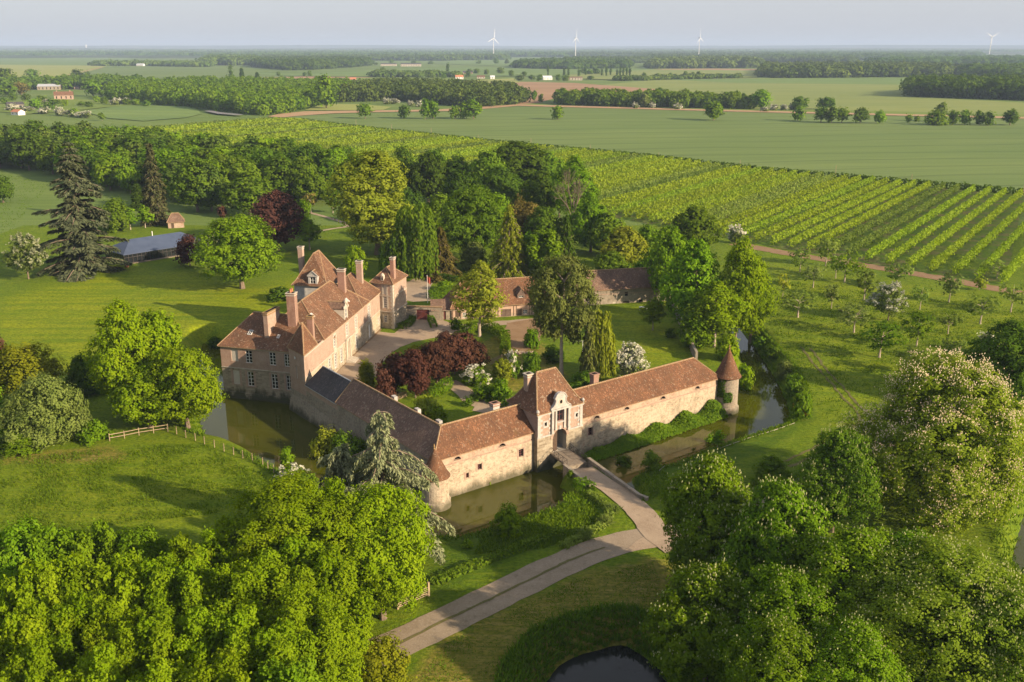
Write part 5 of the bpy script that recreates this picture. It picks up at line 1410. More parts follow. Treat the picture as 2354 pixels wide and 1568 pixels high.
# ---- marquee with a blue roof
mA, mB_ = at(287, 608, 0.8).xy, at(470, 578, 0.8).xy
md = (mB_ - mA).normalized(); mn = Vector((-md.y, md.x)); mB_ = mA + md * 26.0; MW = 12.0
mq = [mA, mB_, mB_ + mn * MW, mA + mn * MW]
mar = empty('marquee', tuple((mA + mB_) / 2 + mn * 5) + (0.8,), 'big party marquee with a blue-grey roof and dark glazed sides on the lawn', 'marquee')
t = NT('blue-grey marquee fabric'); p_ = t.pos(); M['marquee'] = t.finish(t.ramp(t.noise(p_, 0.4, 3), [(0.3, (0.045, 0.062, 0.105)), (0.7, (0.06, 0.08, 0.13))]), 0.55, None, 0.3)
mb = MB(); hip_roof(mb, mq, 3.6, tuple((mA + mq[3]) / 2 + md * 5.0) + (6.6,), tuple((mB_ + mq[2]) / 2 - md * 5.0) + (6.6,), 0.25, ridges=False, rmi=0)
for k in range(1, 5):
    pass
mb.build('roof', M['marquee'], mar)
mb = MB(); mb.obox((mA + mq[2]) / 2, md, 13.8, MW / 2 + 1.0, 0.5, 0.98); mb.build('deck', M['deck'], mar)
for i in range(4):
    a, b = tuple(mq[i]), tuple(mq[(i + 1) % 4]); L_ = (mq[(i + 1) % 4] - mq[i]).length
    mb = MB(); wall_box(mb, a, b, 0.1, L_ - 0.1, 1.0, 3.5, -0.12, -0.08); mb.build('glass_wall', M['glass'], mar)
    mb = MB()
    nn_ = int(L_ / 1.25)
    for k in range(nn_ + 1): wall_box(mb, a, b, max(0, L_ * k / nn_ - 0.05), min(L_, L_ * k / nn_ + 0.05), 1.0, 3.5, -0.06, 0.02)
    wall_box(mb, a, b, 0.06, L_ - 0.06, 2.55, 2.65, -0.055, 0.0); mb.build('frame', M['metal'] if False else M['iron'], mar)
mb = MB(); q = (mq[0] + mq[3]) / 2 + md * 14 + mn * 4.0; mb.tube(tuple(q) + (3.0,), tuple(q) + (7.2,), 0.14, 0.14, 8); mb.build('flue', M['white'], mar)
for px, lb in (((279, 601), 'terracotta pot at the far corner of the marquee'), ((292, 615), 'terracotta pot at the near corner of the marquee')):
    c = at(*px); mb = MB(); mb.lathe(c.xy, [(0.35, 0.75), (0.55, 1.1), (0.6, 1.5), (0.45, 1.65), (0.5, 1.75), (0.4, 1.78)], 12); tag(mb.build('plant_pot', M['terracotta']), lb, 'pot')
# ---- small thatch-like hut
hc = at(405, 522, 0.8).xy; hu = Vector((0.94, 0.34)); hv = Vector((-hu.y, hu.x))
hut = empty('garden_hut', tuple(hc) + (0.8,), 'small tiled hut among the trees behind the marquee', 'hut')
hq = [hc - hu * 2.6 - hv * 2.1, hc + hu * 2.6 - hv * 2.1, hc + hu * 2.6 + hv * 2.1, hc - hu * 2.6 + hv * 2.1]
mb = MB()
for i in range(4): wall_panel(mb, tuple(hq[i]), tuple(hq[(i + 1) % 4]), [(0.3, 2.9, 0)], [(1.0, 1.9, 0.85, 2.5, 0.15)] if i == 0 else [])
mb.build('wall', M['rubblepink'], hut); panel(hut, 'door', tuple(hq[0]), tuple(hq[1]), (1.0, 1.9, 0.85, 2.5), 'darkwood', 0.1)
mb = MB(); hip_roof(mb, hq, 2.9, tuple(hc - hu * 1.2) + (5.6,), tuple(hc + hu * 1.2) + (5.6,), 0.4); mb.build('roof', [M['tiledark'], M['ridge']], hut)

# ------------------------------------------------------------------ trees: builders
def unit(a): return a / np.maximum(1e-9, np.linalg.norm(a, axis=-1, keepdims=True))
def leaves(C, N, s, rng, w=0.72, along=None):
    """loose leaf-shaped faces at points C with normals N and lengths s"""
    N = unit(N)
    r = rng.normal(size=C.shape) if along is None else along + 0.25 * rng.normal(size=C.shape)
    t = unit(r - (r * N).sum(-1, keepdims=True) * N)
    b = np.cross(N, t)
    s = np.broadcast_to(np.asarray(s, dtype=float).reshape(-1, 1) if np.ndim(s) else s, (len(C), 1)) * rng.uniform(0.7, 1.3, (len(C), 1))
    k = N * s * 0.12
    return np.stack([C + t * s * 0.62, C + b * s * w * 0.5 + k, C - t * s * 0.5, C - b * s * w * 0.5 + k], 1)
PROF = {'round': lambda t: np.sqrt(np.clip(1 - (2 * t - 1) ** 2, 0, 1)) ** 0.85,
        'egg': lambda t: np.clip(np.sin(np.pi * np.clip(t, 0, 1) ** 0.72), 0, 1) ** 0.75,
        'cone': lambda t: np.clip(1.02 - t, 0, 1) ** 0.8,
        'column': lambda t: np.clip(np.sin(np.pi * np.clip(0.08 + 0.9 * t, 0, 1)), 0, 1) ** 0.45,
        'dome': lambda t: np.sqrt(np.clip(1 - t ** 2, 0, 1)) * (0.75 + 0.25 * np.clip(t * 4, 0, 1)),
        'flat': lambda t: np.clip(np.sin(np.pi * np.clip(t, 0, 1) ** 0.9), 0, 1) ** 0.5}
def crown_lobes(rng, H, W, base, prof, n, rl=0.3, spread=0.66):
    t = (np.arange(n) + rng.uniform(0.2, 0.8, n)) / n
    a = np.arange(n) * 2.39996 + rng.uniform(-0.5, 0.5, n) + rng.uniform(0, 6)
    pr = PROF[prof](t)
    rad = W / 2 * pr * spread * rng.uniform(0.65, 1.1, n)
    rad[rng.random(n) < 0.15] *= 0.4
    z = base + (H - base) * (0.06 + 0.86 * t)
    R = W * rl * rng.uniform(0.7, 1.25, n) * (0.55 + 0.45 * pr)
    return np.stack([rad * np.cos(a), rad * np.sin(a), z], 1), R
def crown_broad(rng, H, W, base, prof='egg', n=16, leaf=0.4, cover=2.2, rl=0.27, flat=0.85, cr=0.55, up=0.35, tuft=1.0, spread=0.68, fill=0.12, blossom=None, bl_n=1.0, w=0.72, clip_low=True):
    lc, lr = crown_lobes(rng, H, W, base, prof, n, rl, spread)
    area = (4 * np.pi * lr ** 2 * 0.55).sum()
    la = 0.5 * leaf * leaf * w
    total = int(min(90000, area * cover * 0.42 / la))
    kper = max(6, int(1.4 * (cr / leaf) ** 2 * 9))
    nc = max(20, total // kper)
    pick = rng.choice(len(lr), size=nc * 2, p=lr ** 2 / (lr ** 2).sum())
    d = unit(rng.normal(size=(nc * 2, 3)) + np.array([0, 0, up]))
    P = lc[pick] + d * (lr[pick] * rng.uniform(0.82, 1.12, nc * 2))[:, None] * np.array([1, 1, flat])
    keep = np.ones(len(P), dtype=bool)
    for c, r in zip(lc, lr):
        q = (P - c) / np.array([1, 1, flat])
        keep &= (np.linalg.norm(q, axis=1) > r * 0.78)
    if clip_low: keep &= P[:, 2] > base * 0.75
    P, d, pick = P[keep][:nc], d[keep][:nc], pick[keep][:nc]
    nc = len(P)
    crn = rng.uniform(0, 1, nc)
    sz = cr * rng.uniform(0.6, 1.35, nc)
    C = np.repeat(P, kper, 0) + rng.normal(size=(nc * kper, 3)) * np.repeat(sz, kper)[:, None] * np.array([0.62, 0.62, 0.5 * tuft])
    D = np.repeat(d, kper, 0)
    ctr = np.array([0, 0, base + (H - base) * 0.4])
    off_ = (C - np.repeat(P, kper, 0)) / np.maximum(0.05, np.repeat(sz, kper))[:, None]
    N = D * 0.6 + unit(C - ctr) * 0.4 + off_ * 0.45 + rng.normal(size=C.shape) * 0.36 + np.array([0, 0, 0.25])
    V = leaves(C, N, leaf, rng, w)
    rn = np.clip(np.repeat(crn, kper) * 0.6 + rng.uniform(0, 0.4, len(C)), 0, 1)
    nf = int(len(C) * fill)
    if nf:
        p2 = rng.choice(len(lr), size=nf)
        C2 = lc[p2] + unit(rng.normal(size=(nf, 3))) * (lr[p2] * rng.uniform(0.2, 0.8, nf))[:, None]
        V = np.concatenate([V, leaves(C2, rng.normal(size=C2.shape) + [0, 0, 0.4], leaf * 1.5, rng, w)])
        rn = np.concatenate([rn, rng.uniform(0, 0.5, nf)])  # inner leaves get the darker tints: shade inside the crown put into colour
    out = dict(V=V, rn=rn, lobes=(lc, lr))
    if blossom:
        m = int(nc * bl_n)
        pw_ = np.clip(d[:, 2] + 0.35, 0.03, None); ii = rng.choice(nc, size=m, p=pw_ / pw_.sum())
        C = P[ii] + (d[ii] + np.array([0, 0, 0.35])) * sz[ii, None] * rng.uniform(0.7, 1.2, (m, 1)) + rng.normal(size=(m, 3)) * cr * 0.5
        if blossom == 'candle':
            s = leaf * (0.85 if bl_n < 2 else (0.85 if bl_n < 4 else 0.62))
            up3 = np.tile(np.array([[0, 0, 1.0]]), (m, 1))
            n1 = unit(np.concatenate([rng.normal(size=(m, 2)), np.zeros((m, 1))], 1))
            n2 = np.cross(up3, n1)
            B = np.concatenate([leaves(C, n1, s, rng, 0.6, up3), leaves(C, n2, s, rng, 0.6, up3)])
        else:
            k = 7
            CC = np.repeat(C, k, 0) + rng.normal(size=(m * k, 3)) * cr * 0.4
            B = leaves(CC, np.repeat(d[ii], k, 0) + 0.6 * rng.normal(size=CC.shape), leaf * 0.8, rng, 0.9)
        out['B'] = B; out['brn'] = rng.uniform(0, 1, len(B))
    return out
def crown_plumes(rng, H, W, base, leaf, n=8, cover=1.5):
    """upright feathery plumes, as on a hornbeam: ragged leafy sprays along rising limbs, dark clefts between"""
    Vs, rs, lc = [], [], []
    for layer, m in ((0, n), (1, n)):
        for i in range(m):
            a = i * 2.39996 + layer * 1.1 + rng.uniform(-0.4, 0.4)
            k = math.sqrt((i + 0.5) / m)
            r1 = W / 2 * (k * 0.8 if layer == 0 else rng.uniform(0.75, 1.0))
            z1 = H * (1 - 0.3 * k ** 1.6) * rng.uniform(0.88, 1.03) if layer == 0 else base + (H - base) * rng.uniform(0.32, 0.7)
            z0 = base + (z1 - base) * (0.2 if layer == 0 else 0.03)
            L_ = z1 - z0; pw = W * rng.uniform(0.13, 0.2)
            ln = 0.9 * rng.uniform(0.8, 1.2)
            per = 16
            q = max(30, int(cover * 2 * math.pi * pw * 0.7 * L_ / (0.36 * leaf * leaf) / per * 1.5))
            u = rng.beta(1.15, 0.95, q)
            f = rng.uniform(0, 2 * np.pi, q)
            pr = pw * np.clip(1.06 - u, 0, 1) ** 0.75 * (0.55 + 0.45 * np.clip(u * 4, 0, 1)) * rng.uniform(0.35, 1.15, q)
            dirn = np.stack([np.cos(f), np.sin(f), 0 * f], 1)
            rad = r1 * (0.2 + 0.8 * u ** 0.75)
            c0 = np.stack([rad * math.cos(a), rad * math.sin(a), z0 + L_ * u], 1) + dirn * pr[:, None]
            d = unit(dirn * 0.75 + np.array([0, 0, 0.75]) + 0.25 * rng.normal(size=(q, 3)))
            t = rng.uniform(-0.45, 1.0, (q, per))
            C = (c0[:, None, :] + d[:, None, :] * (t * ln)[:, :, None] + rng.normal(size=(q, per, 3)) * (0.26 * (1.15 - np.clip(t, 0, 1)))[:, :, None]).reshape(-1, 3)
            DN = np.repeat(dirn, per, 0)
            N = DN * 0.55 + np.array([math.cos(a) * k, math.sin(a) * k, 0.0]) * 0.35 + np.array([0, 0, 0.6]) + rng.normal(size=C.shape) * 0.42
            Vs.append(leaves(C, N, leaf, rng, 0.72)); rs.append(np.clip(rng.uniform(0, 0.35) + np.repeat(rng.uniform(0, 0.4, q), per) + rng.uniform(0, 0.25, len(C)), 0, 1))
            lc.append(c0.mean(0))
    return dict(V=np.concatenate(Vs), rn=np.concatenate(rs), lobes=(np.array(lc), np.full(len(lc), 1.0)))
def trunk_mesh(rng, H, W, base, lobes, r, top=0.62, bark='bark', nlimb=9, lean=0.0):
    mb = MB(); pts = []
    n = 6
    ph = rng.uniform(0, 6)
    for k in range(n + 1):
        f = k / n
        pts.append(Vector((lean * f * H + 0.02 * H * math.sin(3 * f + ph) * f, 0.02 * H * math.cos(2.2 * f + ph) * f, -0.3 + f * (H * top + 0.3))))
    for k in range(n):
        f0, f1 = k / n, (k + 1) / n
        mb.tube(pts[k], pts[k + 1], r * (1.0 - 0.75 * f0) * (1.25 if k == 0 else 1), r * (1.0 - 0.75 * f1), 7, 0, False)
    if lobes is not None:
        lc, lr = lobes
        for i in rng.permutation(len(lc))[:nlimb]:
            c = Vector(lc[i]); zc = max(base * 0.8, min(H * top, c.z - 0.45 * math.hypot(c.x, c.y)))
            f = (zc + 0.3) / (H * top + 0.3) * n
            k = min(n - 1, max(0, int(f))); a = pts[k].lerp(pts[k + 1], f - k)
            m = a.lerp(c, 0.5) + Vector((0, 0, 0.06 * H * 0.3))
            mb.tube(a, m, r * 0.36, r * 0.24, 5, 0, False); mb.tube(m, c, r * 0.24, r * 0.08, 5, 0, False)
    return mb.mesh('trunk', M[bark])
def conifer(rng, H, W, leaf, style):
    """layered boughs: cedar (wide, level, drooping tips), droop (weeping cedar), spruce (narrow cone), cypress"""
    mb = MB(); r = H * 0.018 + 0.1
    for k in range(8):
        f0, f1 = k / 8, (k + 1) / 8
        mb.tube((0, 0, f0 * H * 0.97 - (0.3 if k == 0 else 0)), (0, 0, f1 * H * 0.97), r * (1.02 - f0), r * (1.02 - f1) + 0.02, 7, 0, False)
    Cs, Ns, Al = [], [], []
    step = {'cedar': 0.62, 'droop': 0.75, 'spruce': 0.5, 'loose': 0.55}[style]
    z0 = {'cedar': 0.03, 'droop': 0.08, 'spruce': 0.04, 'loose': 0.03}[style] * H
    z = z0; a0 = 0.0
    while z < H * 0.985:
        f = (z - z0) / (H - z0)
        env = {'cedar': (1 - f) ** 0.7 * (0.8 + 0.2 * math.sin(z * 1.3)), 'droop': (1 - f) ** 0.38 * (0.72 + 0.28 * math.sin(z * 1.1 + 0.6)), 'spruce': (1 - f) ** 0.85, 'loose': (1 - f) ** 0.9}[style]
        nb = {'cedar': 5, 'droop': 4, 'spruce': 7, 'loose': 6}[style]
        for b in range(nb):
            a0 += 2.39996
            L_ = W / 2 * env * (rng.uniform(0.5, 1.15) if style != 'droop' else rng.choice([0.35, 0.55, 0.8, 1.15])) + 0.25
            a = a0 + rng.uniform(-0.3, 0.3)
            if style == 'droop' and rng.random() < 0.12: L_ *= 1.35
            rise, droop = {'cedar': (0.25, 0.42), 'droop': (0.4, 0.85), 'spruce': (0.05, 0.35), 'loose': (-0.05, 0.45)}[style]
            rise *= rng.uniform(0.5, 1.4); droop *= rng.uniform(0.7, 1.3)
            dr = np.array([math.cos(a), math.sin(a), 0]); sd_ = np.array([-dr[1], dr[0], 0])
            s = np.linspace(0.02, 1, 8)
            pts = np.array([0, 0, z]) + dr * (L_ * s)[:, None] + np.array([0, 0, 1]) * (L_ * (rise * s - droop * s ** 2))[:, None]
            if L_ > 1.0:
                for q in range(0, 6, 2): mb.tube(pts[q], pts[q + 2], 0.05 + 0.012 * L_ * (1 - q / 7), 0.04 + 0.01 * L_ * (1 - (q + 2) / 7), 4, 0, False)
            dens = {'cedar': 46, 'droop': 105, 'spruce': 20, 'loose': 22}[style]
            m = max(4, int(dens * L_ / max(1.0, leaf * 2.4)))
            u = rng.beta(1.6, 1.0, m)
            wd = L_ * {'cedar': 0.26, 'droop': 0.2, 'spruce': 0.22, 'loose': 0.24}[style] * np.sin(np.pi * np.clip(u, 0.05, 0.97)) ** 0.7
            off = rng.uniform(-1, 1, m)
            c = np.array([0, 0, z]) + dr * (L_ * u)[:, None] + sd_ * (off * wd)[:, None]
            hang = rng.uniform(0, {'cedar': 0.35, 'droop': 1.1, 'spruce': 0.5, 'loose': 0.9}[style], m)
            c = c + np.array([0, 0, 1]) * (L_ * (rise * u - droop * u ** 2) - np.abs(off) * wd * 0.25 - hang)[:, None]
            nn = np.array([0, 0, 1.0]) * (1.0 if style == 'cedar' else 0.45) + dr * 0.45 + rng.normal(size=(m, 3)) * 0.4
            al = dr * 0.7 + sd_ * (off * 0.9)[:, None] + np.array([0, 0, -1]) * (0.3 + (1.2 if style in ('droop', 'loose') else 0.2))
            Cs.append(c); Ns.append(nn); Al.append(al)
        z += step * rng.uniform(0.7, 1.3) * max(0.6, H / 16)
    C = np.concatenate(Cs); N = np.concatenate(Ns); A = np.concatenate(Al)
    V = leaves(C, N, leaf * 1.5, rng, 0.36, A)
    return dict(V=V, rn=rng.uniform(0, 1, len(V)), trunk=mb.mesh('trunk', M['bark']))
def weeping(rng, H, W, leaf, nstr=260):
    lc, lr = crown_lobes(rng, H, W * 0.8, H * 0.35, 'dome', 14, 0.2, 0.8)
    Cs, Ns = [], []
    for _ in range(nstr):
        i = rng.integers(len(lr)); d = unit(rng.normal(size=3) + np.array([0, 0, 0.7]))
        p = lc[i] + d * lr[i]
        out = unit(np.array([p[0], p[1], 0.0]) + 1e-6)
        drop = max(1.0, min(p[2] - 0.4, rng.uniform(0.25, 0.75) * H * 0.8))
        m = max(5, int(drop / (leaf * 0.42)))
        s = np.linspace(0, 1, m)
        c = p + out * (0.9 * s ** 0.5)[:, None] + np.array([0, 0, -1]) * (drop * s)[:, None] + rng.normal(size=(m, 3)) * 0.14
        Cs.append(c); Ns.append(np.tile(out + np.array([0, 0, 0.35]), (m, 1)) + rng.normal(size=(m, 3)) * 0.55)
    C = np.concatenate(Cs); N = np.concatenate(Ns)
    V = leaves(C, N, leaf * 1.35, rng, 0.45, np.tile(np.array([[0, 0, -1.0]]), (len(C), 1)))
    return dict(V=V, rn=rng.uniform(0, 1, len(V)), lobes=(lc, lr))
def bare(rng, H, W):
    mb = MB()
    def grow(p, d, l, r, depth):
        q = p + d * l
        mb.tube(p, q, r, r * 0.68, 5 if depth < 3 else 4, 0, False)
        if depth >= 5 or r < 0.012: return
        for k in range(3 if depth > 0 else 4):
            nd = (d + Vector(rng.normal(size=3)) * 0.42 + Vector((0, 0, 0.12))).normalized()
            grow(q if k else p.lerp(q, 0.7), nd, l * rng.uniform(0.6, 0.85), r * rng.uniform(0.5, 0.68), depth + 1)
    grow(Vector((0, 0, -0.3)), Vector((0.03, 0, 1)).normalized(), H * 0.3, H * 0.016, 0)
    return mb.mesh('branches', M['bark'])

PROTO = {}
GEO = {
    # name: (nominal height, crown width, builder, options)
    'oak':      (14, 13, 'b', dict(base=2.2, prof='egg', n=26, rl=0.2, flat=0.9)),
    'lime':     (18, 13, 'b', dict(base=2.5, prof='egg', n=30, rl=0.19, flat=1.0)),
    'round':    (10, 10, 'b', dict(base=1.6, prof='round', n=20, rl=0.22)),
    'tuft':     (16, 9, 'p', dict(base=0.9)),
    'chestnut': (18, 15, 'b', dict(base=2.2, prof='egg', n=34, rl=0.19, flat=0.95, blossom='candle', bl_n=0.6)),
    'dotchestnut': (18, 17, 'b', dict(base=1.5, prof='dome', n=38, rl=0.17, flat=0.95, blossom='candle', bl_n=2.2)),
    'pinkchestnut': (20, 18, 'b', dict(base=1.5, prof='dome', n=40, rl=0.17, flat=0.95, blossom='candle', bl_n=6.0)),
    'slim':     (15, 7, 'b', dict(base=3.5, prof='egg', n=18, rl=0.24, flat=1.1)),
    'poplar':   (20, 4.5, 'b', dict(base=0.8, prof='column', n=18, rl=0.3, flat=1.6, up=0.8, tuft=1.8)),
    'bush':     (4, 5, 'b', dict(base=0.0, prof='dome', n=14, rl=0.24, clip_low=False, cr=0.4)),
    'bigbush':  (8, 10, 'b', dict(base=0.0, prof='dome', n=24, rl=0.2, clip_low=False)),
    'apple':    (6, 6, 'b', dict(base=1.8, prof='flat', n=13, rl=0.17, cover=1.5, spread=0.85, cr=0.45, fill=0.02)),
    'haw':      (5, 4.5, 'b', dict(base=0.3, prof='dome', n=14, rl=0.23, blossom='spray', bl_n=1.6, cr=0.4)),
    'haw2':     (7, 6, 'b', dict(base=1.6, prof='egg', n=14, rl=0.23, blossom='spray', bl_n=1.1, cr=0.4)),
    'yew':      (5, 3, 'b', dict(base=0.0, prof='column', n=16, rl=0.32, flat=1.9, up=0.9, tuft=2.4, cr=0.3, clip_low=False, cover=3.6, fill=0.3)),
    'thuja':    (9, 11, 'b', dict(base=0.0, prof='dome', n=26, rl=0.2, flat=1.3, up=0.8, tuft=1.8, clip_low=False)),
    'pine':     (19, 13, 'b', dict(base=5.5, prof='round', n=44, rl=0.155, flat=0.62, up=0.8, cover=2.8, spread=0.95, cr=0.7, fill=0.03)),
    'cedar':    (24, 15, 'c', 'cedar'), 'droop': (18, 15, 'c', 'droop'), 'spruce': (20, 6, 'c', 'spruce'), 'loose': (16, 9, 'c', 'loose'),
    'weeping':  (14, 13, 'w', None), 'bare': (16, 9, 'x', None),
}
def proto(geo, lod, var):
    key = (geo, lod, var)
    if key in PROTO: return PROTO[key]
    H, W, kind, opt = GEO[geo]
    rng = np.random.default_rng(abs(sum(ord(c) * (i + 7) for i, c in enumerate(geo)) * 31 + var * 7 + 11))
    leaf = lod
    d = dict(H=H, W=W)
    if kind == 'b':
        o = dict(opt); base = o.pop('base')
        o['cr'] = max(o.get('cr', 0.55), leaf * 1.05) * (1.0 if H > 7 else 0.9)
        c = crown_broad(rng, H, W, base, leaf=leaf, **o)
        if base > 0.2 or geo in ('haw',):
            r = {'apple': 0.17, 'pine': 0.45, 'slim': 0.24, 'lime': 0.42, 'oak': 0.42, 'poplar': 0.3, 'haw2': 0.14}.get(geo, H * 0.021)
            d['trunk'] = trunk_mesh(rng, H, W, base, c['lobes'], r, 0.8 if geo in ('pine', 'poplar', 'tuft') else 0.6, 'palebark' if geo in ('pine', 'slim', 'apple') else 'bark', 14 if geo == 'pine' else 9)
    elif kind == 'p':
        c = crown_plumes(rng, H, W, opt['base'], leaf); d['trunk'] = trunk_mesh(rng, H, W, 1.5, c['lobes'], 0.32, 0.7)
    elif kind == 'c':
        c = conifer(rng, H, W, leaf, opt); d['trunk'] = c['trunk']
        if opt == 'droop':           # side leaders give the old cedar its broken outline
            for ox, oy, k in ((-4.2, 1.6, 0.72), (-2.6, -2.8, 0.58), (0.6, 3.4, 0.62)):
                c2 = conifer(rng, H * k, W * 0.62, leaf, opt)
                c['V'] = np.concatenate([c['V'], c2['V'] + np.array([ox, oy, 0.2])]); c['rn'] = np.concatenate([c['rn'], c2['rn']])
    elif kind == 'w':
        c = weeping(rng, H, W, leaf); d['trunk'] = trunk_mesh(rng, H, W, H * 0.3, c['lobes'], 0.4, 0.6)
    else:
        d['crown'] = bare(rng, H, W); PROTO[key] = d; return d
    V = c['V']
    # the crown's true extents, so that a tree gets the size it has in the photo
    d['ext'] = (np.percentile(np.abs(V[:, :, 0]), 99) + np.percentile(np.abs(V[:, :, 1]), 99), V[:, :, 2].max())
    d['crown'] = quads_mesh('crown', V, L['green'], c['rn'])
    if 'B' in c: d['blossom'] = quads_mesh('blossom', c['B'], L['blossom'], c['brn'])
    PROTO[key] = d
    return d
LODS = [0.2, 0.26, 0.36, 0.52, 0.75, 1.1, 1.7, 2.6]
trng = random.Random(77)
NVAR = {0.2: 2, 0.26: 2, 0.36: 2, 0.52: 2, 0.75: 2, 1.1: 3, 1.7: 3, 2.6: 3}
def set_mat(o, m):
    o.material_slots[0].link = 'OBJECT'; o.material_slots[0].material = m
def plant(geo, leaf, x, y, z, h, w, label, cat='tree', group=None, name=None, blossom='blossom', lodk=1.0, var=None, rz=None):
    dist = math.sqrt(x * x + y * y + (CAMH - z) ** 2)
    want = 2.2 * dist / 957 * lodk
    lod = min(LODS, key=lambda q: abs(math.log(q / want)))
    H0, W0 = GEO[geo][:2]
    sc_ = h / H0
    lod2 = min(LODS, key=lambda q: abs(math.log(q * ((h / H0) * (w / W0) ** 2) ** (1 / 3) / want)))
    p = proto(geo, lod2, trng.randrange(NVAR[lod2]) if var is None else var)
    ew, eh = p.get('ext', (W0, H0))
    e = empty(name or 'tree', (x, y, z), label, cat, group, trng.uniform(0, 6.28) if rz is None else rz)
    e.scale = (w / ew, w / ew, h / eh)
    if geo == 'bare':
        b_ = link('branches', p['crown'], e); return e
    c = link('crown' if cat == 'tree' else 'foliage', p['crown'], e); set_mat(c, L[leaf])
    if 'trunk' in p: link('trunk', p['trunk'], e)
    if 'blossom' in p:
        b = link('blossom', p['blossom'], e); set_mat(b, L[blossom])
    return e
def on_ground(px, py):
    """where the view through a photo pixel first meets the dug terrain"""
    a = at(px, py, 6.0); b = at(px, py, -4.0)
    if b.y > Y1 - 2: return at(px, py)
    for k in range(81):
        p = a.lerp(b, k / 80)
        if p.z <= ground_z(p.x, p.y): return p
    return at(px, py)
def tree(geo, leaf, bx, by, ty, wpx, label, cat='tree', group=None, **kw):
    """a plant whose foot is at (bx, by), top at row ty, crown wpx wide in the photo's pixels"""
    b = on_ground(bx, by); z = ground_z(b.x, b.y) if b.y < Y1 else 0.8
    h = max(0.5, height_at(b, ty) - z)
    de = to_px((b.x, b.y, h * 0.6))[2]
    return plant(geo, leaf, b.x, b.y, z - 0.02, h, wpx * de / FPX, label, cat, group, **kw)
def tree_top(geo, leaf, tx, ty, h, w, label, cat='tree', group=None, **kw):
    """a tall plant given by where its top shows and its real height"""
    t = at(tx, ty, h); z = ground_z(t.x, t.y)
    t = at(tx, ty, h + z)
    return plant(geo, leaf, t.x, t.y, z - 0.05, h, w, label, cat, group, **kw)
def hedge(line, w, h, label, leaf='hedge', name='hedge', cat='hedge', lf=0.3, group=None, z=None, closed=False, dens=1.0):
    line = [Vector(p) for p in line]
    P, N = [], []
    rng = np.random.default_rng(len(line) * 7 + int(h * 100))
    for a, b in zip(line[:-1], line[1:]):
        l = (b - a).length
        if l < 1e-3: continue
        d = (b - a) / l; n = Vector((-d.y, d.x))
        m = int(l * (w + 2 * h) * 3.4 * dens / (lf * lf)) + 4
        u = rng.uniform(-0.1, l + 0.1, m); s = rng.uniform(0, w + 2 * h, m)
        side = np.where(s < h, -w / 2, np.where(s < h + w, s - h - w / 2, w / 2))
        zz = np.where(s < h, s, np.where(s < h + w, h, 2 * h + w - s))
        nv = np.stack([np.where(s < h, -n.x, np.where(s < h + w, 0, n.x)), np.where(s < h, -n.y, np.where(s < h + w, 0, n.y)), np.where((s >= h) & (s < h + w), 1.0, 0.15)], 1)
        gz_ = ground_z((a.x + b.x) / 2, (a.y + b.y) / 2) if z is None else z
        c = np.stack([a.x + d.x * u + n.x * side, a.y + d.y * u + n.y * side, gz_ + zz], 1)
        wob = 0.16 * w * np.sin(u * 1.3 + a.x) + 0.05
        c += nv * (wob * rng.uniform(0.2, 1.0, m))[:, None] + rng.normal(size=c.shape) * lf * 0.25
        P.append(c); N.append(nv + rng.normal(size=c.shape) * 0.45)
    P = np.concatenate(P); N = np.concatenate(N)
    me = quads_mesh(name, leaves(P, N, lf, rng), L[leaf], rng.uniform(0, 1, len(P)))
    return tag(link(name, me), label, cat, group)
def blades(name, pts, h, leaf='fen', s=0.28, seed=1, kind='stuff', label=None, cat=None):
    """upright grass or weed tufts at given ground points (n,3)"""
    rng = np.random.default_rng(seed)
    n = len(pts)
    hh = h * rng.uniform(0.4, 1.2, n)
    d = unit(rng.normal(size=(n, 3)) * np.array([0.4, 0.4, 0]) + np.array([0, 0, 1]))
    side = unit(np.concatenate([rng.normal(size=(n, 2)), np.zeros((n, 1))], 1)) * s
    lean = rng.normal(size=(n, 3)) * np.array([0.3, 0.3, 0]) * hh[:, None]
    V = np.stack([pts - side * 0.6, pts + side * 0.6, pts + side * 0.35 + d * hh[:, None] + lean, pts - side * 0.35 + d * hh[:, None] * 0.9 + lean], 1)
    me = quads_mesh(name, V, L[leaf], rng.uniform(0, 1, n))
    return tag(link(name, me), label, cat, None, kind)
def scatter_poly(poly, n, seed):
    rng = np.random.default_rng(seed); pa = np.asarray(poly)
    Q = rng.uniform(pa.min(0), pa.max(0), (n * 4, 2)); Q = Q[poly_sd(Q, pa) > 0][:n]
    return np.array([(x, y, ground_z(x, y)) for x, y in Q])

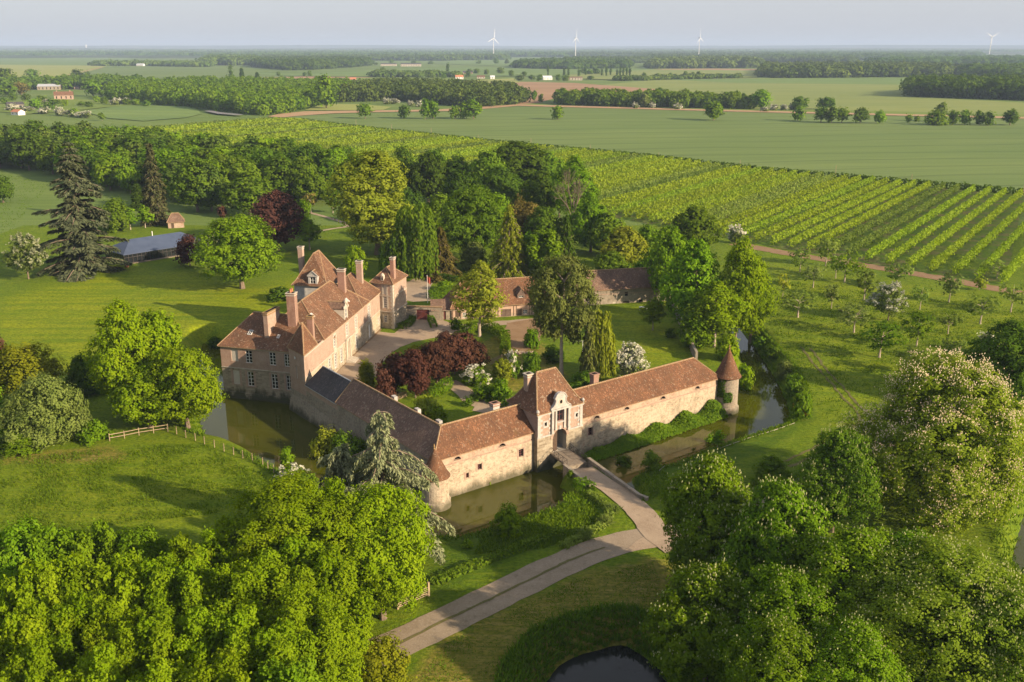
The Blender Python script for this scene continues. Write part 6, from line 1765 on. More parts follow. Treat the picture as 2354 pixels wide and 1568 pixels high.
# ------------------------------------------------------------------ plants near the camera (given by their tops)
FG = [  # geo, leaf, top x, top y, height, crown width, label
 ('oak', 'bright', 866, 1106, 16.5, 11.8, 'big round yellow-green maple beside the wooden gate, front corner of the lower-left grove'),
 ('lime', 'bright', 640, 1092, 19.0, 15.5, 'broad maple at the back of the lower-left grove, nearest the weeping blue cedar'),
 ('tuft', 'bright', 548, 1190, 14.5, 8.5, 'pointed hornbeam just left of the broad maple in the lower-left grove'),
 ('tuft', 'bright', 755, 1108, 16.5, 9.5, 'tall tree between the broad maple and the round maple, behind both'),
 ('tuft', 'bright', 655, 1222, 15.5, 9.5, 'feathery hornbeam in the middle of the grove, in front of the broad maple'),
 ('tuft', 'bright', 735, 1262, 15.5, 9.0, 'tall bright hornbeam left of the round maple by the gate'),
 ('oak', 'green', 30, 1190, 14.0, 9.0, 'round darker green tree at the left edge, back row of the lower-left grove'),
 ('tuft', 'green', 128, 1198, 14.0, 7.5, 'second tree of the back row beside the meadow, split top'),
 ('tuft', 'green', 215, 1196, 14.0, 6.0, 'third tree of the back row beside the shaded meadow'),
 ('oak', 'green', 300, 1203, 13.5, 8.0, 'squat round tree in the back row, alone against the shaded meadow'),
 ('tuft', 'bright', 420, 1228, 14.5, 6.5, 'slender hornbeam at the end of the back row of the grove'),
 ('tuft', 'bright', 480, 1222, 14.5, 7.0, 'hornbeam with an upright twin top in the middle back row of the grove'),
 ('tuft', 'bright', 40, 1302, 15.0, 6.5, 'hornbeam at the left edge in the middle row of the grove'),
 ('tuft', 'bright', 105, 1272, 15.0, 7.5, 'gold-topped hornbeam near the left edge, middle row'),
 ('tuft', 'bright', 188, 1268, 15.0, 7.0, 'hornbeam with a narrow bright spire, middle row of the grove'),
 ('tuft', 'bright', 262, 1276, 15.0, 7.0, 'hornbeam between the squat round tree and the front row'),
 ('tuft', 'bright', 345, 1268, 15.0, 7.5, 'hornbeam in the centre of the middle row'),
 ('tuft', 'bright', 410, 1290, 15.0, 7.5, 'leaning hornbeam right of centre in the middle row'),
 ('tuft', 'bright', 505, 1285, 15.0, 8.0, 'broad hornbeam of the middle row with deep shaded gaps'),
 ('tuft', 'bright', 590, 1292, 15.5, 9.0, 'large hornbeam with downward sprays in the front of the grove'),
 ('tuft', 'bright', 690, 1345, 15.5, 9.5, 'big hornbeam above the drive at the front of the grove'),
 ('tuft', 'bright', 20, 1392, 15.0, 7.5, 'hornbeam at the lower left corner, front row'),
 ('tuft', 'bright', 95, 1372, 15.0, 7.5, 'hornbeam second from the lower left corner, front row'),
 ('tuft', 'bright', 175, 1372, 15.0, 7.5, 'front row hornbeam with a bright crest, third from the corner'),
 ('tuft', 'bright', 255, 1378, 15.0, 7.5, 'front row hornbeam, fourth from the corner'),
 ('tuft', 'bright', 335, 1400, 15.0, 7.5, 'front row hornbeam, fifth from the corner'),
 ('tuft', 'bright', 430, 1392, 15.0, 8.0, 'front row hornbeam with a forked crest, sixth from the corner'),
 ('tuft', 'bright', 520, 1410, 15.0, 8.0, 'front row hornbeam near the middle of the bottom edge of the grove'),
 ('tuft', 'bright', 610, 1425, 15.0, 8.5, 'front row hornbeam beside the darker hollow near the drive'),
 ('tuft', 'bright', 60, 1468, 15.0, 7.5, 'hornbeam cut by the bottom edge near the left corner'),
 ('tuft', 'bright', 210, 1480, 15.0, 8.0, 'hornbeam cut by the bottom edge, under the bright crest'),
 ('tuft', 'bright', 360, 1500, 15.0, 8.0, 'hornbeam cut by the bottom edge in the middle of the grove'),
 ('tuft', 'bright', 500, 1515, 15.0, 8.0, 'hornbeam cut by the bottom edge right of the grove middle'),
 ('tuft', 'green', 640, 1530, 14.5, 8.5, 'darker hornbeam cut by the bottom edge near the white bush'),
 # right: the chestnuts
 ('chestnut', 'green', 1632, 1040, 17.0, 11.5, 'flowering chestnut by the fork of the drive, nearest the bridge'),
 ('chestnut', 'green', 1808, 1098, 17.5, 11.5, 'flowering chestnut in the middle of the row right of the drive'),
 ('chestnut', 'green', 2090, 1215, 16.0, 13.0, 'chestnut filling the gap below the huge pink flowering tree'),
 ('chestnut', 'green', 1985, 1205, 16.5, 13.5, 'bright chestnut in front of the pink flowering tree'),
 ('chestnut', 'green', 1640, 1290, 14.0, 11.0, 'shaded chestnut leaning over the track by the pond'),
 ('chestnut', 'green', 1800, 1300, 15.0, 12.0, 'shaded chestnut in the middle of the lower right group'),
 ('chestnut', 'green', 1790, 1425, 14.0, 11.0, 'chestnut at the bottom edge right of the dark pond'),
 ('chestnut', 'green', 1960, 1420, 14.5, 11.5, 'chestnut at the bottom edge between the pond and the flowery corner tree'),
 ('pinkchestnut', 'chest', 2190, 812, 22.5, 21.0, 'huge chestnut covered in pale pink candles at the right edge'),
 ('chestnut', 'mid', 1938, 975, 15.0, 10.0, 'dark chestnut in the shade left of the huge pink one'),
 ('dotchestnut', 'chest', 2200, 1250, 17.5, 20.0, 'yellowish flowering chestnut filling the lower right corner'),
 ('dotchestnut', 'chest', 2330, 1330, 16.0, 14.0, 'yellowish flowering chestnut cut by the right edge, lower corner'),
 ('oak', 'dark', 2335, 730, 16.0, 13.0, 'dark oak at the right edge behind the huge pink chestnut'),
]
for geo, lf, tx, ty, h, w, lab in FG:
    if geo == 'tuft': w *= 0.93
    tree_top(geo, lf, tx, ty, h, w, lab, group='trees of the lower-left grove' if tx < 900 else None, blossom='pink' if geo == 'pinkchestnut' else 'candle')

TR = [  # geo, leaf, foot x, foot y, top y, crown width (photo pixels), label
 # park on the left
 ('cedar', 'cedardark', 195, 625, 326, 195, 'huge blue-grey cedar with level layered boughs on the left lawn'),
 ('haw2', 'willow', 66, 642, 540, 84, 'pale flowering tree on a thin trunk left of the huge cedar'),
 ('oak', 'green', 557, 664, 487, 170, 'big round oak on the lawn in front of the marquee'),
 ('oak', 'beech', 640, 575, 436, 125, 'tall copper beech behind the lawn oak'),
 ('round', 'beech', 437, 612, 538, 72, 'small dark plum tree in front of the marquee'),
 ('haw2', 'willow', 486, 628, 538, 70, 'silvery flowering tree between the plum tree and the lawn oak'),
 ('spruce', 'spruce', 362, 516, 328, 62, 'tall narrow brown-green spruce behind the garden hut'),
 ('spruce', 'dark', 320, 482, 422, 42, 'small dark cypress left of the tall spruce'),
 ('slim', 'green', 334, 524, 468, 46, 'young bright green tree in front of the tall spruce'),
 ('thuja', 'mid', 268, 532, 448, 74, 'olive conifer between the huge cedar and the young trees'),
 ('slim', 'green', 300, 528, 476, 44, 'young tree beside the olive conifer'),
 ('lime', 'mid', 455, 487, 355, 105, 'tall tree with a pale bare trunk right of the spruce'),
 ('lime', 'wood', 487, 486, 372, 78, 'dull green tree with a straight pale trunk behind the hut'),
 ('oak', 'mid', 575, 495, 388, 115, 'spreading pale green tree behind the copper beech'),
 ('slim', 'bright', 712, 575, 498, 62, 'thin yellow-green tree between the copper beech and the pavilion'),
 ('round', 'green', 690, 545, 455, 60, 'bright green tree hidden behind the copper beech'),
 ('apple', 'brown', 715, 488, 442, 42, 'small bronze tree near the park path'),
 ('slim', 'mid', 765, 490, 432, 44, 'young tree right of the small bronze tree'),
 ('round', 'bright', 818, 640, 562, 52, 'small bright tree on the lawn behind the manor chimneys'),
 ('round', 'purple', 512, 500, 470, 26, 'low dark plum bush behind the lawn oak'),
 ('oak', 'dark', 8, 466, 402, 54, 'dark round tree cut by the left edge of the meadow'),
 ('lime', 'olive', 868, 585, 338, 215, 'enormous pale yellow-green plane tree behind the manor'),
 ('weeping', 'mid', 962, 632, 462, 150, 'weeping beech with hanging curtains of leaves right of the plane'),
 ('weeping', 'mid', 905, 640, 545, 70, 'lower hanging skirt of weeping tree beside the wheel tracks'),
 ('oak', 'mid', 1090, 600, 420, 150, 'round green tree behind the weeping beech'),
 ('loose', 'olive', 1170, 640, 468, 115, 'pale drooping conifer behind the half-timbered barn'),
 ('round', 'brown', 1205, 560, 455, 84, 'bronze-leaved tree behind the drooping conifer'),
 ('thuja', 'brown', 1185, 470, 418, 40, 'golden brown cypress in the shade of the back trees'),
 ('bare', 'mid', 1312, 545, 380, 66, 'half-dead tree with bare pale branches at the orchard edge'),
 ('slim', 'green', 1316, 530, 352, 105, 'loose pale green tree round the half-dead trunk'),
 ('oak', 'green', 1357, 580, 446, 108, 'dense round green tree right of the half-dead trunk'),
 ('oak', 'olive', 1432, 620, 512, 108, 'yellow-green willow-like tree behind the stone barn'),
 ('loose', 'dark', 1300, 640, 492, 60, 'dark conifer behind the courtyard pine'),
 ('tuft', 'green', 1250, 640, 522, 90, 'clump of upright light green stems left of the dark conifer'),
 ('tuft', 'green', 1215, 630, 530, 60, 'upright green clump beside the drooping conifer'),
 ('bigbush', 'willow', 1092, 622, 556, 64, 'silvery round shrub behind the yellow-green courtyard tree'),
 ('loose', 'brown', 1015, 635, 520, 90, 'shaded bronze yew under the round green tree'),
 ('oak', 'mid', 1010, 560, 440, 95, 'green tree between the weeping beech and the back trees'),
 ('oak', 'green', 1140, 560, 440, 100, 'leafy tree behind the drooping conifer, left of the bronze one'),
 ('oak', 'mid', 1250, 575, 470, 90, 'leafy tree right of the bronze tree'),
 ('oak', 'mid', 1395, 590, 480, 90, 'leafy tree between the round green one and the yellow-green willow-like one'),
 ('oak', 'green', 1485, 600, 510, 84, 'leafy tree right of the yellow-green willow-like one'),
 ('bigbush', 'mid', 1400, 640, 575, 90, 'shrubs behind the stone barn roof, left part'),
 ('bigbush', 'green', 1480, 655, 595, 80, 'shrubs behind the stone barn roof, right part'),
 ('oak', 'dark', 930, 520, 420, 90, 'dark tree behind the plane and the weeping beech'),
 ('oak', 'mid', 720, 470, 395, 80, 'leafy tree behind the park path, left of the plane'),
 ('oak', 'mid', 1270, 640, 560, 70, 'leafy tree between the light green stems and the dark conifer'),
 # right of the farm range
 ('lime', 'green', 1592, 770, 545, 140, 'tall green tree at the right end of the stone barn'),
 ('lime', 'bright', 1688, 790, 540, 108, 'tall bright tree with a bare lower trunk beside the right moat'),
 ('lime', 'bright', 1722, 792, 578, 100, 'tall leaning bright tree with a pale trunk at the moat bend'),
 ('oak', 'green', 1535, 700, 505, 115, 'green tree behind the right end of the stone barn'),
 ('slim', 'bright', 1640, 800, 640, 128, 'loose yellow-green tree behind the far turret'),
 ('bigbush', 'green', 1600, 800, 700, 90, 'ivy-clad shrubby tree against the old court wall'),
 ('haw', 'willow', 1690, 560, 520, 34, 'white blossom tree peeping over the bright trees by the orchard track'),
 ('oak', 'mid', 1590, 590, 468, 105, 'pale loose tree at the corner of the orchard'),
 ('bigbush', 'mid', 1500, 610, 545, 60, 'green bush between the willow-like tree and the bright trees'),
 ('bush', 'bright', 1708, 905, 825, 46, 'bright green bush at the foot of the far turret'),
 ('bigbush', 'bright', 1668, 830, 765, 56, 'yellow-green bush right behind the far turret'),
 # court garden
 ('slim', 'yellow', 1102, 774, 594, 122, 'yellow-green courtyard tree with a pale straight trunk'),
 ('pine', 'pine', 1290, 868, 578, 165, 'tall dark pine in the courtyard with a long bare trunk'),
 ('weeping', 'yellow', 1378, 868, 708, 84, 'yellow weeping willow beside the courtyard pine'),
 ('loose', 'pine', 1350, 880, 720, 56, 'dark hanging conifer between the pine and the yellow willow'),
 ('round', 'purple', 905, 905, 808, 74, 'purple plum bush at the left end of the row'),
 ('round', 'purple', 955, 915, 795, 84, 'purple plum bush second from the left of the row'),
 ('round', 'purple', 1005, 880, 778, 88, 'purple plum bush in the middle of the row'),
 ('round', 'purple', 1045, 860, 758, 110, 'largest purple plum bush, nearest the curved hedge'),
 ('round', 'purple', 1088, 855, 778, 66, 'purple plum bush at the right end of the row'),
 ('bush', 'purple', 885, 925, 845, 56, 'low purple bush in front of the plum row'),
 ('bush', 'gold', 962, 838, 795, 72, 'golden shrub between the gravel court and the purple plums'),
 ('yew', 'gold', 843, 893, 818, 40, 'columnar yew beside the slate-roofed link'),
 ('haw', 'cedar', 1447, 866, 785, 68, 'white flowering shrub on the inner lawn behind the right wing'),
 ('slim', 'bright', 1500, 760, 680, 58, 'small bright tree on a short trunk in front of the stone barn'),
 ('haw', 'green', 1097, 888, 840, 58, 'white flowered viburnum bush by the garden path'),
 ('haw', 'mid', 1178, 870, 808, 40, 'loose white flowered shrub between the viburnum and the pine'),
 ('bush', 'mid', 1222, 866, 805, 58, 'dark shrub dotted with pale flowers in front of the pine'),
 ('tuft', 'olive', 1155, 880, 822, 44, 'pale green upright shrub behind the viburnum'),
 ('bush', 'hedge', 1150, 925, 870, 62, 'dense green shrub left of the gatehouse roof'),
 ('bush', 'olive', 978, 965, 908, 76, 'grey-green shrub in the garden behind the left wing'),
 ('bush', 'bright', 1003, 975, 930, 50, 'yellow-green shrub behind the ridge of the left wing'),
 ('bush', 'green', 1222, 800, 752, 36, 'clipped bush at the edge of the earth yard'),
 ('bush', 'olive', 1215, 792, 764, 24, 'straw-coloured bush at the edge of the earth yard'),
 ('bush', 'hedge', 1049, 758, 728, 32, 'round box bush at the corner of the half-timbered barn'),
 ('bush', 'hedge', 1110, 918, 885, 54, 'rounded clipped box bush beside the garden path'),
 ('bush', 'mid', 1075, 932, 910, 30, 'small loose shrub at the bend of the garden path'),
 ('bush', 'brown', 1005, 650, 632, 34, 'bronze pink shrub near the flagpole'),
 ('bush', 'green', 1025, 668, 642, 44, 'green shrub behind the flagpole hedge'),
 ('bush', 'dark', 1270, 830, 790, 60, 'dark shrub behind the foot of the pine'),
 ('bush', 'hedge', 1540, 775, 752, 30, 'small bright bush by the old court wall'),
 ('bush', 'dark', 1300, 930, 880, 80, 'dark green shrubbery behind the gatehouse'),
 ('bush', 'mid', 1345, 905, 850, 70, 'shaded shrubs under the weeping willow'),
 # left, by the moat
 ('lime', 'bright', 300, 965, 685, 150, 'tall ash tree, left of the group behind the rail fence'),
 ('lime', 'bright', 380, 940, 705, 150, 'tall ash tree in the middle of the group behind the rail fence'),
 ('oak', 'bright', 432, 985, 790, 165, 'leafy maple leaning over the moat in front of the manor'),
 ('oak', 'bright', 345, 985, 835, 140, 'low leafy tree right behind the rail fence'),
 ('bigbush', 'willow', 108, 1015, 852, 175, 'grey-green willow bush left of the rail fence'),
 ('thuja', 'gold', 62, 930, 782, 175, 'golden-green thuja behind the grey-green willow bush'),
 ('bigbush', 'dark', 205, 905, 805, 90, 'dark shaded bush between the thuja and the ash trees'),
 ('bush', 'willow', 190, 1000, 892, 60, 'pinkish faded rhododendron beside the willow bush'),
 ('bigbush', 'green', 5, 1010, 880, 90, 'green bush at the left edge under the thuja'),
 ('bush', 'green', 60, 1030, 985, 120, 'brambly undergrowth bush at the edge of the meadow'),
 ('bush', 'green', 220, 1012, 965, 80, 'low green bush at the left end of the rail fence'),
 ('round', 'purple', 2, 845, 765, 40, 'purple tree at the left edge beside the thuja'),
 ('bush', 'dark', 640, 690, 660, 60, 'dark shrubs at the back of the low block of the manor'),
 ('bush', 'dark', 495, 800, 770, 40, 'dark shrub on the lawn side of the moat'),
 ('bush', 'green', 668, 690, 668, 30, 'green shrub against the pavilion wall'),
 ('droop', 'cedar', 886, 1280, 942, 330, 'weeping blue-grey cedar in front of the near turret'),
 ('haw', 'green', 668, 1105, 1068, 54, 'white flecked bush on the bank behind the broad maple'),
 ('bush', 'green', 660, 1075, 1020, 42, 'young green bush at the edge of the left moat'),
 ('bush', 'olive', 752, 1060, 978, 76, 'straw-coloured bush hanging over the left moat'),
 ('bush', 'mid', 800, 1075, 990, 90, 'dark green bush against the shaded grey wing'),
 ('bush', 'mid', 700, 1128, 1085, 70, 'low bush on the bank beside the weeping cedar'),
 # front moat and causeway
 ('bush', 'bright', 1168, 1225, 1158, 72, 'bright bush growing in the water of the front moat'),
 ('bush', 'green', 1075, 1258, 1240, 30, 'small weedy bush at the edge of the front moat'),
 ('bush', 'mid', 1310, 1098, 1078, 18, 'ivy tumbling over the causeway wall'),
 ('bush', 'green', 1122, 1128, 1096, 24, 'small green weed rooted at the foot of the front wall'),
 ('bush', 'mid', 1495, 1080, 1030, 48, 'feathery willow shrub in the right moat'),
 ('bush', 'mid', 1432, 1082, 1042, 50, 'reedy shrub beside the far parapet'),
 ('slim', 'green', 1648, 1030, 988, 34, 'small bright sapling on the right moat bank'),
 ('slim', 'green', 1628, 1030, 994, 24, 'smaller sapling on the right moat bank'),
 ('bush', 'mid', 1770, 1115, 1050, 100, 'green bush above the flowering chestnuts, left of the dark one'),
 ('bush', 'gorse', 1838, 957, 912, 34, 'orange-yellow broom in flower on the right moat bank'),
 ('bush', 'mid', 1838, 962, 898, 46, 'green bush around the flowering broom'),
 ('bush', 'mid', 1822, 905, 852, 46, 'tall weedy bush on the bank above the broom'),
 ('bush', 'willow', 1802, 868, 822, 48, 'grey-green bush on the right moat bank'),
 ('bush', 'mid', 1772, 828, 788, 44, 'bush at the bend of the right moat'),
 ('bush', 'green', 1745, 800, 770, 34, 'small bush below the leaning bright tree'),
 ('haw', 'willow', 2262, 812, 768, 44, 'white blossoming bush left of the dark oak'),
 ('bush', 'gold', 880, 1585, 1462, 130, 'yellow-green bush beside the drive at the bottom edge'),
 ('haw', 'willow', 795, 1600, 1520, 85, 'white blossoming bush at the bottom edge beside the drive'),
]
for geo, lf, bx, by, ty, w, lab in TR:
    cat = 'shrub' if geo in ('bush', 'bigbush', 'haw', 'yew') else 'tree'
    if geo == 'yew': cat = 'tree'
    tree(geo, lf if lf in L else 'mid', bx, by, ty, w, lab, cat, rz=0.0 if geo == 'droop' else None, blossom='dull' if geo == 'haw2' else 'blossom', name='shrub' if cat == 'shrub' else ('bare_tree' if geo == 'bare' else 'tree'))

# apple orchard on the right
AP = [(1838, 625, 572, 52, 'apple'), (1897, 612, 545, 58, 'apple'), (1940, 650, 578, 68, 'hedge'), (1868, 662, 610, 50, 'willow'), (1798, 685, 630, 30, 'olive'), (1833, 730, 663, 86, 'apple'),
      (1910, 710, 655, 32, 'willow'), (1985, 690, 620, 56, 'apple'), (2060, 662, 608, 66, 'apple'), (1962, 765, 695, 80, 'willow'), (2040, 738, 655, 68, 'pinkapple'), (2113, 712, 658, 48, 'apple'),
      (2180, 695, 628, 58, 'willow'), (2252, 745, 676, 76, 'apple'), (2322, 718, 652, 62, 'apple'), (2020, 822, 740, 96, 'hedge'), (2105, 798, 718, 78, 'hedge'), (2178, 768, 718, 52, 'apple'),
      (2095, 860, 795, 74, 'apple'), (2185, 835, 775, 56, 'apple'), (1920, 640, 590, 40, 'apple'), (2290, 640, 600, 50, 'apple'), (2250, 668, 640, 30, 'olive')]
AL = ['small apple tree nearest the bright trees, by the earth track', 'grey-leaved apple tree standing on the earth track', 'dense green apple tree below the earth track', 'compact silvery apple tree in the top row of the meadow', 'thin half-bare apple tree next to the bright moat trees',
      'wide spreading apple tree at the left of the meadow', 'tiny half-bare apple tree in the left part of the meadow', 'apple tree in the middle of the meadow with a thick pale trunk', 'broad apple tree touching the earth track', 'grey-green apple tree low on the left of the meadow',
      'apple tree covered in pinkish white blossom', 'small apple tree right of the blossoming one', 'pale blossoming apple tree below the earth track on the right', 'spreading apple tree near the right edge of the meadow', 'apple tree cut by the right edge below the track',
      'big dark green apple tree nearest the moat', 'dark green apple tree beside the big one nearest the moat', 'thin apple tree in the right middle of the meadow', 'loose apple tree behind the top of the huge pink chestnut', 'small apple tree beside the white blossoming bush',
      'little apple tree tucked behind the dense one by the track', 'apple tree on the far side of the track at the right', 'nearly bare little tree by the track at the right']
for (bx, by, ty, w, lf), lab in zip(AP, AL):
    w *= 1.15; ty -= 3
    if lf == 'pinkapple': tree('haw2', 'willow', bx, by, ty, w, lab, 'apple tree', 'apple trees in the meadow', name='apple_tree', blossom='may')
    else: tree('apple', lf, bx, by, ty, w, lab, 'apple tree', 'apple trees in the meadow', name='apple_tree')

# clipped hedges of the court
hg = lambda pts, n=4: smooth_line([tuple(on_ground(*p).xy) for p in pts], n)
hedge(hg([(1068, 772), (1085, 762), (1115, 760), (1140, 768), (1158, 785), (1162, 805), (1158, 822)]), 1.6, 1.9, 'tall curved hedge round the round lawn of the courtyard')
hedge(hg([(915, 756), (930, 754), (944, 745), (950, 733)], 3), 1.3, 1.0, 'low hedge at the foot of the square tower, curling to the gate')
hedge(hg([(988, 730), (993, 745), (998, 755)], 3), 1.1, 1.0, 'short low hedge right of the maroon gate')
hedge(hg([(1160, 782), (1166, 784)], 1), 1.6, 2.2, 'square block of hedge at the end of the curved hedge')
hedge(hg([(988, 912), (1008, 908), (1030, 890)], 3), 1.6, 1.5, 'bright hedge at the start of the garden path')
hedge(hg([(985, 688), (1010, 684), (1040, 676)], 3), 2.2, 2.0, 'clipped hedge behind the flagpole')
hedge(hg([(1010, 645), (1050, 650)], 2), 1.6, 1.6, 'dark hedge behind the bronze pink shrub', 'dark')
hedge([caus(BLN + 6.2, -3.2), caus(BLN + 8.8, -3.2)], 2.0, 1.3, 'squared green hedge block at the outer end of the causeway', z=-0.2)
hedge([Vector(p) for p in hg([(1352, 1140), (1385, 1160), (1400, 1182), (1392, 1205), (1365, 1225), (1330, 1245), (1290, 1262)])], 0.9, 0.7, 'low curving hedge along the bank below the causeway', 'apple')
hedge(hg([(1000, 1345), (1060, 1318), (1130, 1290), (1200, 1262), (1290, 1228)]), 1.0, 0.7, 'low scrubby hedge along the bank above the drive', 'mid', dens=0.7)
hedge([caus(BLN + 15.2, 5.6), caus(BLN + 17.4, 7.0)], 2.2, 2.2, 'squared hedge block beyond the far parapet', 'hedge')

# ------------------------------------------------------------------ orchard rows behind the court
rd = Vector((math.cos(math.radians(55.7)), math.sin(math.radians(55.7)))); rn_ = Vector((-rd.y, rd.x))
near_line = [Vector(g0(2420, 690)), Vector(g0(2310, 660)), Vector(g0(1740, 562)), Vector((32.0, 352.0)), Vector((-60.0, 440.0)), Vector((-300.0, 690.0))]
far_line = [Vector(at(2480, 459, 0.8).xy), Vector(at(2353, 449, 0.8).xy), Vector(at(1760, 397, 0.8).xy), Vector(at(1480, 364, 0.8).xy), Vector(at(1160, 334, 0.8).xy), Vector(at(800, 294, 0.8).xy), Vector(at(690, 279, 0.8).xy), Vector(at(430, 272, 0.8).xy)]
def hit(line, o):
    """parameter along the row direction where the row through o meets a polyline"""
    for a, b in zip(line[:-1], line[1:]):
        fa, fb = (a - o).dot(rn_), (b - o).dot(rn_)
        if fa * fb <= 0 and abs(fa - fb) > 1e-6:
            q = a.lerp(b, fa / (fa - fb)); return (q - o).dot(rd)
    return None
RO = Vector((118.3, 261.8))
def orchard_row(i, sp=6.15):
    o = RO + rn_ * (i * sp)
    s, e = hit(near_line, o), hit(far_line, o)
    if s is None or e is None: return
    s += 1.5; e -= 3.0
    if e - s < 8: return
    mid = o + rd * ((s + e) / 2); dist = (o + rd * s).length
    rng = np.random.default_rng(1000 + i)
    lf = max(0.42, min(2.0, 2.1 * dist / 957))
    per = 40 * (0.5 / lf) ** 1.55
    L_ = e - s
    m = int(per * L_)
    u = rng.uniform(0, L_, m)
    # trees one and a half metres apart, of uneven vigour
    vig = 0.75 + (0.3 if dist < 430 else 0.15) * np.sin(u * 0.9 + i) * np.sin(u * 0.37 + 2.0 * i) + 0.12 * np.sin(u * 4.2)
    H = 3.0 * (0.82 + 0.25 * vig)
    t = rng.beta(1.6, 1.25, m); z = 0.12 + H * t
    wd = 1.0 * np.sin(np.pi * np.clip(0.12 + 0.8 * t, 0, 1)) * (0.6 + 0.5 * vig)
    off = rng.normal(0, 0.55, m) * wd + 0.12 * np.sin(u * 4.2)
    P = np.stack([o.x + rd.x * (s + u) + rn_.x * off, o.y + rd.y * (s + u) + rn_.y * off, 0.8 + z], 1)
    nv = np.stack([rn_.x * off, rn_.y * off, 0.35 + 0 * off], 1) + rng.normal(size=(m, 3)) * 0.5
    V = leaves(P - np.array([mid.x, mid.y, 0.8]), nv, lf, rng, 0.7)
    me = quads_mesh('foliage', V, L['row'] if i % 9 not in (4, 5) else L['apple'], rng.uniform(0, 1, m))
    lab = 'long clipped row of orchard trees in the big orchard behind the court'
    if i <= 4: lab = ['orchard row ending nearest the right edge of the photo', 'second orchard row from the right edge', 'third orchard row from the right edge', 'fourth orchard row from the right edge', 'fifth orchard row from the right edge'][i] if i >= 0 else 'orchard row cut off by the right edge of the photo'
    r = empty('orchard_row', (mid.x, mid.y, 0.8), lab, 'orchard row', 'rows of the big orchard')
    link('foliage', me, r)
for i in range(-8, 100): orchard_row(i)
blades_poly = [tuple(p) for p in [near_line[1], near_line[2], near_line[3], near_line[4], near_line[5], far_line[6], far_line[5], far_line[4], far_line[3], far_line[2], far_line[1]]]
mb = MB(); mb.poly([(p[0], p[1], 0.83) for p in blades_poly])
tt = NT('orchard floor'); pp = tt.pos()
oc = tt.mix(tt.ramp(tt.noise(pp, 0.15, 5, 0.65), [(0.45, 0.0), (0.62, 0.8)]), (0.085, 0.14, 0.012), (0.15, 0.125, 0.05))
of = mb.build('orchard_floor', tt.finish(oc, 0.95, tt.bump(tt.noise(pp, 3, 3), 0.6, 0.2), 0.1)); tag(of, kind='structure')
hedge([tuple(p) for p in far_line[1:7]], 1.6, 2.4, 'dark boundary hedge between the orchard and the big wheat field', 'dark', lf=1.0, z=0.8, dens=0.8)

# ------------------------------------------------------------------ belt of trees behind the left meadow
def in_poly_points(poly, sp, seed):
    rng = random.Random(seed); pa = np.asarray(poly); out = []
    y = pa[:, 1].min(); k = 0
    while y < pa[:, 1].max():
        x = pa[:, 0].min() + (sp / 2 if k % 2 else 0)
        while x < pa[:, 0].max():
            out.append((x + rng.uniform(-.33, .33) * sp, y + rng.uniform(-.33, .33) * sp)); x += sp
        y += sp * 0.87; k += 1
    out = np.array(out)
    return out[poly_sd(out, pa) > 0]
belt = [tuple(at(*p, 0.8).xy) for p in [(-60, 392), (0, 388), (100, 394), (200, 428), (300, 450), (420, 468), (560, 478), (700, 468), (800, 462), (800, 425), (650, 400), (500, 378), (350, 362), (200, 352), (0, 348), (-60, 348)]]
brng = random.Random(5)
for k, (x, y) in enumerate(in_poly_points(belt, 13.0, 8)):
    h = brng.uniform(14, 20)
    geo, lf = brng.choice([('oak', 'mid'), ('lime', 'mid'), ('oak', 'dark'), ('lime', 'green'), ('lime', 'mid'), ('oak', 'wood'), ('oak', 'green')])
    plant(geo, lf, x, y, 0.75, h, h * brng.uniform(0.72, 0.95), 'leafy green tree in the dense belt behind the left meadow', 'tree', 'trees of the belt behind the left meadow', name='belt_tree', lodk=1.1)
BK = [(985, 470, 345, 90, 'dark'), (1050, 465, 348, 85, 'dark'), (1120, 470, 340, 100, 'mid'), (1190, 455, 322, 150, 'dark'), (1255, 455, 338, 95, 'mid'), (930, 460, 332, 60, 'dark'), (1000, 445, 338, 70, 'mid'), (1150, 490, 375, 110, 'dark'), (1240, 510, 385, 90, 'dark'), (1060, 500, 385, 90, 'dark'), (1345, 520, 400, 60, 'mid'), (1285, 500, 392, 55, 'green'), (820, 455, 345, 70, 'mid'), (760, 460, 360, 60, 'mid')]
BLAB = ['dark tree just right of the plane tree', 'dark tree second right of the plane tree', 'green tree left of the tallest back oak', 'tallest dark oak at the back of the park', 'green tree right of the tallest back oak', 'dark tree peeping over the plane tree', 'tree in the rear gap right of the plane', 'dark tree in front of the tallest back oak', 'shaded tree left of the half-dead trunk', 'shaded tree behind the round green one', 'tree at the orchard edge right of the half-dead trunk', 'small tree behind the half-dead trunk', 'tree left of the plane tree top', 'tree at the right end of the left belt']
for (bx, by, ty, w, lf), lab in zip(BK, BLAB): tree('oak' if w > 70 else 'lime', lf, bx, by, ty, w, lab, 'tree', 'dark trees at the back of the park')

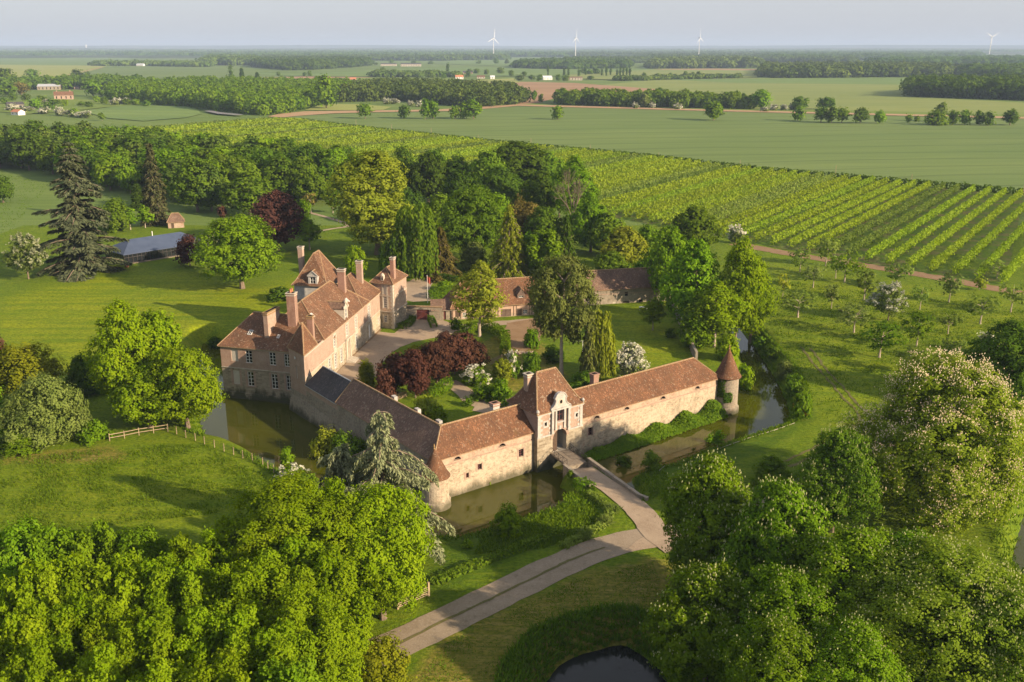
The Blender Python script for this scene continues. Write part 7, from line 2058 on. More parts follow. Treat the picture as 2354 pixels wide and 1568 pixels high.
# ------------------------------------------------------------------ single trees and hedgerow trees of the plain
FT = [('lime', 'green', 839, 273, 230, 38, 'single round tree, first of the row at the left of the wheat field'), ('oak', 'mid', 929, 273, 234, 31, 'flat-topped tree, second of the row in the wheat field'),
 ('lime', 'green', 978, 274, 224, 30, 'left half of the tall pair in the wheat field row'), ('lime', 'green', 996, 274, 226, 28, 'right half of the tall pair in the wheat field row'), ('oak', 'green', 1046, 274, 235, 28, 'left tree of the close trio in the wheat field'), ('oak', 'green', 1067, 274, 231, 25, 'middle tree of the close trio in the wheat field'), ('lime', 'green', 1088, 274, 223, 42, 'largest, right tree of the close trio in the wheat field'),
 ('oak', 'green', 1281, 275, 242, 31, 'lone small round tree in the middle of the wheat field'), ('oak', 'green', 1639, 277, 230, 50, 'biggest lone round tree in the wheat field'), ('oak', 'green', 1833, 278, 244, 30, 'lone round tree left of the tree clump in the wheat field'),
 ('lime', 'mid', 1886, 282, 238, 36, 'left tree of the clump in the wheat field'), ('lime', 'mid', 1910, 283, 241, 34, 'tree in the middle of the clump in the wheat field'), ('lime', 'wood', 1934, 283, 240, 36, 'right tree of the clump in the wheat field'),
 ('oak', 'mid', 1976, 284, 245, 38, 'bushy tree right of the clump in the wheat field'), ('round', 'green', 2021, 284, 251, 30, 'small round tree on a thin trunk, right part of the wheat field'), ('slim', 'green', 2087, 285, 259, 16, 'tiny pale tree, left of two in the field hedge'), ('slim', 'mid', 2106, 283, 263, 16, 'tiny thin tree, right of two in the field hedge'),
 ('lime', 'apple', 2158, 280, 232, 34, 'pale feathery tall tree behind the field hedge'), ('bigbush', 'mid', 2150, 288, 250, 50, 'dark bushy tree below the feathery tall one'), ('oak', 'mid', 2189, 287, 252, 28, 'tree right of the dark bushy one in the field hedge'), ('oak', 'mid', 2216, 287, 251, 30, 'roundish tree in the right part of the field hedge'), ('lime', 'mid', 2250, 288, 252, 30, 'left of the last pair of hedge trees near the right edge'), ('oak', 'mid', 2270, 289, 254, 26, 'right of the last pair of hedge trees near the right edge'), ('oak', 'dark', 2320, 288, 249, 40, 'dark round tree close to the right edge of the wheat field'),
 ('slim', 'mid', 1228, 236, 205, 15, 'left of two slim trees against the ploughed field'), ('slim', 'mid', 1243, 238, 212, 14, 'right of two slim trees against the ploughed field'), ('oak', 'green', 1748, 252, 204, 44, 'tall round tree at the right end of the hedgerow wood'), ('oak', 'mid', 1312, 243, 211, 28, 'round tree standing out of the hedgerow wood'), ('lime', 'willow', 1480, 248, 212, 30, 'pale round tree in front of the hedgerow wood'), ('lime', 'green', 1515, 222, 200, 22, 'bright tree above the hedgerow wood'), ('oak', 'mid', 1838, 254, 220, 38, 'dark round tree right of the hedgerow wood'), ('oak', 'dark', 1897, 252, 222, 40, 'dark tree behind the clump in the wheat field'),
 ('lime', 'green', 750, 250, 168, 45, 'tall tree standing over the middle wood'), ('oak', 'mid', 75, 185, 158, 36, 'dark round tree in the pale field at the left'), ('oak', 'dark', 178, 188, 158, 30, 'dark tree beside the far farm lane'), ('poplar', 'dark', 203, 186, 161, 15, 'narrow dark tree right of the far farm lane'), ('poplar', 'dark', 270, 185, 167, 9, 'thin cypress above the farm roofs'),
 ('oak', 'mid', 15, 200, 155, 44, 'dark trees at the far left edge beside the pale field'), ('oak', 'green', 20, 222, 192, 44, 'bright tree at the left edge beside the farm'), ('lime', 'brown', 50, 218, 186, 36, 'bronze tree near the farm'), ('oak', 'green', 215, 222, 182, 40, 'big tree right of the brick farmhouse'), ('oak', 'green', 82, 250, 226, 36, 'tree in front of the brick farmhouse'), ('oak', 'mid', 118, 252, 226, 28, 'second tree in front of the brick farmhouse'), ('oak', 'green', 172, 268, 244, 24, 'dark green tree in the blossoming hedge'), ('slim', 'mid', 235, 278, 257, 18, 'small tree at the corner of the round wheat field'),
 ('spruce', 'dark', 557, 190, 155, 14, 'small dark conifer above the middle wood'), ('poplar', 'dark', 533, 192, 148, 18, 'dark poplar above the middle wood'), ('spruce', 'dark', 592, 190, 165, 14, 'tiny dark conifer right of the two above the middle wood'), ('poplar', 'dark', 1029, 167, 139, 10, 'tall lone poplar above the village'), ('poplar', 'dark', 1259, 176, 144, 7, 'thin lone poplar beside the white village barn')]
for geo, lf, bx, by, ty, w, lab in FT: tree(geo, lf if lf != 'wood' else 'mid', bx, by, ty, w, lab, name='field_tree', lodk=1.0)
for k, x in enumerate([1296, 1306, 1330, 1345, 1383, 1393, 1403, 1418, 1425, 1432, 1440, 1447]):
    tree('poplar', 'dark', x, 174 + (k % 3), 150 + (k * 7) % 5, 8, 'slender dark poplar in the row behind the village', 'tree', 'poplars behind the village', name='poplar_tree')
hbr = random.Random(9)
for k, (bx, by) in enumerate([(25, 255), (60, 258), (100, 262), (140, 266), (165, 268), (185, 270), (200, 272), (110, 248), (265, 243), (285, 240)]):
    tree('haw', 'willow', bx, by, by - hbr.uniform(13, 17), hbr.uniform(20, 30), 'hawthorn bush white with blossom in the hedge beyond the left trees', 'shrub', 'blossoming hawthorns in the left hedge', name='hawthorn', blossom='may')
for k, (bx, by) in enumerate([(890, 240), (905, 239), (945, 244), (963, 246), (1460, 250), (1500, 249), (1556, 252), (1780, 254), (1800, 254), (1822, 253), (1758, 257)]):
    tree('haw', 'willow', bx, by, by - hbr.uniform(10, 14), hbr.uniform(13, 20), 'hawthorn bush white with blossom in a far field hedge', 'shrub', 'blossoming hawthorns in the far hedges', name='hawthorn', blossom='may')
for k, (bx, by) in enumerate([(1205, 178), (1175, 176), (1150, 170), (1118, 172), (1095, 170), (1080, 170), (1195, 186), (1222, 184), (1240, 186), (1283, 186), (1300, 187), (1357, 184), (1075, 178), (1045, 180), (1020, 182), (990, 180), (960, 178), (935, 176), (905, 172), (880, 170), (1340, 170), (1355, 172), (1370, 171)]):
    tree('oak', 'mid', bx, by, by - hbr.uniform(12, 18), hbr.uniform(14, 22), 'garden tree among the far village houses', 'tree', 'trees of the far village', name='village_tree')
for k, x in enumerate([700, 712, 640, 900, 950, 990, 1100, 1140, 1165, 1480, 1510, 1540, 1575, 1592, 1605, 1625, 1650, 845, 865]):
    y = 178 if 1460 < x < 1700 else (176 if x < 900 else 148)
    if x in (845, 865): y = 150
    if x in (1100, 1140, 1165): y = 147
    tree('oak', 'mid', x, y, y - hbr.uniform(8, 16), hbr.uniform(10, 18), 'small round tree in a far field hedge', 'tree', 'trees of the far field hedges', name='hedge_tree')
for k, (bx, by) in enumerate([(222, 236), (240, 240), (255, 232), (232, 222), (268, 238), (290, 241), (312, 243), (336, 245), (150, 245), (132, 240), (205, 247), (188, 244), (95, 236), (60, 232), (30, 232), (10, 240), (160, 200), (215, 200), (228, 196), (240, 200), (150, 190), (135, 194), (310, 204), (335, 203), (360, 203), (385, 202), (410, 203), (470, 203)]):
    tree('oak', hbr.choice(['mid', 'green', 'bright', 'mid']), bx, by, by - hbr.uniform(12, 22), hbr.uniform(16, 26), 'leafy tree among the farm gardens at the upper left', 'tree', 'trees of the farm gardens at the upper left', name='garden_tree')

# ------------------------------------------------------------------ far woods, each read as one mass
wcount = [0]
def wood(pts, H, label, name='wood', col='wood', dens=1.0):
    poly = [tuple(at(px, py, 0.8).xy) for px, py in pts]
    pa = np.asarray(poly); dist = float(np.median(np.hypot(pa[:, 0], pa[:, 1])))
    near = float(np.hypot(pa[:, 0], pa[:, 1]).min())
    sp = max(8.5, dist * 0.0085) / math.sqrt(dens)
    T = in_poly_points(poly, sp, 100 + wcount[0]); wcount[0] += 1
    rng = np.random.default_rng(wcount[0])
    if len(T) == 0: return
    n = len(T)
    R = sp * 0.62 * rng.uniform(0.6, 1.45, n); h = H * rng.uniform(0.6, 1.22, n); tr = rng.uniform(0, 1, n)
    lf = max(1.2, 1.9 * near / 957)
    k = int(np.clip(2.2 * (2.6 * sp * 0.62 * H) / (lf * lf * 0.36), 10, 170))
    d = unit(rng.normal(size=(n * k, 3)) + np.array([0, 0, 0.45]))
    bulge = 1 + 0.22 * np.sin(d[:, 0] * 5 + np.repeat(tr, k) * 20) * np.cos(d[:, 1] * 6 + d[:, 2] * 4)
    rr = np.repeat(R, k) * bulge * rng.uniform(0.8, 1.08, n * k)
    hh = np.repeat(h, k)
    C = np.stack([np.repeat(T[:, 0], k) + d[:, 0] * rr, np.repeat(T[:, 1], k) + d[:, 1] * rr, 0.8 + hh * 0.5 + d[:, 2] * hh * 0.5 * bulge], 1)
    C[:, 2] = np.maximum(C[:, 2], 0.9)
    N = d + rng.normal(size=C.shape) * 0.5
    c0 = pa.mean(0)
    V = leaves(C - np.array([c0[0], c0[1], 0.8]), N, lf * 1.25, rng, 0.8)
    me = quads_mesh(name, V, L[col], np.clip(np.repeat(tr, k) * 0.75 + rng.uniform(0, 0.3, n * k), 0, 1))
    o = tag(link(name, me), label, 'wood', None, 'stuff'); o.location = (c0[0], c0[1], 0.8)
wood([(245, 232), (330, 240), (440, 248), (480, 253), (590, 267), (650, 263), (700, 253), (740, 242), (820, 226), (800, 207), (600, 203), (400, 203), (290, 208)], 15, 'bright green mixed wood in the middle distance left of the wheat field', col='green')
wood([(780, 236), (860, 234), (919, 232), (1050, 246), (1120, 247), (1212, 237), (1205, 228), (1110, 216), (1010, 207), (900, 206), (800, 214)], 15, 'green wood behind the row of trees in the wheat field')
wood([(1275, 241), (1400, 246), (1586, 250), (1735, 252), (1740, 247), (1600, 241), (1400, 236), (1290, 232)], 13, 'long hedgerow wood along the far side of the wheat field', col='mid')
wood([(2075, 222), (2200, 227), (2353, 232), (2800, 245), (2800, 215), (2353, 207), (2200, 205), (2095, 211)], 19, 'dark dense wood on the right beyond the pale green field', col='dark')
wood([(1744, 177), (1790, 180), (1867, 180), (2170, 177), (2200, 171), (2160, 162), (1900, 160), (1760, 162)], 19, 'wide wood at the far edge of the pale green field')
wood([(2215, 178), (2353, 182), (2700, 190), (2700, 168), (2353, 167), (2210, 171)], 20, 'wood behind the dark wood at the right edge', col='dark')
wood([(1495, 158), (1745, 157), (1745, 149), (1700, 144), (1560, 145), (1500, 151)], 22, 'wood behind the poplars')
wood([(1185, 158), (1300, 160), (1440, 158), (1448, 151), (1400, 146), (1260, 146), (1200, 151)], 18, 'wood on the left of the poplars', col='dark')
wood([(586, 155), (674, 163), (735, 160), (811, 155), (850, 151), (840, 144), (700, 141), (590, 143)], 20, 'dark wood left of the far hangar', col='dark')
wood([(465, 151), (590, 151), (600, 143), (560, 137), (480, 138)], 22, 'pale green wood at the upper left')
wood([(210, 152), (330, 152), (480, 155), (480, 150), (330, 147), (220, 148)], 12, 'garden trees along the far pale field')
wood([(-20, 206), (100, 206), (290, 207), (330, 196), (250, 190), (100, 198), (0, 200)], 13, 'trees round the farm at the left', col='mid')
wood([(860, 178), (1050, 178), (1060, 174), (860, 172)], 9, 'line of trees before the village')
wood([(1415, 187), (1560, 183), (1700, 180), (1700, 178), (1560, 180), (1415, 184)], 7, 'scrubby hedge across the pale green field')
wood([(-400, 131), (100, 131), (220, 129), (450, 132), (600, 134), (600, 126), (-400, 124)], 18, 'blue far wood along the left horizon', col='dark')
wood([(600, 134), (820, 133), (1050, 131), (1300, 132), (1300, 124), (600, 125)], 20, 'blue far wood along the middle horizon', col='dark')
wood([(1300, 132), (1460, 132), (1500, 140), (1750, 136), (1750, 124), (1300, 124)], 20, 'blue far wood around the turbines', col='dark')
wood([(1750, 141), (2000, 139), (2030, 141), (2250, 133), (2250, 124), (1750, 125)], 22, 'blue far wood right of the turbines', col='dark')
wood([(1985, 153), (2200, 152), (2500, 152), (2500, 141), (2250, 140), (2060, 144)], 20, 'far wood below the right turbine', col='dark')
wood([(-500, 127.5), (560, 127.5), (1000, 128.5), (1300, 127.5), (2200, 129), (2200, 126.5), (1300, 125.4), (560, 125.4), (-500, 125.4)], 21, 'blue far wood behind the turbines and fields', col='dark')
wood([(-500, 123.5), (2900, 123.5), (2900, 122), (-500, 122)], 21, 'nearly last line of blue woods under the horizon', col='dark')
wood([(1300, 147), (1490, 145), (1760, 143), (1960, 146), (1960, 141), (1760, 139), (1480, 141), (1300, 143)], 19, 'far wood in the gap behind the wheat strips', col='dark')
wood([(600, 139), (1000, 140), (1160, 138), (1160, 135.5), (1000, 136), (600, 136)], 19, 'far wood left of the left turbine', col='dark')
wood([(-500, 121), (2900, 121), (2900, 117.5), (-500, 117.5)], 20, 'last line of woods under the horizon', col='dark')

# ------------------------------------------------------------------ far buildings, turbines, water tower
def far_house(px, py, wpx, dm, h, rise, wallc, roofc, label, ang=0.15, chim=0, cat='house', name='house'):
    c = at(px, py, 0.8); de = to_px(c)[2]; w = wpx * de / FPX
    u = Vector((math.cos(ang), math.sin(ang))); v = Vector((-u.y, u.x))
    t = empty(name, (c.x, c.y, 0.8), label, cat)
    cc = c.xy + v * dm / 2
    q = [cc - u * w / 2 - v * dm / 2, cc + u * w / 2 - v * dm / 2, cc + u * w / 2 + v * dm / 2, cc - u * w / 2 + v * dm / 2]
    mb = MB(); ops = []
    nw = max(1, int(w / 5))
    for k in range(nw):
        uc = w * (k + 0.5) / nw; ops.append((uc - 0.6, uc + 0.6, 1.7, 0.8 + h * 0.8, 0.2))
    wall_panel(mb, tuple(q[0]), tuple(q[1]), [(0.6, 0.8 + h, 0)], ops)
    for i in (1, 2, 3): wall_panel(mb, tuple(q[i]), tuple(q[(i + 1) % 4]), [(0.6, 0.8 + h, 0)])
    m0, m1 = (q[0] + q[3]) / 2, (q[1] + q[2]) / 2
    for a, b, m in ((q[3], q[0], m0), (q[1], q[2], m1)): mb.poly([tuple(a) + (0.8 + h,), tuple(b) + (0.8 + h,), tuple(m) + (0.8 + h + rise,)])
    mb.build('wall', M[wallc], t)
    for o in ops: panel(t, 'window', tuple(q[0]), tuple(q[1]), o, 'glass', 0.12)
    mb = MB(); e = expand(q, 0.4)
    a0, a1 = m0 - u * 0.4, m1 + u * 0.4
    z0 = 0.8 + h - 0.2; z1 = 0.8 + h + rise + 0.12
    mb.poly([tuple(e[0]) + (z0,), tuple(e[1]) + (z0,), tuple(a1) + (z1,), tuple(a0) + (z1,)]); mb.poly([tuple(e[2]) + (z0,), tuple(e[3]) + (z0,), tuple(a0) + (z1,), tuple(a1) + (z1,)])
    r = mb.build('roof', M[roofc], t)
    for k in range(chim):
        mb = MB(); mb.obox(m0.lerp(m1, 0.15 + 0.7 * k), u, 0.6, 0.45, 0.8 + h, 0.8 + h + rise + 1.4); mb.build('chimney', M['brickchim'], r)
    return t
far_house(112, 207, 48, 22, 5.0, 3.0, 'rubblegrey', 'lead', 'long grey metal farm shed at the upper left', 0.25, cat='shed', name='farm_shed')
far_house(147, 229, 40, 9, 5.0, 4.0, 'brick', 'tile', 'brick farmhouse with two chimneys at the upper left', 0.35, 2)
far_house(183, 206, 24, 8, 4.0, 3.5, 'brick', 'slate', 'brick house with a slate roof behind the farmhouse', 0.1, 1)
far_house(190, 199, 34, 9, 4.5, 3.6, 'brick', 'slate', 'long brick outbuilding behind the metal shed', 0.3)
far_house(38, 250, 34, 9, 4.0, 2.4, 'palestone', 'slate', 'pale barn with a grey roof near the left edge', 0.7, cat='barn', name='barn')
far_house(34, 265, 26, 7, 3.0, 2.0, 'white', 'terracotta', 'low shed with a rusty red roof near the left edge', -0.5, cat='shed', name='shed')
far_house(321, 152, 17, 12, 5.0, 2.5, 'white', 'metal', 'lonely white barn in the far left fields', -0.2, cat='barn', name='barn')
far_house(944, 153, 46, 25, 7.0, 3.0, 'palestone', 'slate', 'wide far hangar with a dark roof', 0.05, cat='hangar', name='hangar')
far_house(893, 152, 36, 16, 6.0, 2.5, 'palestone', 'slate', 'white farm buildings left of the wide hangar', 0.05, cat='barn', name='barn')
far_house(1056, 182, 18, 9, 4.0, 3.5, 'white', 'terracotta', 'white village house with an orange roof', 0.2)
far_house(1132, 182, 10, 8, 4.0, 2.5, 'white', 'metal', 'small white village shed', 0.1, cat='shed', name='shed')
far_house(1105, 181, 18, 9, 3.5, 2.5, 'palestone', 'tile', 'low village house with a brown roof', 0.0)
far_house(1259, 184, 21, 12, 4.5, 3.0, 'white', 'metal', 'white village barn with a pale metal roof', 0.25, cat='barn', name='barn')
far_house(1322, 185, 32, 10, 5.0, 1.5, 'palestone', 'tile', 'long white village building at the right', -0.05)
far_house(1075, 171, 22, 9, 4.0, 3.5, 'brick', 'slate', 'grey-roofed house behind the village', 0.1)
far_house(811, 187, 14, 9, 3.5, 3.0, 'brick', 'terracotta', 'red-roofed shed in the green strip beyond the middle wood', 0.1, cat='shed', name='shed')
far_house(782, 188, 17, 8, 3.0, 1.0, 'white', 'metal', 'white flat hut in the green strip beyond the middle wood', 0.0, cat='hut', name='hut')
def turbine(px, py, hubpx, angs, yaw, label, bl=52):
    b = at(px, py, 0.8); zt = height_at(b, hubpx)
    t = empty('wind_turbine', tuple(b), label, 'wind turbine', 'wind turbines on the horizon')
    mb = MB(); n = 6
    for k in range(n): mb.tube((b.x, b.y, 0.8 + (zt - 0.8) * k / n), (b.x, b.y, 0.8 + (zt - 0.8) * (k + 1) / n), 2.1 - 1.0 * k / n, 2.1 - 1.0 * (k + 1) / n, 14, 0, k == n - 1)
    mb.build('tower', M['turbine'], t, True)
    ax = Vector((math.cos(yaw), math.sin(yaw), 0)); side = Vector((-ax.y, ax.x, 0)); hub = Vector((b.x, b.y, zt + 1.5))
    mb = MB(); mb.tube(hub - ax * 7, hub + ax * 3.5, 2.2, 1.9, 10); mb.build('nacelle', M['turbine'], t)
    mb = MB(); mb.tube(hub + ax * 3.5, hub + ax * 6.5, 1.8, 0.6, 10); mb.build('hub', M['turbine'], t)
    for a in angs:
        d = side * math.sin(math.radians(a)) + Vector((0, 0, 1)) * math.cos(math.radians(a)); w = d.cross(ax)
        o = hub + ax * 4.8
        sec = [(0.0, 0.9, 0.7), (0.15, 1.5, 0.6), (0.5, 1.1, 0.35), (1.0, 0.3, 0.1)]
        mb = MB(); R_ = []
        for f, c, th in sec: R_.append([o + d * bl * f + w * (c * sx) + ax * (th * sy) for sx, sy in ((-0.6, 0), (0.1, -0.5), (1.2, 0), (0.1, 0.5))])
        for A, B in zip(R_[:-1], R_[1:]):
            for i in range(4): mb.poly([A[i], A[(i + 1) % 4], B[(i + 1) % 4], B[i]])
        mb.poly(R_[-1]); mb.poly(R_[0][::-1])
        mb.build('blade', M['turbine'], t)
turbine(1134, 136, 89, (8, 128, 248), -0.75, 'left white wind turbine, left of the far plough and village')
turbine(1322, 136, 88, (2, 122, 242), -0.5, 'second white wind turbine from the left, above the village')
turbine(1605, 136, 88, (-6, 114, 234), -0.6, 'third white wind turbine, above the middle wood on the horizon')
turbine(2272, 134, 86, (60, 180, 300), -1.3, 'white wind turbine near the right edge with a raised pair of blades')
b = at(199, 118, 0.8); zt = height_at(b, 103)
mb = MB(); mb.lathe(b.xy, [(9, 0), (7, zt * 0.6), (14, zt * 0.72), (15, zt * 0.95), (9, zt)], 16); tag(mb.build('water_tower', M['white']), 'white water tower on the left horizon', 'water tower')

# ------------------------------------------------------------------ posts, fences, gate, small things
for k, (bx, by, ty) in enumerate([(900, 297, 286), (991, 309, 294), (1099, 323, 310), (1220, 336, 318), (1356, 351, 333), (1513, 366, 350), (1700, 386, 368), (1919, 407, 380), (2093, 426, 400), (2350, 450, 420), (818, 286, 274)]):
    p = at(bx, by, 0.8); h = height_at(p, ty)
    mb = MB(); mb.tube((p.x, p.y, 0.6), (p.x, p.y, h), 0.13, 0.1, 6); mb.obox((p.x, p.y), (1, 0), 0.18, 0.05, h - 0.4, h - 0.3)
    tag(mb.build('field_post', M['palewood']), 'tall thin wooden post along the orchard hedge and wheat field', 'post', 'posts along the wheat field')
def post_line(pts, name, label, group, hh=1.25, rails=0, wire=True):
    f = empty(name, tuple(at(*pts[0])), label, 'fence')
    W_ = [at(*p) for p in pts]
    for p in W_:
        z = ground_z(p.x, p.y); mb = MB(); mb.tube((p.x, p.y, z - 0.3), (p.x + 0.02, p.y, z + hh), 0.075, 0.065, 6); mb.build('post', M['palewood'], f)
    for a, b in zip(W_[:-1], W_[1:]):
        za, zb = ground_z(a.x, a.y), ground_z(b.x, b.y)
        if rails:
            for z in (0.55, 1.1):
                mb = MB(); mb.tube((a.x, a.y, za + z), (b.x, b.y, zb + z), 0.065, 0.065, 6); mb.build('rail', M['palewood'], f)
    if wire:
        mb = MB()
        for a, b in zip(W_[:-1], W_[1:]):
            za, zb = ground_z(a.x, a.y), ground_z(b.x, b.y)
            for z in (0.5, 0.85, 1.15): mb.tube((a.x, a.y, za + z), (b.x, b.y, zb + z), 0.018, 0.018, 4, 0, False)
        mb.build('wire', M['iron'], f)
post_line([(252, 1014), (286, 1008), (319.5, 1001), (353, 996), (386, 991)], 'rail_fence', 'pale two-rail wooden fence beside the ash trees', None, 1.35, 2, False)
post_line([(386, 993), (406, 998), (427, 1006), (449, 1013), (470, 1021), (493, 1029), (515, 1038), (537, 1046), (558, 1054), (580, 1061), (604, 1071), (616, 1081), (629, 1088), (645, 1100)], 'wire_fence', 'wire fence on wooden posts along the left moat', None, 1.3, 0, True)
def field_gate():
    a, b = at(914, 1401), at(985, 1371)
    g = empty('field_gate', tuple(a), 'wooden five-bar gate under the round maple beside the drive', 'gate')
    d = (b - a); L_ = d.length; d = d / L_; z = ground_z(a.x, a.y)
    for p, hh in ((a, 1.35), (b, 1.8)):
        mb = MB(); mb.obox(p.xy, d.xy, 0.11, 0.11, z - 0.3, z + hh); mb.build('post', M['palewood'], g)
    for k in range(5):
        q = z + 0.2 + 0.24 * k; mb = MB(); mb.tube((a.x, a.y, q), (b.x, b.y, q), 0.05, 0.05, 5); mb.build('bar', M['palewood'], g)
    mb = MB(); mb.tube((a.x, a.y, z + 0.2), (a.x + d.x * L_ * 0.5, a.y + d.y * L_ * 0.5, z + 1.16), 0.045, 0.045, 5); mb.tube((b.x, b.y, z + 0.2), (a.x + d.x * L_ * 0.5, a.y + d.y * L_ * 0.5, z + 1.16), 0.045, 0.045, 5)
    mb.build('brace', M['palewood'], g)
field_gate()
def hose():
    mb = MB(); P = [at(*p) for p in [(1515, 1083), (1533, 1068), (1577, 1057), (1644, 1035), (1685, 1020), (1735, 1003), (1779, 990), (1826, 973)]]
    S = smooth_line([p.xy for p in P], 5)
    for a, b in zip(S[:-1], S[1:]): mb.tube((a[0], a[1], max(WZ, ground_z(*a)) + 0.1), (b[0], b[1], max(WZ, ground_z(*b)) + 0.1), 0.04, 0.04, 5, 0, False)
    tag(mb.build('hose', M['palestone']), 'pale hose lying along the right moat bank', 'hose')
hose()
def flagpole():
    p = at(983, 697); h = height_at(p, 634)
    f = empty('flagpole', tuple(p), 'white flagpole with a drooping red flag by the back gravel', 'flagpole')
    mb = MB(); mb.tube((p.x, p.y, 0.5), (p.x, p.y, h), 0.06, 0.045, 8); mb.lathe(p.xy, [(0.05, h), (0.1, h + 0.08), (0.03, h + 0.16)], 8); mb.build('pole', M['white'], f)
    mb = MB()
    for k in range(5):
        a, b = k * 0.16, (k + 1) * 0.16; za, zb = 0.12 * math.sin(k * 1.9), 0.12 * math.sin((k + 1) * 1.9)
        for s in (0, 0.02): mb.poly([(p.x + .05 + a, p.y + za + s, h - 1.6 - a * 0.8), (p.x + .05 + b, p.y + zb + s, h - 1.6 - b * 0.8), (p.x + .05 + b, p.y + zb + s, h - 0.2 - b * 0.5), (p.x + .05 + a, p.y + za + s, h - 0.2 - a * 0.5)])
    mb.build('flag', M['redpaint'], f)
flagpole()
def picket(p0, p1, label):
    a, b = at(*p0), at(*p1); f = empty('picket_fence', tuple(a), label, 'fence')
    d = b - a; n = max(6, int(d.length / 0.3)); z = ground_z(a.x, a.y)
    mb = MB()
    for k in range(n + 1):
        q = a + d * (k / n); mb.obox(q.xy, d.xy.normalized(), 0.06, 0.03, z, z + 1.2)
    mb.build('pickets', M['palewood'], f)
    mb = MB()
    for zz in (0.35, 0.95): mb.tube((a.x, a.y + 0.05, z + zz), (b.x, b.y + 0.05, z + zz), 0.04, 0.04, 4)
    mb.build('rail', M['darkwood'], f)
picket((898, 925), (934, 912), 'brown picket fence in front of the purple plum bushes')
picket((1128, 838), (1155, 826), 'brown picket fence behind the viburnum, inside the curved hedge')
def small_table(px, py, label, w=1.6, d=0.8, top='palewood', n='garden_table'):
    p = at(px, py); t = empty(n, tuple(p), label, 'table'); z = ground_z(p.x, p.y)
    mb = MB(); mb.obox(p.xy, (1, 0.1), w / 2, d / 2, z + 0.7, z + 0.76); mb.build('table_top', M[top], t)
    for sx in (-1, 1):
        for sy in (-1, 1):
            mb = MB(); mb.obox((p.x + sx * (w / 2 - 0.08), p.y + sy * (d / 2 - 0.08)), (1, 0), 0.04, 0.04, z, z + 0.7); mb.build('leg', M[top], t)
small_table(1478, 713, 'white table against the stone barn wall', 1.9, 0.9, 'white')
small_table(1083, 776, 'small wooden bird table inside the curved hedge', 0.9, 0.7, 'darkwood')
def pots(lst):
    for px, py, r, lab in lst:
        c = at(px, py); z = ground_z(c.x, c.y)
        e = empty('potted_plant', (c.x, c.y, z), lab, 'potted plant')
        mb = MB(); mb.lathe(c.xy, [(r * 0.6, z), (r, z + 0.5), (r * 1.08, z + 0.62), (r * 0.85, z + 0.62)], 12); mb.build('pot', M['terracotta' if 'orange' in lab else 'palestone'], e)
        rng = np.random.default_rng(int(px)); C = rng.normal(size=(160, 3)) * r * 0.55 + np.array([0, 0, 0.62 + r * 0.5])
        link('foliage', quads_mesh('foliage', leaves(C, C - np.array([0, 0, 0.4]) + 0.3 * rng.normal(size=C.shape), 0.2, rng), L['mid'], rng.uniform(0, 1, 160)), e)
pots([(808, 808, 0.5, 'big stone planter right of the front steps'), (797, 822, 0.5, 'stone planter at the foot of the front steps'), (1051, 753, 0.35, 'orange pot with a plant by the barn door')])
def yucca(px, py, s, lab):
    c = at(px, py); z = ground_z(c.x, c.y); rng = np.random.default_rng(int(px)); n = 420
    P = rng.normal(size=(n, 3)) * np.array([s * 0.6, s * 0.6, 0.1]) + np.array([0, 0, 0.3]); d = unit(rng.normal(size=(n, 3)) + np.array([0, 0, 0.9]))
    me = quads_mesh('yucca', leaves(P + d * 0.5, np.cross(d, unit(rng.normal(size=(n, 3)))), 0.8, rng, 0.12, d), L['willow'], rng.uniform(0, 1, n))
    o = tag(link('yucca_clump', me), lab, 'shrub'); o.location = (c.x, c.y, z)
yucca(1345, 1235, 0.8, 'spiky yucca clump at the end of the low curving hedge')
yucca(1390, 1205, 0.5, 'spiky pale yucca beside the drive, right of the low hedge')
yucca(1408, 1178, 0.5, 'spiky yucca between the hedge block and the drive')
p = at(1338, 832); h = 2.0; z = ground_z(p.x, p.y)
mb = MB(); mb.tube((p.x, p.y, z), (p.x, p.y, z + 4.2), 0.05, 0.05, 6); mb.tube((p.x - 2, p.y, z + 4.2), (p.x + 2, p.y + 0.4, z + 4.25), 0.03, 0.03, 5); tag(mb.build('aerial_mast', M['white']), 'thin white mast with a crossbar behind the right wing', 'mast')
mb = MB(); 
for k in range(60):
    a = brng.uniform(0, 6.28); r = brng.uniform(0, 1.8); c = at(1200, 812); s = brng.uniform(0.12, 0.3)
    mb.obox((c.x + r * math.cos(a) * 1.6, c.y + r * math.sin(a) * 0.6), (math.cos(a), math.sin(a)), s, s * 0.7, 0.4, 0.75 + s)
tag(mb.build('rubble_heap', M['rubblepink']), 'little heap of rubble stones by the earth yard', 'rubble')

# ------------------------------------------------------------------ bank grass and wall-foot greenery
def bank(seed, n, lo, hi, poly, hmax, name, region=None):
    rng = np.random.default_rng(seed); pa = np.asarray(poly)
    Q = rng.uniform(pa.min(0) - 4, pa.max(0) + 4, (n * 14, 2))
    s = poly_sd(Q, pa); k = (s > lo) & (s < hi)
    if region is not None: k &= poly_sd(Q, region) > 0
    Q = Q[k][:n]
    Q = Q[sd_line(Q, [caus(0, 0), caus(BLN + 12, 0)]) > 3.2]
    pts = np.array([(x, y, ground_z(x, y)) for x, y in Q]); pts = pts[pts[:, 2] > WZ - 0.1]
    blades(name, pts, hmax, 'fen', 0.13, seed)
outer_reg = gpoly([(430, 820), (430, 1000), (700, 1170), (1000, 1290), (1130, 1250), (1400, 1180), (1500, 1120), (1860, 990), (1820, 850), (1700, 720), (1760, 720), (1900, 880), (1900, 1010), (1500, 1160), (1300, 1260), (1000, 1330), (600, 1130), (400, 1000)])
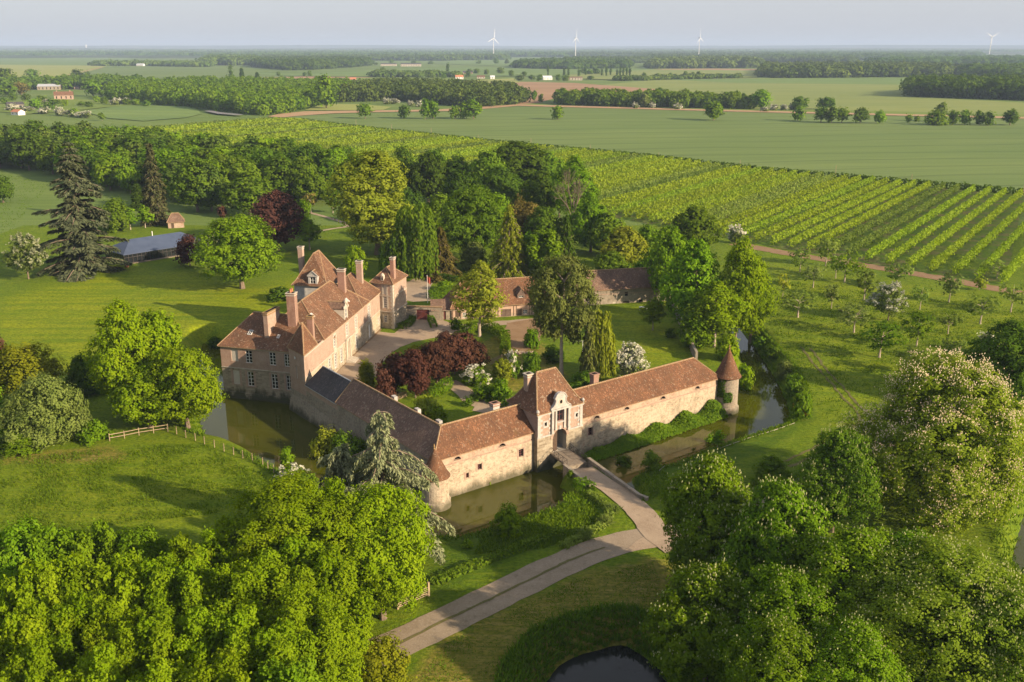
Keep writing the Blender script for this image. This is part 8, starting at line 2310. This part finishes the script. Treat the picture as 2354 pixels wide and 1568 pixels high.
bank(21, 26000, -4.5, -0.3, MOAT, 0.45, 'bank_grass', gpoly([(420, 820), (455, 820), (470, 1010), (640, 1062), (900, 1215), (1010, 1225), (1240, 1160), (1290, 1130), (1420, 1080), (1560, 1050), (1760, 975), (1790, 920), (1740, 840), (1700, 780), (1740, 740), (1850, 860), (1880, 960), (1760, 1060), (1400, 1180), (1300, 1240), (1020, 1320), (600, 1160), (400, 1010)]))
bank(22, 16000, -3.4, 0.6, POND, 0.75, 'pond_grass')
bank(23, 3000, -3.0, 0.8, SIDEPOND, 0.7, 'pond_grass')
blades('tall_grass', scatter_poly(gpoly([(1110, 1232), (1180, 1215), (1300, 1165), (1360, 1160), (1380, 1190), (1340, 1225), (1250, 1262), (1090, 1275)]), 7000, 31), 0.4, 'fen', 0.12, 31)
def meadow(name, poly, n, h, s, seed):
    pts = scatter_poly(poly, n, seed)
    k = np.array([mnoise.noise((x * 0.22, y * 0.22, seed)) + 0.5 * mnoise.noise((x * 0.7, y * 0.7, seed)) for x, y, z in pts])
    pts = pts[(np.random.default_rng(seed).random(len(pts)) < np.clip(0.28 + 0.75 * k, 0.05, 0.8)) & (pts[:, 2] > -0.6)]
    blades(name, pts, h, 'fen', s, seed)
meadow('meadow_grass', gpoly([(-40, 1060), (300, 1025), (470, 1022), (640, 1110), (500, 1180), (200, 1215), (-40, 1215)]), 42000, 0.32, 0.1, 51)
meadow('meadow_grass', gpoly([(1750, 640), (2420, 720), (2420, 1000), (2000, 960), (1900, 980), (1840, 860), (1760, 740)]), 60000, 0.34, 0.12, 52)
meadow('meadow_grass', gpoly([(960, 1568), (1020, 1480), (1330, 1330), (1500, 1290), (1540, 1400), (1330, 1470), (1200, 1560)]), 16000, 0.16, 0.08, 53)
meadow('meadow_grass', gpoly([(-40, 640), (0, 560), (120, 420), (0, 400), (-60, 500)]), 12000, 0.4, 0.16, 54)
def wall_foot(u0, u1, n, hmax, seed, name, leaf):
    rng = np.random.default_rng(seed)
    u = rng.uniform(u0, u1, n); d = rng.beta(1.2, 1.6, n) * 3.2
    f = np.clip((u - u0) / (u1 - u0), 0, 1)
    hh = hmax * (0.25 + 0.75 * f) * (1 - (d / 3.4) ** 2) * rng.uniform(0.2, 1.0, n) * (0.75 + 0.35 * np.sin(u * 0.9))
    P = np.stack([KX + FU.x * u + FN.x * (d + 0.1), KY + FU.y * u + FN.y * (d + 0.1), WZ + 0.1 + hh], 1)
    me = quads_mesh(name, leaves(P, np.tile(np.array([[FN.x, FN.y, 0.9]]), (n, 1)) + 0.6 * rng.normal(size=(n, 3)), 0.36, rng), L[leaf], rng.uniform(0, 1, n))
    tag(link(name, me), None, None, None, 'stuff')
wall_foot(30, 59, 16000, 2.7, 41, 'wall_foot_greenery', 'mid')
wall_foot(27.5, 37, 2500, 0.9, 42, 'wall_foot_greenery', 'hedge')
def ivy(c, r, a0, a1, z0, z1, n, label):
    rng = np.random.default_rng(int(z1 * 10)); a = rng.uniform(a0, a1, n); z = rng.uniform(z0, z1, n)
    k = rng.random(n) < 0.25 + 0.75 * np.abs(np.sin(a * 3 + z)); a, z = a[k], z[k]
    d = np.stack([np.cos(a), np.sin(a), 0.2 + 0 * a], 1)
    P = np.array([c[0], c[1], 0]) + d * np.array([1, 1, 0]) * (r + rng.uniform(0.02, 0.25, len(a)))[:, None] + np.stack([0 * z, 0 * z, z], 1)
    me = quads_mesh('ivy', leaves(P, d + 0.4 * rng.normal(size=P.shape), 0.3, rng), L['dark'], rng.uniform(0, 1, len(P)))
    tag(link('ivy', me), label, 'ivy')
ivy(TRc, 2.02, math.radians(195), math.radians(250), 0.6, 4.0, 700, 'ivy climbing the far round turret where it meets the wing')
ivy(TRc, 2.02, math.radians(245), math.radians(285), -0.2, 1.6, 350, 'dark ivy patch on the front of the far round turret')

# ------------------------------------------------------------------ the air
def haze():
    mb = MB(); R2 = 23000.0
    mb.prism([(-R2, -400), (R2, -400), (R2, R2), (-R2, R2)], -5.0, 190.0)
    t = NT('hazy air'); v = t.n('ShaderNodeVolumePrincipled'); v.inputs['Color'].default_value = (0.5, 0.64, 0.88, 1); v.inputs['Density'].default_value = 0.00008; v.inputs['Anisotropy'].default_value = 0.0
    t.l(v.outputs[0], t.out.inputs['Volume'])
    tag(mb.build('haze', t.m), kind='stuff')
haze()
